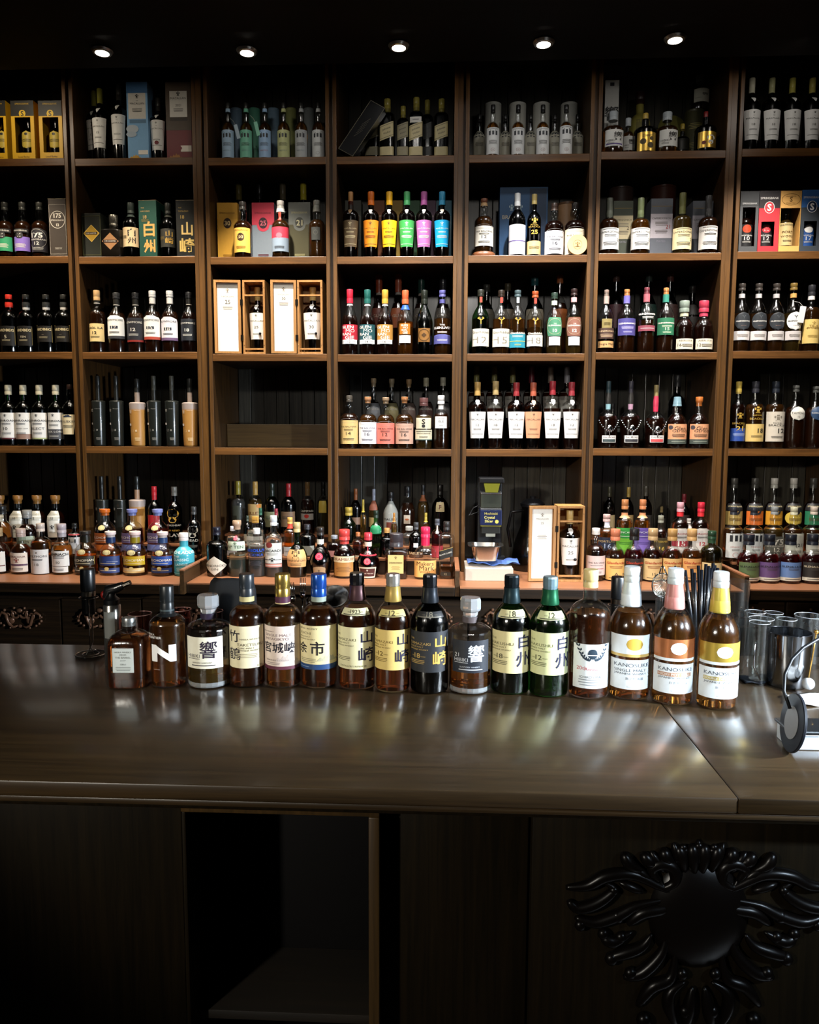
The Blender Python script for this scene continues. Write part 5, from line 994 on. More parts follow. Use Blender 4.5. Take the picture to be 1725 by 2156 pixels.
# third bay: gin, vodka, rum, liqueurs
K(2, 0, 'hend', 457, 1110, 43, 'd', 'd', '#1c1c28', 'black apothecary bottle with cream diamond label', [(1172, 1212, .98, '#cfc4b0', [('HENDRICKS', .5, .84, '#3a3228', 0, .012), ('GIN', .68, .26, '#5a5044'), ('@diar:.96,.02', .5, .92, '#8a7e68')], 'dia')], name='gin_bottle')
K(2, 0, 'std', 500, 1096, 38, 'c', 'n', '#b8987c', 'pale green fluted gin bottle, red seal', [(1141, 1160, .94, '#c8d4bc', [('@crest', .2, .2, '#5a6a54'), ('Nº TEN', .6, .75, '#4a5a48', 0, .01)]), (1129, 1139, .32, '#c03048', [('@ring', .5, .7, '#e8a0b0')], 'oval')], top='cork', capr=.48, name='gin_bottle', lv=.40)
K(2, 0, 'absol', 541, 1112, 37, 'c', 'w', '#dcdcdc', 'clear vodka bottle with blue capitals', [(.62, .40, .96, None, [('ABSOLUT', .3, .96, '#2048b0', 0, .04), ('VODKA', .72, .76, '#2048b0', 0, .04)]), (.36, .2, .8, None, [('#4', .5, .8, '#3a3a40')])], name='vodka_bottle')
K(2, 0, 'std', 577, 1086, 37, 'c', 'w', '#d4d6d8', 'clear rum bottle, red-striped label', [(1144, 1187, .94, '#dcdcd2', [('BACARDI', .38, .84, '#2a2826', 0, .02), ('@disc', .10, .34, '#8a3a34', -.3), ('#2', .55, .7, '#8a8880'), ('@crest', .82, .3, '#2a2a2a'), ('#1', .82, .9, '#3a3a3a')]), (1188, 1195, .94, '#c88a7c', [('#1', .5, .8, '#f0e8e0')])], name='rum_bottle', cs=(.84, '#d0d2d4'))
K(2, 0, 'gm', 626, 1100, 43, 'g', 'd', '#c8b07a', 'dark green liqueur bottle with orange label', [(1159, 1195, .94, '#dca468', [('@crest', .2, .5, '#4a3a20'), ('MONTENEGRO', .62, .9, '#3a2a18', 0, .02), ('#2', .85, .6)])], name='liqueur_bottle', nb=[(.88, .93, '#c8a870')])
K(2, 0, 'round', 675, 1110, 47, 'd', 'd', '#2a2420', 'bulbous bottle with red wax seal', [(1165, 1180, .38, '#c83048', [('@ring', .5, .6, '#f09aa8')], 'oval'), (1194, 1216, .60, '#a88a64', [('@crest', .4, .2)], 'arch')], name='liqueur_bottle', nb=[(.66, .76, '#d8d4c8')])
for (x, yt, w, g, q, c, lk, L) in ((538, 1088, 37, 'c', 'w', '#c89a4c', 'clear gin bottle, purple and gold neck', [(1130, 1150, .9, '#c8c4bc', [('GORDONS', .5, .8)])]), (490, 1108, 26, 'c', 'w', '#d8d4dc', 'pale capped bottle behind gin', [(1160, 1200, .8, '#b8b8bc')]), (611, 1090, 28, 'c', 'o', '#d8a858', 'orange bottle, red and yellow neck', [(1152, 1185, .9, '#c8ccd0', [('COINTREAU', .5, .8)])]), (647, 1104, 34, 'd', 'd', '#2a2a2e', 'dark bottle, grey label', [(1150, 1170, .9, '#8a887c')])):
    K(2, 1, 'std', x, yt, w, g, q, c, lk, L, nb=[(.83, .90, '#3a2a70')] if x == 538 else [(.72, .86, '#d84830')] if x == 611 else (), name='spirit_bottle')
bk = [(502, 1013, 31, 'c', 'w', '#8a7c2c', 'tall clear bottle, olive cap', [(1065, 1110, .5, '#3a3c30')]), (538, 1014, 31, 'c', 'y', '#b8904c', 'amber aperitif bottle, cream label', [(1062, 1100, .92, '#b89a64', [('LILLET', .5, .8, '#6a3a1c', 0, .02), ('@disc', .1, .3, '#c87a20', .6)])]), (573, 1018, 32, 'g', 'd', '#1c241c', 'dark green vermouth bottle', [(1078, 1110, .9, '#7a7c5c', [('#3', .4, .7)])]), (608, 1018, 32, 'd', 'd', '#a02428', 'dark vermouth bottle, red cap', [(1078, 1110, .9, '#7a6048', [('#3', .4, .7)])]), (648, 1015, 29, 'c', 'd', '#8a7048', 'dark bitter bottle, bronze cap', [(1073, 1080, .9, None, [('CAMPARI', .5, .95, '#b8b4a8', 0, .03)]), (1082, 1095, .9, '#8a8880', [('@disc', .4, .3, '#a02820')])]), (681, 1015, 26, 'c', 'x', '#14140f', 'slim yellow bottle, black cap', [(1055, 1080, .6, '#a8943c'), (1135, 1150, .9, '#a8b078')])]
for (x, yt, w, g, q, c, lk, L) in bk: K(2, 3, 'wine', x, yt, w, g, q, c, lk, L, cs=(.74, c), d=-.01, name='spirit_bottle')
for (x, yt, w, c, lk) in ((521, 1086, 17, '#3a4238', 'small dark bitters bottle'), (549, 1070, 20, '#2a5a44', 'slim bottle, green cap'), (582, 1071, 20, '#8a2c38', 'slim bottle, wine-red cap')): K(2, 2, 'wine', x, yt, w, 'd', 'd', c, lk, [(1125, 1140, .8, '#8a8474')], d=0, name='spirit_bottle')
# middle bay
K(3, 0, 'aber', 725.5, 1115, 45, 'b', 'd', '#c8403c', 'brown liqueur bottle with tan label', [(1172, 1185, .94, '#d8c49c', [('DRAMBUIE', .5, .92, '#7a3428', 0, .025)]), (1185, 1214, .86, '#a8763c', [('#4', .5, .7, '#7a5228')])], name='liqueur_bottle', nb=[(.78, .84, '#1c1814'), (.70, .76, '#c04038')])
K(3, 0, 'round', 775.5, 1122, 49, 'b', 'd', '#b83440', 'squat orange liqueur bottle with red ribbon', [(1195, 1219, .76, '#e0d0b4'), (1198, 1215, .68, '#4a2420', [('Grand Marnier', .6, .84, '#e8dcc8'), ('@crest', .22, .14, '#e8dcc8')]), (1176, 1190, .3, '#c83c48', [('@ring', .5, .6, '#f0a0a8')], 'oval')], name='liqueur_bottle', nb=[(.70, .80, '#d8c8b8')])
b_ = _pend[-1][5]; R_ = .5*49*3.37/FOC; H_ = atY(775.5, 1122, 3.345).z-ZC; pr = Prof('round', R_, H_); m = MB()
m.add(*patch(pr, .50*H_, .71*H_, .10, .0012, 'rect', 3, 8)); V, F = band(pr, .50*H_, .525*H_, .0012, 20, 3); m.add(V, F)
for s in (-1, 1): m.tube([surf(pr, 0, .515*H_, .9, .002), (s*.010, surf(pr, 0, .515*H_, .9, .006)[1], .525*H_), (s*.016, surf(pr, 0, .515*H_, .9, .004)[1], .505*H_)], .0018, 6)
m.build('red_ribbon', pm('#d03440', .35), b_, True)
K(3, 0, 'sq', 835, 1123, 47, 'c', 'm', '#3a3538', 'square amaretto bottle with flat cap', [(1169, 1208, .68, '#c8b070', [('@crest', .14, .2, '#5a4a28'), ('DISARONNO', .42, .84, '#3a2c18', 0, .02), ('#4', .7, .6, '#8a7844')])], name='liqueur_bottle', lv=.52, capr=.60)
K(3, 0, 'mm', 896, 1110, 46, 'c', 'y', '#d02850', 'clear bourbon bottle dipped in red wax', [(1181, 1216, .98, '#dca45c', [('Makers', .18, .76, '#4a2c14', 0, .02), ('Mark', .45, .66, '#4a2c14', .15, .02), ('WHISKY', .68, .46, '#6a4420'), ('#1', .9, .2, '#6a4420')])], cs=(.64, '#c82048'), lv=.2, name='bourbon_bottle')
K(3, 0, 'jw', 940.5, 1098, 30, 'c', 'a', '#2a2624', 'square bottle with slanted black label', [(1156, 1176, .96, '#22211f', [('BLACK LABEL', .5, .9, '#d8d0c0', 0, .02), ('@rect:.03', .05, .98, '#b89a4c')], 'slant'), (1205, 1213, .7, '#2a241c', [('12', .5, .2, '#d8c8a0')])], lv=.22, rot=math.radians(-6))
mb_ = [(704, 1127, 35, 'c', 'd', '#8a8c94', 'grey capped bottle, pink label', [(1160, 1175, .9, '#c88a84'), (1176, 1200, .9, '#c8a070')]), (754, 1121, 24, 'c', 'd', '#b06a3c', 'orange capped bottle, cream label', [(1170, 1205, .9, '#c8bca4')]), (792, 1075, 26, 'g', 'x', '#1c2a1e', 'tall green bottle with badge', [(1107, 1125, .9, '#1e7a4c', [('@frame:.5,.04', .5, .9, '#d8e8d8')], 'shield')]), (815, 1112, 30, 'd', 'd', '#b08448', 'dark bottle, bronze neck and wax bead', [(1173, 1205, .6, '#a8844c', [], 'oval')]), (876.5, 1100, 30, 'k', None, '#3a3a3c', 'dark cream-liqueur bottle with white square', [(1163, 1180, .95, '#5a3c28', [('BAILEYS', .2, .9, '#c8a880', 0, .02)]), (1144, 1153, .32, '#e8e8ec')]), (921, 1093, 26, 'c', 'r', '#4a4c54', 'red liqueur bottle, grey stopper', [(1102, 1124, .26, '#d8c0a8'), (1150, 1190, .9, '#a02c34'), (1192, 1206, .9, '#d8c8b4')])]
for (x, yt, w, g, q, c, lk, L) in mb_: K(3, 1, 'wine' if x in (795, 876.5) else 'std', x, yt, w, g, q, c, lk, L, name='liqueur_bottle')
bb_ = [(749, 1029, 22, 'd', 'd', '#8a4c24', 'copper necked tall bottle', [(1090, 1105, .9, '#8a6a54')]), (787, 1030, 21, 'c', 'y', '#8a8e9c', 'silver necked bottle, floral neck', [(1055, 1075, .8, '#9a5a44'), (1090, 1110, .9, '#a89058')]), (823, 1036, 31, '#a8a8a0', None, '#1a1a1a', 'white opaque rum bottle, black cap', [(1090, 1098, .9, None, [('MALIBU', .5, .85, '#2a2a2a', 0, .02)]), (1100, 1115, .5, '#7a3a2c')]), (858, 1024, 33, 'c', 'm', '#18181a', 'sloping clear bottle, black cap', [(1085, 1103, .4, '#c8b8a4', [('@disc:.5', .5, .6, '#b05a2c')])]), (891, 1021, 25, 'c', 'y', '#18181a', 'clear bottle, orange neck label', [(1040, 1056, .9, '#8a5030')]), (927, 1021, 35, 'k', None, '#161616', 'black bottle with cream F label', [(1058, 1078, .5, '#b8a880', [('F', .5, .3, '#5a2a20', 0, .03)])])]
for (x, yt, w, g, q, c, lk, L) in bb_: K(3, 3, 'moran' if x in (823, 858) else 'wine', x, yt, w, g, q, c, lk, L, d=-.008, cs=(.75, c) if x < 800 else None, name='spirit_bottle')
for (x, yt, w, g, q, c, lk) in ((734, 1068, 32, 'g', 'x', '#a08838', 'squat green bottle, gold neck'), (765, 1052, 14, 'c', 'y', '#a89238', 'thin bottle, yellow foil'), (830, 1080, 14, 'c', 'y', '#a8702c', 'thin bottle, copper foil'), (862, 1108, 31, 'c', 'w', '#a8a8a4', 'clear textured bottle'), (897, 1080, 16, 'c', 'a', '#a89238', 'slim amber bottle, gold cap')): K(3, 2, 'wine' if w < 20 else 'aber', x, yt, w, g, q, c, lk, [], d=0, cs=(.72, c) if w < 20 else None, name='spirit_bottle')
# sixth bay
K(5, 0, 'balv', 1254, 1112, 40, 'c', 'd', '#d8d4d0', 'pale pink label bottle, white cap', [(1171, 1212, .97, '#d8c2bc', [('THE BALVENIE', .36, .72), ('#1', .5, .5), ('@rect:.05', .66, .6, '#a84848'), ('#2', .85, .5)])], capr=.42)
gf = [(1295, 1114, '#e2b468', '#c87858', INK, 'mustard', 'm'), (1335, 1113, '#2e2422', '#1c1c1e', '#d86a50', 'black', 'r'), (1374, 1113, '#dcc088', '#b89a70', INK, 'cream', 'd'), (1415, 1114, '#dcb878', '#b08a54', INK, 'buff', 'm'), (1456, 1114, '#dca868', '#c09864', INK, 'apricot', 'a')]
for i, (x, yt, c, k_, ik, nm, q) in enumerate(gf):
    K(5, 0, 'aber', x, yt, 40, 'c', q, k_, f"{nm} label bottle with red script", [(1177, 1222, .95, c, [('Glenfarclas', .2, .84, '#b03c24', 0, .02), ('#2', .4, .7, '#8a4a2c' if ik == INK else '#c88a70'), (['A', '21', '15', '12', '10'][i], .72, .16), ('#1', .9, .6)])], lv=.60)
K(5, 0, 'std', 1498, 1118, 43, 'o', 'x', '#23402c', 'olive green bottle, cream label', [(1186, 1225, .95, '#dcc894', [('#3', .5, .6)])], cs=(.76, '#2a4a30'))
mt = [(1277, 1083, 38, 'c', 'o', '#c8a8a4', 'dark blue label bottle, pale neck', [(1132, 1160, .95, '#23283c', [('MORTLACH', .3, .9, '#c8a870', 0, .02), ('16', .65, .3, '#a8b0c8')]), (1088, 1112, .7, '#c8c8d8')]), (1314.5, 1052, 35, 'c', 'a', '#b87a4c', 'bright green label bottle', [(1112, 1134, .96, '#3a9a44', [('GLENCADAM', .42, .96, '#f0f4e8', 0, .04), ('#1', .8, .6, '#e0ecd0')]), (1134, 1168, .96, '#76b83c', [('#2', .3, .8, '#3a7a2c')])]), (1352, 1052, 34, 'c', 'o', '#c07a50', 'bright violet label bottle', [(1112, 1134, .96, '#6a54a8', [('GLENCADAM', .42, .96, '#f0ecf4', 0, .04), ('#1', .8, .6, '#dcd4ec')]), (1134, 1168, .96, '#8a70c4', [('#2', .3, .8, '#5a4490')])]), (1391, 1086, 30, 'c', 'd', '#8a8a7c', 'dark bottle, gold lettering', [(1133, 1165, .95, '#4a4028', [('INTERFERE', .25, .9, '#c8a850', 0, .02), ('16', .7, .3, '#d8b858', 0, .02)])]), (1431, 1058, 36, 'c', 'd', '#d09aa4', 'white label bottle with red 15 block', [(1113, 1165, .95, '#dcd4cc', [('BENROMACH', .22, .94, '#a8343c', 0, .025), ('#2', .36, .6), ('@rect:.36', .62, .96, '#a83440'), ('15', .62, .34, '#f0e8e0', 0, .03)], 'arch')]), (1474.5, 1058, 36, 'c', 'd', '#c8283c', 'white label bottle with red 12', [(1113, 1165, .95, '#dcd4cc', [('BENROMACH', .22, .94, '#a8343c', 0, .025), ('#2', .36, .6), ('12', .62, .26, '#b83c44', 0, .02), ('@rect:.02', .9, .9, '#a8343c')], 'arch')])]
for (x, yt, w, g, q, c, lk, L) in mt: K(5, 1, 'std', x, yt, w, g, q, c, lk, L, nb=[(.70, .78, '#d8986c')] if x in (1314.5, 1352) else [(.76, .84, '#e03038')] if x > 1425 else ())
for (x, yt, w, c, lk, lc) in ((1283, 1025, 24, '#3a3a2c', 'dark bottle, cream label', '#c8bc90'), (1323, 1026, 22, '#a89048', 'gold topped bottle', '#a08a5c'), (1359.5, 1023, 26, '#4a4840', 'dark bottle, grey cap', '#3a3a38'), (1393, 1066, 18, '#8a7c54', 'small dark bottle', '#2c2a24'), (1440, 1040, 24, '#7a2430', 'dark bottle, wine-red cap', '#3a2c2a')): K(5, 3, 'wine', x, yt, w, 'd', 'x', c, lk, [(1085, 1125, .9, lc)], d=-.01)
K(5, 2, 'std', 1451, 1092, 22, 'c', 'w', '#c8c0b8', 'short white capped bottle', [(1105, 1120, .9, '#c8bcb4')])
# rightmost bay
for i, (x, c, nm) in enumerate(((1576, '#5c7048', 'moss green'), (1619.5, '#644878', 'purple'), (1664, '#6484b8', 'cornflower blue'), (1710, '#2a2624', 'black'))):
    K(6, 0, 'aber', x, 1125, 45, 'c', 'r', '#1c1f28', f"squat dark bottle with {nm} label", [(1185, 1217, .93, c, [('GLENALLACHIE', .28, .9, '#1c1a1a' if i < 3 else '#c8bca0', 0, .02), ('#2', .45, .5, '#4a4440')]), (1217, 1224, .93, '#d8d4c4', [('#1', .5, .6)])], lv=.60)
kk = [(1543.5, 1068, 'portico'), (1586, 1069, 'portico label bottle, black neck'), (1629, 1067, 'medallion'), (1670, 1068, ''), (1712, 1067, '')]
for i, (x, yt, _) in enumerate(kk):
    L = [[(1124, 1175, .84, '#cfd0cc', [('@house', .25, .72, '#1c1e22'), ('HEAVILY', .55, .5, '#b87a74'), ('#2', .68, .5), ('@ring', .88, .3, '#b87a74')])]]*2+[[(1130, 1170, .92, '#5a564c', [('175', .3, .6, '#d8d0c0', 0, .03), ('SPRINGBANK', .52, .85, '#d8d0c0', 0, .02), ('12', .7, .24, '#d8d0c0')], 'arch')], [(1124, 1175, .92, '#cfccbc', [('(21)', .5, .4, '#3a3a34', .3, .01), ('#3', .75, .5)])], [(1124, 1175, .84, '#c8c4b8', [('C', .4, .2, '#4a4a44', .2), ('#3', .7, .5)])]]
    K(6, 1, 'kilk', x, yt, 41, 'c', 'y' if i in (1, 2) else 'a', ['#2a2c34', '#2a2c34', '#8a8c8c', '#c8c4a8', '#c8b8a8'][i], ['white portico label bottle', 'white portico label bottle, dark cap', 'grey medallion label bottle', 'cream label bottle marked 21', 'cream label bottle, pale cap'][i], L[i], lv=.60, d=-.004)
for i, (x, c, nm) in enumerate(((1543, '#c8a860', 'tan'), (1586.5, '#e0702c', 'orange'), (1627, '#d8982c', 'amber yellow'), (1667.5, '#d8b84c', 'yellow disc'), (1709, '#2a7a54', 'green'))):
    K(6, 2, 'spring', x, 1007, 36, 'c', 'd', '#3a3834' if i in (0, 1, 4) else '#a8a49c', f"dark topped bottle with {nm} label", [(1061, 1076, .94, '#1d1c1e', [('SPRINGBANK', .4, .82, '#c8b88a', 0, .02)]), (1077, 1106, .94, c, [('@disc:1.1', -.02, .42, '#2a2a2c'), ('#3', .6, .6, '#5a3a18')], 'rect' if i != 3 else 'oval')])

# fifth bay counter: ice machine, steel pan, cloth, open case
r = wood_case(4, 4, 1114, 1171, 1174, 1231, 1066, 'open wooden bottle case standing on the back counter', -.06, 0, '25', '', [('@crest', .08, .2), ('MACALLAN', .14, .6), ('25', .2, .14), ('#4', .4, .5)], booklet=1); case_bottle(*r, '25', 'whisky bottle with 25 label inside the case on the back counter')
yb = 3.28
p0 = atY(980, 1212, yb-.0); p1 = atY(1081, 1212, yb)
t = empty('plinth', ((p0.x+p1.x)/2, yb, ZC)); tag(t, 'pale low slab under the shaver tray on the counter', 'slab'); hw = (p1.x-p0.x)/2; zpl = atY(1030, 1197, yb).z-ZC
MB().bev(-hw, hw, 0, .21, 0.0003, zpl, .002).build('slab', pm('#b9aa98', .5), t); ZP = ZC+zpl
t = empty('blue_cloth', (t.location.x+.012, yb+.06, ZP)); tag(t, 'folded blue cloth under the steel pan', 'cloth')
V = []; F = []; n = 22
for j in range(9):
    for i in range(n+1): u = i/n; V.append((-hw-.0+u*(2*hw+.022), j*.016, .004+.012*(1+math.sin(u*9+j*.7))*.5+.004*math.sin(u*23+j)))
for j in range(8):
    for i in range(n): a = j*(n+1)+i; F.append((a, a+1, a+n+2, a+n+1))
o = obj('cloth', V, F, pm('#4f6db0', .8), t, True); md = o.modifiers.new('s', 'SOLIDIFY'); md.thickness = .003; md.offset = 1
p = atY(1022, 1190, yb+.08); tz = ZP+.021
t = empty('steel_pan', (p.x, yb+.095, tz)); tag(t, 'square stainless steel pan below the ice shaver', 'pan')
w0, w1, hp = .050, .070, atY(1022, 1148, yb+.06).z-tz; m = MB(); V = []
def rr(w, z, k=5, n=28): return [(w*math.copysign(abs(math.cos(2*math.pi*i/n))**(2/k), math.cos(2*math.pi*i/n)), w*math.copysign(abs(math.sin(2*math.pi*i/n))**(2/k), math.sin(2*math.pi*i/n)), z) for i in range(n)]
rings = [rr(w0*.9, .001), rr(w0, .004), rr(w1*.92, hp-.003), rr(w1*1.12, hp-.002), rr(w1*1.12, hp), rr(w1*.9, hp-.0005), rr(w0*.97, .006), rr(w0*.5, .006)]
V = [q for R0 in rings for q in R0]; F = []
for j in range(len(rings)-1):
    for i in range(28): F.append((j*28+i, j*28+(i+1) % 28, (j+1)*28+(i+1) % 28, (j+1)*28+i))
F.append(tuple(range(28))[::-1]); F.append(tuple(7*28+i for i in range(28)))
obj('pan', V, F, pm('#c9c4bd', .22, 1.0), t, True, sharp=45)
ym = yb+.13
t = empty('ice_shaver', (atY(1034, 1100, ym).x, ym, ZP)); tag(t, 'tall boxy ice shaver with dark blue label and yellow hopper', 'machine')
Zm = lambda y: atY(1034, y, ym).z-ZP
Xw = lambda px: px*ym/FOC
MB().bev(-Xw(26), Xw(26), .09, .13, .0005, Zm(1012), .006).build('back_column', pm('#191a1c', .4), t)
MB().box(-Xw(34), Xw(34), .075, .135, 0.0003, .018).build('foot', pm('#191a1c', .4), t)
MB().lathe([(Xw(17), Zm(1036)), (Xw(22), Zm(1018)), (Xw(23.5), Zm(1017)), (Xw(18), Zm(1036))], 4, n=2).build('hopper', pm('#8a8a30', .3, coat=.4), t)
MB().bev(-Xw(26), Xw(26), -.03, .095, Zm(1017)+.0005, Zm(1006), .004).build('hopper_lid', pm('#121214', .35), t)
MB().bev(-Xw(22), Xw(22), 0, .088, Zm(1041), Zm(1036), .003).build('silver_band', pm('#d8dade', .2, .9), t)
MB().bev(-Xw(21.5), Xw(21.5), .002, .088, Zm(1070), Zm(1041.2), .003).build('motor_housing', pm('#34382f', .4, coat=.3), t)
MB().bev(-Xw(22), Xw(22), 0, .088, Zm(1074), Zm(1070.2), .002).build('silver_band', pm('#d8dade', .2, .9), t)
lb = MB().bev(-Xw(23), Xw(23), -.004, .088, Zm(1106), Zm(1074.2), .003).build('label_block', pm('#172046', .35, coat=.3), t)
flat_print(lb, [('Hoshizaki', .22, .62, '#d8c860'), ('Crystal', .50, .5, '#e0d478', -.15, .02), ('Slicer', .72, .4, '#e0d478', -.2, .02), ('@disc', .75, .18, '#d8c860', .55)], -Xw(22), Xw(22), Zm(1106), Zm(1074), -.0045)
MB().bev(-Xw(22), Xw(22), 0, .088, Zm(1109), Zm(1106.2), .0015).build('gold_band', pm('#a8a050', .3, .8), t)
MB().bev(-Xw(20), Xw(20), .006, .088, Zm(1124), Zm(1109.2), .003).build('blade_housing', pm('#22221f', .4), t)
MB().bev(-Xw(10), Xw(10), .015, .06, Zm(1131), Zm(1124.2), .001).build('chute', pm('#a8a698', .4), t)
m = MB(); m.tube([(-Xw(24), .05, Zm(1066)), (-Xw(36), .05, Zm(1072)), (-Xw(46), .05, Zm(1088)), (-Xw(40), .05, Zm(1086)), (-Xw(25), .05, Zm(1080))], .0025, 6); m.build('cable', pm('#111113', .5), t, True)
# dark glass kettle behind the case
p = spot_of(4, 4, .26, 1120, 0)
t = empty('glass_kettle', p); tag(t, 'dark glass kettle with black lid behind the open case', 'kettle')
t.location.z += .0008; hk = atY(1120, 1045, p.y).z-p.z
MB().lathe([(0, 0), (.095, 0), (.10, .01), (.085, hk*.35), (.055, hk*.6), (.05, hk*.85), (.052, hk*.87)], 28).build('glass_body', glassm('s'), t, True, sharp=50)
MB().lathe([(0, hk*.86), (.056, hk*.86), (.058, hk*.9), (.035, hk*.96), (.012, hk*.97), (.014, hk), (0, hk)], 24).build('lid', pm('#121214', .3), t, True, sharp=40)
MB().tube([(-.05, 0, hk*.8), (-.10, 0, hk*.78), (-.115, 0, hk*.55), (-.10, 0, hk*.3)], .007, 8).build('handle', pm('#141416', .35), t, True)
finish_labels()
# ================================================================== bottles on the bar
def bar_at(x, ybase, w):
    p = atZ(x, ybase, ZB); depth = (p-CAM).dot(_f); R = .5*w*depth/FOC
    return Vector((p.x, p.y+R*.97, ZB+.0004)), R
def BB(kind, x0, x1, ytop, ybase, g, q, cap, label, labels, name='whisky_bottle', **kw):
    x = (x0+x1)/2; base, R = bar_at(x, ybase, x1-x0); depth = (base-CAM).dot(_f); R = .5*(x1-x0)*depth/FOC*.995
    H = atY(x, ytop, base.y).z-base.z; zf = lambda y: max(.004, atY(x, y, base.y-R).z-base.z)
    kw.setdefault('seg', 48)
    b = bottle(kind, base, R, H, g, q, cap, labels, zf, cut=16, offs=(.0003, .00055), name=name, **kw)
    tag(b, label, 'bottle', 'whisky bottles lined up on the bar'); return b, R, H, zf
KD['barrel'] = dict(zb=.62, zs=.83, rn=.34, a=2.6, b=.9, n=5, zc=.88, rc=.35)
KD['front'] = dict(zb=.60, zs=.72, rn=.38, a=2.4, b=1, zc=.74, rc=.385)
KD['hibk'] = dict(zb=.62, zs=.72, rn=.33, a=2.6, b=.8, zc=.80, rc=.46)
KD['ichi'] = dict(zb=.62, zs=.76, rn=.36, a=2.6, b=.9, bulb=-.03, zc=.86, rc=.36)
KD['kanos'] = dict(zb=.54, zs=.72, rn=.46, a=1.7, b=1.1, zc=.88, rc=.36)
# 1 squat square bottle
BB('barrel', 220, 300, 1300, 1452, 'c', 'm', '#b4b6b4', 'squat square bottle with small grey label and silver screw cap, leftmost on bar',
   [(1366, 1417, .54, '#b6bab4', [('NIKKA WHISKY', .16, .8, '#6a6e6a'), ('FROM', .27, .3, '#6a6e6a'), ('THE BARREL', .38, .72, '#6a6e6a'), ('alc.51.4°', .5, .26, '#6a6e6a'), ('500ml', .66, .26, '#6a6e6a'), ('#3', .84, .74, '#6a6e6a')], 'rect', '#5a5e5a')], capm=pm('#b8bab8', .25, .9), lv=.74, rot=math.radians(3))
# 2 white N bottle
BB('front', 306, 381, 1233, 1450, 'c', 'a', '#171a1c', 'amber bottle with big white letter N and dark capsule on the bar',
   [(1337, 1397, .92, None, [('NIKKA', .02, .26, '#e0ddd8', -.62, .02), ('FRONTIER', .12, .44, '#e0ddd8', -.44, .02), ('N', .66, .62, '#f0f0f0', .05, .06, .78)]), (1408, 1414, .6, None, [('#1', .5, .3, '#c8c4bc', -.5)])], lv=.62, cs=(.70, '#171a1c'), nb=[(.735, .765, '#3a4446')])
def facet(b, R, H, zf, lvl, mat=None): pass
# 3 Hibiki-style decanters
def decanter(x0, x1, yt, yb_, q, label, labels, lv, collar):
    b, R, H, zf = BB('hibk', x0, x1, yt, yb_, 'c', q, '#cfd2d4', label, labels, seg=24, lv=lv, capm=crystal(), capr=.46)
    for ch in b.children:
        if ch.name.startswith(('glass_body', 'liquid')):
            ch.data.polygons.foreach_set('use_smooth', [False]*len(ch.data.polygons)); ch.data.update()
        if ch.name.startswith('cap'):
            V, F = lathe_geo([(0, .80*H), (R*.34, .80*H), (R*.36, .845*H), (R*.46, .865*H), (R*.49, .885*H), (R*.49, .975*H), (R*.44, H), (0, H)], 10)
            me = bpy.data.meshes.new('stopper'); me.from_pydata(V, [], F); me.materials.append(crystal()); ch.data = me; ch.name = 'crystal_stopper'
    V, F = lathe_geo([(R*.345, .735*H), (R*.37, .737*H), (R*.37, .797*H), (R*.345, .80*H)], 32); obj('neck_collar', V, F, pm(collar, .35), b, True, sharp=40)
    MB().lathe([(0, .002), (R*.93, .002), (R*.965, .006), (R*.965, .022*H+.010), (R*.6, .02*H+.012), (0, .02*H+.010)], 24).build('thick_base', crystal(), b)
    return b
hl = lambda ink, n: [('響', .40, .42, ink, .28, .014, 1.15), ('HIBIKI', .60, .36, ink, -.50, .01), ('#1', .69, .36, ink, -.50)]+([('21', .45, .12, ink, -.72)] if n else [])+[('JAPANESE HARMONY' if not n else 'SUNTORY WHISKY', .82, .50, ink, -.05), ('#1', .90, .6, ink)]
decanter(383, 475, 1252, 1452, 'y', 'faceted clear decanter with cream label and crystal stopper on the bar', [(1343, 1409, .80, '#e0dcc8', hl('#241a2c', 0))], .30, '#2a2234')
# 4-6
nk = lambda a, *m: a
BB('nik', 477, 551, 1208, 1450, 'c', 'm', '#22272c', 'bottle with cream label of bold two-character calligraphy, dark blue cap',
   [(1320, 1408, .965, '#dcd2ae', [('竹', .24, .32, '#1a1420', -.46, .010, 1.1), ('鶴', .66, .34, '#1a1420', -.44, .005, 1.05), ('NIKKA WHISKY', .31, .44, '#4a4236', .30), ('TAKETSURU', .44, .60, '#4a4236', .32, .01), ('PURE MALT', .52, .36, '#5a5244', .12), ('JAPANESE WHISKY', .58, .50, '#5a5244', .24), ('#3', .70, .44, '#8a8068', .2), ('43°', .95, .12, '#6a6250', .7)])], lv=.70, cs=(.80, '#1c2024'), nb=[(.755, .80, '#b4a878')])
BB('nik', 552, 628, 1208, 1450, 'c', 'a', '#b89a50', 'bottle with pale pink-grey label of three calligraphy characters, gold cap',
   [(1320, 1409, .965, '#d8c6ba', [('NIKKA WHISKY', .13, .32, '#5a3c44', -.55), ('SINGLE MALT', .21, .60, '#6a545a', -.10), ('MIYAGIKYO', .30, .54, '#6a545a', -.15), ('宮城峡', .50, .74, '#181420', -.06, .014, 1.25), ('@hills', .74, .55, '#c4b4ac', .3), ('宮城峡蒸溜所シングルモルト', .80, .58, '#6a5a5c', -.1), ('#2', .88, .4, '#8a7a78', -.3)]), (1404, 1411, .965, '#5a2a3a')], lv=.68, cs=(.80, '#b89a50'), nb=[(.745, .815, '#4a2438'), (.735, .744, '#c8b484')], capm=pm('#c8a858', .25, .9))
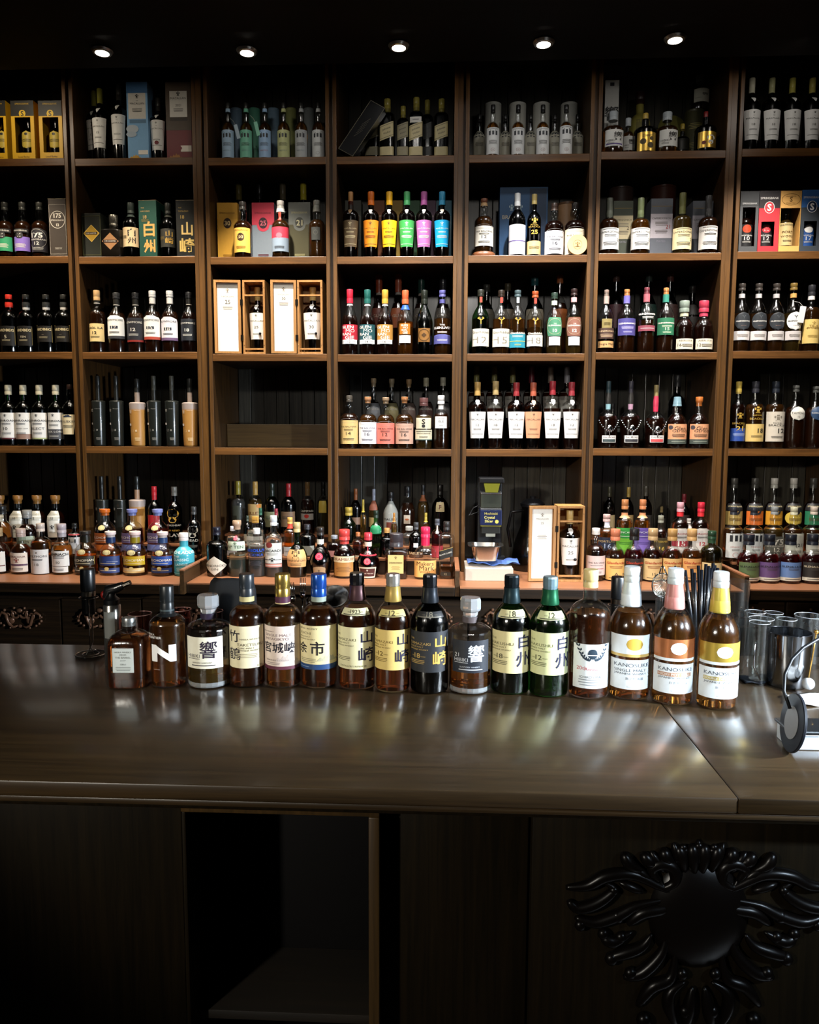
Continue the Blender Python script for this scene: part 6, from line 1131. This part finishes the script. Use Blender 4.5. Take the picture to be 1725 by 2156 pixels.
BB('nik', 628, 706, 1208, 1451, 'c', 'm', '#1d4a94', 'bottle with cream and navy label of two-character calligraphy, blue cap',
   [(1319, 1400, .965, '#dccf9e', [('NIKKA WHISKY', .08, .46, '#4a4436', -.40), ('YOICHI', .20, .32, '#6a634a', -.55), ('SINGLE MALT', .29, .30, '#6a634a', -.55), ('JAPANESE WHISKY', .36, .42, '#6a634a', -.45), ('余', .58, .24, '#121018', -.64, .016, 1.3), ('市', .58, .30, '#121018', .04, .016, 1.25), ('@hills', .82, .5, '#b4b094', .5), ('#3', .90, .4, '#8a8468', -.4)]), (1400, 1411, .965, '#24426e', [('#1', .5, .3, '#8aa0c0', -.6)])], lv=.70, cs=(.80, '#1d4488'), nb=[(.755, .80, '#8a9488')], capm=pm('#1d4a9c', .25, .5, coat=.5))
# 7-9, 11-12 tall round-shouldered bottles
def yam(x0, x1, yt, yb_, g, capc, bodyc, label, y0, y1, lc, ink, k1, k2, nm, age, sub, collar, q='m', kw_=None, lv=.70):
    cy = [(a/1.0) for a in (0,)]
    it = [('THE', .19, .13, ink, -.82), (nm, .30, .50, ink, -.46, .012), ('SINGLE MALT', .38, .36, ink, -.60), ('JAPANESE WHISKY', .45, .46, ink, -.50)]
    if age: it += [(age, .60, .14, ink, -.52, .012), ('AGED', .615, .09, ink, -.76), ('YEARS', .615, .11, ink, -.26)]
    it += [('#3', .75, .38, ink, -.55), (k1, .24, .27, k2[0], .50, .016, 1.05), (k1 and k2[1], .66, .34, k2[0], .48, .014, 1.15)]
    if sub: it.append((sub, .93, .56, ink, -.1))
    b, R, H, zf = BB('yama', x0, x1, yt, yb_, g, q, capc, label, [(y0, y1, .965, lc, it, 'rect', ink)], lv=lv, cs=(.775, bodyc), capr=.40)
    za, zb_ = zf(collar[0]), zf(collar[1]); pr = Prof('yama', R, H)
    V, F = patch(pr, zb_, za, .80, .0006, 'rect', 24, 6); lb = obj('shoulder_label', V, F, pm(collar[2], .5), b, True)
    put_print(lb, pr, [(collar[3], .45, .22 if len(collar[3]) < 3 else .34, collar[4], 0, .015), ('#1', .85, .8, collar[4]), ('AGED', .5, .12, collar[4], -.4), ('YEARS', .5, .12, collar[4], .42)], zb_, za, .80, .0009, collar[4], 16)
    # foil neck flaring to the collar, faceted cap
    for ch in b.children:
        if ch.name.startswith('neck_capsule'):
            zc = .895*H; V, F = lathe_geo([(R*.47, .765*H), (R*.48, .78*H), (R*.42, .84*H), (R*.40, .885*H), (R*.40, zc)], 36); me = bpy.data.meshes.new('c'); me.from_pydata(V, [], F); me.materials.append(pm(bodyc, .32, .6)); me.polygons.foreach_set('use_smooth', [True]*len(me.polygons)); me.set_sharp_from_angle(angle=.8); ch.data = me
        elif ch.name.startswith('cap'):
            V, F = lathe_geo([(0, .896*H), (R*.36, .896*H), (R*.37, .905*H), (R*.385, .925*H), (R*.385, .985*H), (R*.36, H), (0, H)], 14); me = bpy.data.meshes.new('c'); me.from_pydata(V, [], F); me.materials.append(pm(capc, .28, .7)); ch.data = me
    return b
yam(708, 788, 1206, 1454, 'c', '#1c1a1a', '#4a3234', 'bottle with pale cream label marked with 1923 shoulder band, bronze capsule', 1322, 1410, '#d8d2a8', '#5a543c', '山', ('#1c1830', '崎'), 'YAMAZAKI', '', "DISTILLER'S RESERVE", (1284, 1298, '#c8c49c', '1923', '#3a3628'))
yam(787, 863, 1208, 1460, 'c', '#a8a49c', '#b09450', 'bottle with golden bordered label and gold capsule on the bar', 1328, 1412, '#d6bc72', '#6a5424', '山', ('#1c1830', '崎'), 'YAMAZAKI', '12', '', (1287, 1301, '#b8a868', '12', '#3a3018'))
yam(864, 943, 1210, 1463, 'd', '#1a1c20', '#262a30', 'black label bottle with gold calligraphy and black capsule on the bar', 1332, 1417, '#26282c', '#b89a58', '山', ('#c8a04c', '崎'), 'YAMAZAKI', '18', '', (1291, 1303, '#1c1c1e', '18', '#6a6456'), q='d')
decanter(945, 1036, 1258, 1464, 'a', 'faceted clear decanter with black label and crystal stopper on the bar', [(1350, 1418, .80, '#22262e', hl('#c8ccd4', 1))], .36, '#5a5254')
yam(1037, 1118, 1211, 1464, 'g', '#1a2226', '#1f3034', 'dark green bottle with cream label and blue-black capsule on the bar', 1331, 1419, '#d8cc98', '#4a4632', '白', ('#1a1a38', '州'), 'HAKUSHU', '18', '', (1288, 1304, '#c4bc90', '18', '#3a3828'), q='d')
yam(1119, 1200, 1214, 1470, 'g', '#8aa8b4', '#1d5a3c', 'green bottle with pale green label and torn silver cap on the bar', 1334, 1423, '#d2d4a0', '#4a4e32', '白', ('#1a1a38', '州'), 'HAKUSHU', '12', '', (1291, 1308, '#c0c494', '12', '#3a3c28'), q='x', lv=.62)
# 13 acorn bottle
BB('ichi', 1203, 1288, 1199, 1474, 'c', 'm', '#cbb47a', 'bottle with white acorn and laurel label, cream and black capsule on the bar',
   [(1358, 1451, .84, '#d8dcdc', [('@wreath', .22, .74, '#22303c', 0, 0, .9), ('@disc:1.25', .22, .24, '#22303c'), ('@rect:.12', .245, .23, '#d8dcdc'), ('20th', .54, .26, '#b8545c', -.52), ('Anniversary', .57, .60, '#c06a70', .22), ('2024', .66, .2, '#8a8c90', .3), ("ICHIRO'S MALT", .74, .62, '#5a5e64'), ('#3', .86, .7, '#8a8e92')])], lv=.66, cs=(.86, '#14171c'))
# 14-16 flared capsule bottles
def kan(x0, x1, yt, yb_, capc, topc, discc, l2, label, lw, d2, sub):
    b, R, H, zf = BB('kanos', x0, x1, yt, yb_, 'c', 'a', '#d8dcdc', label, [], lv=.66, seg=52)
    wh = '#dfe4e6'; pr = Prof('kanos', R, H)
    def lab(ya, yb2, c, it, metal=0, rg=.4):
        z1, z0 = zf(ya), zf(yb2); V, F = patch(pr, z0, z1, .975, .0003, 'rect', 28); lb = obj('label', V, F, pm(c, rg, metal), b, True)
        if it: put_print(lb, pr, it, z0, z1, .975, .0006, '#2a3440', 18)
    h0 = lw[0]
    lab(h0, h0+40, topc, [('@disc', .48, .30, discc, .0, 0, 1)], .0 if topc == wh else .6, .35)
    lab(h0+40, h0+46, wh if topc != wh else '#b89a58', [])
    y2 = h0+52
    lab(y2, lw[1], wh, ([] if topc == wh else [('@rect:.15', .355, .64, d2, -.12)])+[('KANOSUKE', .18, .66, '#2a3848', -.08, .02), (l2, .355, .60, '#2a3848' if topc == wh else '#e8e4dc', -.13, .012), ('JAPANESE WHISKY', .48, .60, '#2a3848', -.13, .008), (sub, .63, .32, '#5a6068', .02), ('#2', .90, .26, '#9aa0a4', -.05)], 0)
    # second pass so that the light letters sit above the coloured strip
    for ch in b.children:
        if ch.name.startswith('cap'):
            V, F = lathe_geo([(0, .885*H), (R*.37, .885*H), (R*.385, .89*H), (R*.385, .925*H), (R*.365, .93*H), (R*.375, .935*H), (R*.375, .992*H), (R*.345, H), (0, H)], 26); me = bpy.data.meshes.new('c'); me.from_pydata(V, [], F); me.materials.append(pm('#d4d8d8', .3, coat=.4)); me.polygons.foreach_set('use_smooth', [True]*len(me.polygons)); me.set_sharp_from_angle(angle=.6); ch.data = me
    zc0 = zf(lw[2]); V, F = lathe_geo([(R*.485, zc0), (R*.50, zc0+.001), (R*.46, zc0+(.885*H-zc0)*.5), (R*.37, .884*H), (R*.3, .8845*H)], 44); obj('flared_capsule', V, F, pm(capc, .30, .1, coat=.4), b, True, sharp=50)
    return b
kan(1290, 1376, 1193, 1476, '#dfe6ea', '#dfe4e6', '#b8963c', 'SINGLE MALT', 'bottle with white capsule and white label with gold disc on the bar', (1339, 1453, 1284), '#dfe4e6', '嘉之助蒸溜')
kan(1383, 1468, 1197, 1487, '#c8847c', '#b06c42', '#dfe4e6', 'HIOKI POT STILL', 'bottle with pink capsule and copper label with white disc on the bar', (1348, 1462, 1290), '#b08468', '日置蒸溜蔵')
kan(1480, 1563, 1204, 1497, '#c8b048', '#b89a40', '#e6eaea', 'DOUBLE DISTILLERY', 'bottle with yellow capsule and gold label with white disc on the bar', (1356, 1473, 1298), '#b8a868', '嘉之助蒸溜')

# ================================================================== bar tools
def barp(x, y): return atZ(x, y, ZB)
CHR = pm('#c8c8c8', .12, 1.0); BLK = pm('#101214', .35, coat=.3)
def frother(x, ytop, ybase, label):
    p = barp(x, ybase); p.z = ZB; t = empty('milk_frother', p); tag(t, label, 'frother'); Z = lambda y: atY(x, y, p.y).z-ZB; r = 14.5*(p-CAM).dot(_f)/FOC
    m = MB(); R0 = .042
    for rr_, z in ((R0, .0022), (R0*.55, .0022)): m.tube([(rr_*math.cos(a*.2618), rr_*math.sin(a*.2618), z) for a in range(24)], .002, 6, True)
    m.build('base_ring', CHR, t, True)
    zr = Z(ytop+60); m = MB(); m.tube([((r+.006)*math.cos(a*.2618), (r+.006)*math.sin(a*.2618), zr) for a in range(24)], .0016, 6, True); m.build('holder_ring', CHR, t, True)
    for sx in (-.004, .012): MB().tube([(sx, -.02 if sx < 0 else .0, .004), (sx, -r-.006 if sx > 0 else r+.006, .03), (sx, -r-.006 if sx > 0 else r+.006, zr)], .0017, 6).build('rod', CHR, t, True)
    MB().lathe([(0, Z(ytop+46)+.001), (r, Z(ytop+46)+.001), (r*1.02, Z(ytop+44)), (r*1.02, Z(ytop+3)), (r*.94, Z(ytop)), (0, Z(ytop))], 32).build('upper_grip', BLK, t, True, sharp=40)
    MB().lathe([(0, Z(ytop+56)), (r*1.0, Z(ytop+56)), (r*1.0, Z(ytop+46)), (0, Z(ytop+46))], 32).build('silver_band', pm('#b8b0a4', .2, 1), t, True, sharp=40)
    MB().lathe([(0, Z(ytop+98)), (r*.5, Z(ytop+98)), (r*.95, Z(ytop+92)), (r*.95, Z(ytop+56)), (0, Z(ytop+56))], 32).build('lower_body', BLK, t, True, sharp=40)
    MB().tube([(0, 0, Z(ytop+98)), (0, 0, Z(ytop+160))], .0012, 6).build('whisk_shaft', CHR, t, True)
frother(191, 1198, 1378, 'black milk frother hanging in a chrome ring stand, left end of bar')
frother(1297, 1214, 1400, 'black milk frother in a chrome stand behind the white capsule bottle')
# blow torch
p = barp(240, 1400); t = empty('blow_torch', p); tag(t, 'kitchen blow torch with black head, red trigger and silver can', 'torch'); Z = lambda y: atY(240, y, p.y).z-ZB; k_ = (p-CAM).dot(_f)/FOC
MB().lathe([(0, .0005), (17*k_, .0005), (17.5*k_, .004), (17.5*k_, Z(1275)), (13*k_, Z(1268)), (0, Z(1267))], 32).build('gas_can', pm('#a8a6a0', .25, .9), t, True, sharp=40)
MB().lathe([(0, Z(1272)), (16*k_, Z(1272)), (16*k_, Z(1262)), (9*k_, Z(1255)), (8*k_, Z(1243)), (0, Z(1243))], 24).build('collar', BLK, t, True, sharp=40)
MB().tube([(-12*k_, 0, Z(1258)), (-4*k_, 0, Z(1242)), (12*k_, 0, Z(1238)), (26*k_, 0, Z(1232))], [9*k_, 12*k_, 10*k_, 8*k_], 14).build('head', BLK, t, True, sharp=60)
MB().ball((-15*k_, -.002, Z(1252)), 7*k_, 12, 1, 1, 1.2).ball((-12*k_, -.002, Z(1264)), 5*k_, 10, .9, 1, 1.3).build('trigger', pm('#a02420', .4), t, True)
MB().tube([(24*k_, 0, Z(1233)), (41*k_, 0, Z(1226))], 5.5*k_, 14).build('nozzle', pm('#b4aca0', .2, 1), t, True, sharp=50)
pr_ = Prof('std', 17.5*k_, .3); pr_.r[:] = 17.5*k_; V, F = patch(pr_, Z(1340), Z(1285), .62, .0004); obj('can_label', V, F, pm('#8a8c88', .5), t, True)
# tinted glasses standing behind the bottles
def coupe(x, yrim, ybase, w, label):
    p = barp(x, ybase); t = empty('rocks_glass', p); tag(t, label, 'glass', 'tinted glasses behind the bottles'); r = .5*w*(p-CAM).dot(_f)/FOC; h = atY(x, yrim, p.y).z-ZB
    MB().lathe([(0, .0005), (r*.72, .0005), (r*.78, .004), (r, h), (r*.965, h), (r*.75, .012), (0, .010)], 32).build('glass_bowl', glassm('p'), t, True, sharp=50)
    MB().tube([(r*.985*math.cos(a*.1963), r*.985*math.sin(a*.1963), h) for a in range(32)], .0012, 6, True).build('rim', pm('#b88a84', .2, .4), t, True)
coupe(298, 1292, 1392, 48, 'pinkish glass behind the squat square bottle'); coupe(384, 1283, 1388, 42, 'pinkish glass between the letter N bottle and the decanter'); coupe(453, 1286, 1403, 38, 'pinkish glass right behind the decanter with cream label')
# black pouch
p = barp(492, 1384); t = empty('black_pouch', p); tag(t, 'black cloth pouch standing behind the dark blue capped bottle', 'pouch')
h = atY(492, 1219, p.y).z-ZB; k_ = (p-CAM).dot(_f)/FOC; V = []; F = []; n = 28
for j, (z, wx, wy) in enumerate(((.0005, 44, 22), (.03, 50, 26), (h*.6, 52, 24), (h*.85, 50, 16), (h*.96, 46, 10), (h, 40, 3))):
    for i in range(n): a = 2*math.pi*i/n; V.append((wx*k_*math.copysign(abs(math.cos(a))**.6, math.cos(a)), wy*k_*math.sin(a)*(1+.06*math.sin(5*a)), z+.004*math.sin(3*a)*(j > 3)))
for j in range(5):
    for i in range(n): F.append((j*n+i, j*n+(i+1) % n, (j+1)*n+(i+1) % n, (j+1)*n+i))
F.append(tuple(range(n))[::-1]); F.append(tuple(5*n+i for i in range(n))); obj('pouch', V, F, pm('#0d0f12', .85), t, True)
# cutlery jar
p = barp(632, 1386); t = empty('glass_jar', p); tag(t, 'clear glass jar holding bar cutlery between two bottles', 'jar'); k_ = (p-CAM).dot(_f)/FOC; hj = atY(632, 1290, p.y).z-ZB
MB().lathe([(0, .0005), (20*k_, .0005), (21*k_, .004), (21*k_, hj), (20*k_, hj), (19.5*k_, .006), (0, .006)], 32).build('glass_body', glassm('c'), t, True, sharp=50)
for i, (dx, dy, tx, yt, lab) in enumerate(((-.004, -.006, -14, 1226, 'fork leaning left in the cutlery jar'), (.006, .004, 2, 1218, 'fork standing upright in the cutlery jar'), (.010, -.002, 14, 1262, 'small spoon in the cutlery jar'))):
    f_ = empty('fork' if i < 2 else 'spoon', (p.x+dx, p.y+dy, ZB+.008)); tag(f_, 'steel '+lab, 'cutlery'); top = Vector((tx*k_, .004, atY(632, yt, p.y).z-ZB-.008)); u_ = top.normalized(); L_ = top.length
    MB().tube([(0, 0, 0), u_*(L_*.55), u_*(L_*.72)], [.0028, .0022, .002], 8).build('handle', CHR, f_, True)
    if i < 2:
        MB().tube([u_*(L_*.70), u_*(L_*.76), u_*(L_*.82)], [.002, .008, .0085], 10).build('neck', CHR, f_, True)
        for q in range(4): MB().tube([u_*(L_*.81)+Vector(((q-1.5)*.0048, 0, 0)), u_*L_+Vector(((q-1.5)*.0048, 0, 0))], .0013, 6).build('tine', CHR, f_, True)
    else: MB().ball(u_*(L_*.88), .012, 12, .8, .3, 1.4).build('bowl', CHR, f_, True)
# brushed steel disc on a scale
p = barp(704, 1392); t = empty('steel_canister', p); tag(t, 'dark canister with tilted brushed steel disc behind the blue capped bottle', 'canister'); k_ = (p-CAM).dot(_f)/FOC
m_ = bpy.data.materials.new('radial_brushed_steel'); tn, nn, ll = nt(m_); b_ = prin(m_); b_.inputs['Metallic'].default_value = 1; b_.inputs['Base Color'].default_value = (.62, .62, .63, 1); b_.inputs['Roughness'].default_value = .28; b_.inputs['Anisotropic'].default_value = .85
tg = nn.new('ShaderNodeTangent'); tg.direction_type = 'RADIAL'; tg.axis = 'Z'; ll.new(tg.outputs[0], b_.inputs['Tangent']); no_ = nn.new('ShaderNodeTexNoise'); no_.inputs['Scale'].default_value = 40; ll.new(no_.outputs['Fac'], b_.inputs['Anisotropic Rotation']); ll.remove(b_.inputs['Anisotropic Rotation'].links[0])
hz = atY(704, 1257, p.y).z-ZB
d_ = MB().lathe([(0, .004), (27*k_, .004), (30*k_, .002), (30*k_, -.002), (0, -.002)], 48).build('steel_disc', m_, t, True, sharp=40); d_.location = (0, .01, hz); d_.rotation_euler = (math.radians(38), 0, 0)
MB().lathe([(0, .0005), (24*k_, .0005), (24*k_, hz-.034), (22*k_, hz-.030), (0, hz-.030)], 36).build('canister', pm('#15171a', .3, coat=.3), t, True, sharp=40)
MB().lathe([(24.5*k_, hz-.050), (25*k_, hz-.049), (25*k_, hz-.040), (24.5*k_, hz-.039), (24.5*k_, hz-.05)], 36).build('rim_band', CHR, t, True, sharp=40)
# mixing tools glass with strainer
p = barp(1398, 1410); t = empty('tool_glass', p); tag(t, 'clear glass holding strainers between the white and pink capsule bottles', 'glass'); k_ = (p-CAM).dot(_f)/FOC; hj = atY(1398, 1262, p.y).z-ZB
MB().lathe([(0, .0005), (22*k_, .0005), (22*k_, .003), (22*k_, hj), (21*k_, hj), (20.5*k_, .006), (0, .006)], 32).build('glass_body', glassm('c'), t, True, sharp=50)
def strainer(px, py, rr_, lab, dy):
    v = atY(px, py, p.y+dy); s = empty('strainer', (v.x, v.y, v.z)); tag(s, lab, 'strainer'); r = rr_*k_; m = MB()
    m.tube([(r*math.cos(a*.2094), 0, 1.25*r*math.sin(a*.2094)) for a in range(30)], .0018, 6, True); m.build('rim', CHR, s, True)
    m = MB()
    for j in range(1, 9):
        q = j/9; m.tube([(r*q*math.cos(a*.2618), .35*r*(1-q*q), 1.25*r*q*math.sin(a*.2618)) for a in range(24)], .0007, 4, True)
    for a in range(18): m.tube([(r*q*math.cos(a*.349), .35*r*(1-q*q), 1.25*r*q*math.sin(a*.349)) for q in (0.05, .4, .7, 1)], .0006, 4)
    m.build('mesh_bowl', pm('#8a8478', .3, .9), s, True)
    MB().tube([(-.3*r, 0, 1.15*r), (-.12*r, 0, 1.9*r), (.0, 0, 2.0*r), (.12*r, 0, 1.9*r), (.5*r, 0, 1.05*r)], .002, 6).build('wire_loop', CHR, s, True)
    MB().tube([(.1*r, 0, -1.2*r), (.15*r, .01, -1.9*r), (.1*r, .02, ZB+.01-v.z)], .0025, 6).build('handle', CHR, s, True)
strainer(1394, 1232, 20, 'fine mesh strainer standing in the tool glass', -.018); strainer(1421, 1222, 15, 'second mesh strainer half hidden behind the pink capsule', .008)
# straw cup with black straws
p = barp(1474, 1405); t = empty('straw_cup', p); tag(t, 'clear cup holding black straws between pink and yellow capsule bottles', 'cup'); k_ = (p-CAM).dot(_f)/FOC; hj = atY(1474, 1290, p.y).z-ZB
MB().lathe([(0, .0005), (22*k_, .0005), (26*k_, hj), (25*k_, hj), (21*k_, .005), (0, .005)], 32).build('glass_body', glassm('c'), t, True, sharp=50)
_sx = [1443, 1457, 1471, 1478, 1487, 1493, 1499, 1506, 1512, 1516, 1463, 1502]
for i, (tx, ty, bx) in enumerate(((1443, 1201, -8), (1457, 1198, -6), (1471, 1191, 6), (1478, 1200, -2), (1487, 1188, 2), (1493, 1192, 5), (1499, 1196, 0), (1506, 1190, 8), (1512, 1196, 6), (1516, 1204, 10), (1463, 1206, -10), (1502, 1186, 12))):
    a = Vector((bx*k_, ((i*7) % 5-2)*.006, .007)); b_ = Vector((0, ((i*7) % 5-2)*.008, 0)); v = atY(tx, ty, p.y+b_.y); b_ = Vector((v.x-p.x, b_.y, v.z-ZB))
    s = empty('black_straw', (p.x, p.y, ZB)); tag(s, f"black drinking straw in the clear cup, tip {ORD[sorted(_sx).index(tx)]} from the left" , 'straw', 'black straws in the cup')
    MB().tube([a, a+(b_-a)*.5, b_], 3.4*k_, 10).build('tube', pm('#0b0d12', .3, coat=.4), s, True)
p2 = barp(1540, 1412); t = empty('tall_beaker', p2); tag(t, 'tall clear beaker behind the yellow capsule bottle', 'glass'); k_ = (p2-CAM).dot(_f)/FOC; hj = atY(1540, 1222, p2.y).z-ZB
MB().lathe([(0, .0005), (24*k_, .0005), (29*k_, hj), (28*k_, hj), (23*k_, .006), (0, .006)], 36).build('glass_body', glassm('c'), t, True, sharp=50)
# glass carafes and steel jug
def carafe(x, yrim, ybase, w, lab, flare=.82):
    p = barp(x, ybase); t = empty('mixing_glass', p); tag(t, lab, 'glass', 'mixing glasses at the right end'); r = .5*w*(p-CAM).dot(_f)/FOC; h = atY(x, yrim, p.y).z-ZB
    MB().lathe([(0, .0005), (r*flare, .0005), (r*flare*1.02, .006), (r*.95, h*.9), (r, h), (r*.96, h), (r*.9, h*.88), (r*flare*.93, .014), (0, .012)], 36).build('glass_body', glassm('c'), t, True, sharp=50)
    MB().tube([(r*.98*math.cos(a*.1963), r*.98*math.sin(a*.1963), h) for a in range(32)], .0008, 6, True).build('rim', crystal(), t, True)
    return t, r, h
carafe(1585, 1288, 1402, 42, 'mixing glass at the far left of the glass group'); carafe(1624, 1290, 1393, 38, 'mixing glass at the back of the glass group'); carafe(1598, 1302, 1416, 50, 'mixing glass in front of the back row, no handle'); carafe(1652, 1303, 1402, 40, 'mixing glass behind the steel jug')
carafe(1700, 1296, 1402, 60, 'wide mixing glass behind the steel jug at the frame edge')
t, r, h = carafe(1594, 1310, 1440, 42, 'glass pitcher with wire handle left of the steel jug'); MB().tube([(-r*.6, -r*.9, h*.72), (-r*.9, -r*1.25, h*.70), (-r*.95, -r*1.3, h*.35), (-r*.1, -r*1.0, .02)], .0022, 8).build('wire_handle', CHR, t, True)
p = barp(1676, 1456); t = empty('steel_jug', p); tag(t, 'polished steel jug at the right end of the bar', 'jug'); k_ = (p-CAM).dot(_f)/FOC; h = atY(1676, 1330, p.y).z-ZB; r = 46*k_; p.y += r; t.location = p; h = atY(1676, 1330, p.y).z-ZB
MB().lathe([(0, .0005), (r*.86, .0005), (r*.92, .006), (r*.96, h*.6), (r, h), (r*.97, h), (r*.92, h*.6), (r*.86, .01), (0, .01)], 40).build('jug_body', pm('#8f9296', .12, 1), t, True, sharp=50)
MB().tube([(r*.98*math.cos(a*.1571), r*.98*math.sin(a*.1571), h) for a in range(40)], .0018, 6, True).build('rim', pm('#2a2a2c', .2, .8), t, True)
# dark towel in front of the glasses
p = barp(1612, 1428); t = empty('dark_towel', (p.x, p.y, ZB)); tag(t, 'crumpled dark blue towel under the mixing glasses', 'towel'); V = []; F = []; n = 16
t.location = (p.x, p.y-.035, ZB)
for j in range(9):
    for i in range(n+1): V.append((-.075+.15*i/n, -.02+.007*j, .003+.010*(math.sin(i*1.1+j*.8)*.5+.5)*(math.sin(math.pi*i/n)*.7+.3)))
for j in range(8):
    for i in range(n): a = j*(n+1)+i; F.append((a, a+1, a+n+2, a+n+1))
o = obj('towel', V, F, pm('#10151f', .9), t, True); md = o.modifiers.new('s', 'SOLIDIFY'); md.thickness = .0025
# folded napkin
p = barp(1700, 1478); t = empty('napkin', (p.x+.02, p.y, ZB)); tag(t, 'folded white napkin at the right end of the bar', 'napkin'); V = []; F = []; n = 12
for j in range(9):
    for i in range(n+1): V.append((-.075+.19*i/n+.02*(j/8), -.035+.011*j, .006+.004*math.sin(i*.9+j*.5)+.003*math.sin(j*1.4)))
for j in range(8):
    for i in range(n): a = j*(n+1)+i; F.append((a, a+1, a+n+2, a+n+1))
o = obj('cloth', V, F, pm('#b8b4ae', .85), t, True); md = o.modifiers.new('s', 'SOLIDIFY'); md.thickness = .004
# brass stirrer with glass bulb
p = barp(1701, 1462); t = empty('glass_stirrer', (p.x, p.y, ZB+.012)); tag(t, 'brass stirrer with clear glass bulb resting on the napkin', 'stirrer'); k_ = (p-CAM).dot(_f)/FOC
MB().ball((0, 0, .016), .0155, 20).build('glass_bulb', crystal(), t, True); MB().tube([(0, 0, .030), (.008, 0, .10), (.012, 0, .145)], .002, 8).build('brass_rod', pm('#b8904c', .25, .9), t, True); MB().ball((.0125, 0, .15), .006, 12).build('knob', pm('#b8904c', .25, .9), t, True)
# black hoop table lamp stand
p = barp(1672, 1590); t = empty('ring_stand', p); tag(t, 'black metal hoop stand with a tilted round disc at the right edge', 'stand'); k_ = (p-CAM).dot(_f)/FOC
def hp(px, py, dy): v = atY(px, py, p.y+dy); return (v.x-p.x, dy, v.z-ZB)
pts = [hp(1664, 1492, .03), hp(1651, 1455, .05), hp(1653, 1420, .07), hp(1668, 1388, .09), hp(1692, 1364, .11), hp(1722, 1346, .13), hp(1760, 1338, .15), hp(1800, 1345, .16), hp(1830, 1370, .16), hp(1845, 1410, .14), hp(1845, 1460, .11), hp(1830, 1500, .08)]
MB().tube(pts, 3.6*k_, 10).build('hoop', pm('#0a0c10', .5, spec=.25), t, True)
cd_ = Vector(hp(1670, 1533, .02)); dv = MB().lathe([(0, -.0035), (.0595, -.0035), (.061, -.002), (.061, .002), (.0595, .0035), (0, .0035)], 48).build('round_disc', pm('#0b0e16', .5, spec=.25), t, True, sharp=40)
nrm = Vector((-.97, .08, .14)).normalized(); dv.location = cd_; dv.rotation_euler = nrm.to_track_quat('Z', 'Y').to_euler()
zmin = min((dv.rotation_euler.to_matrix() @ Vector(v.co)).z for v in dv.data.vertices)+cd_.z
ip = MB().lathe([(0, .0038), (.034, .0038), (.034, .0046), (0, .0046)], 40).build('pale_pad', pm('#8a8c90', .5), dv, True, sharp=40)
dv.location = cd_-Vector((0, 0, zmin-.0005))
MB().bev(.0, .16, .02, .10, .035, .043, .003).build('tray_plate', BLK, t); MB().bev(.005, .155, .025, .095, .0005, .034, .002).build('tray_base', pm('#c8ccd0', .3, .3), t)
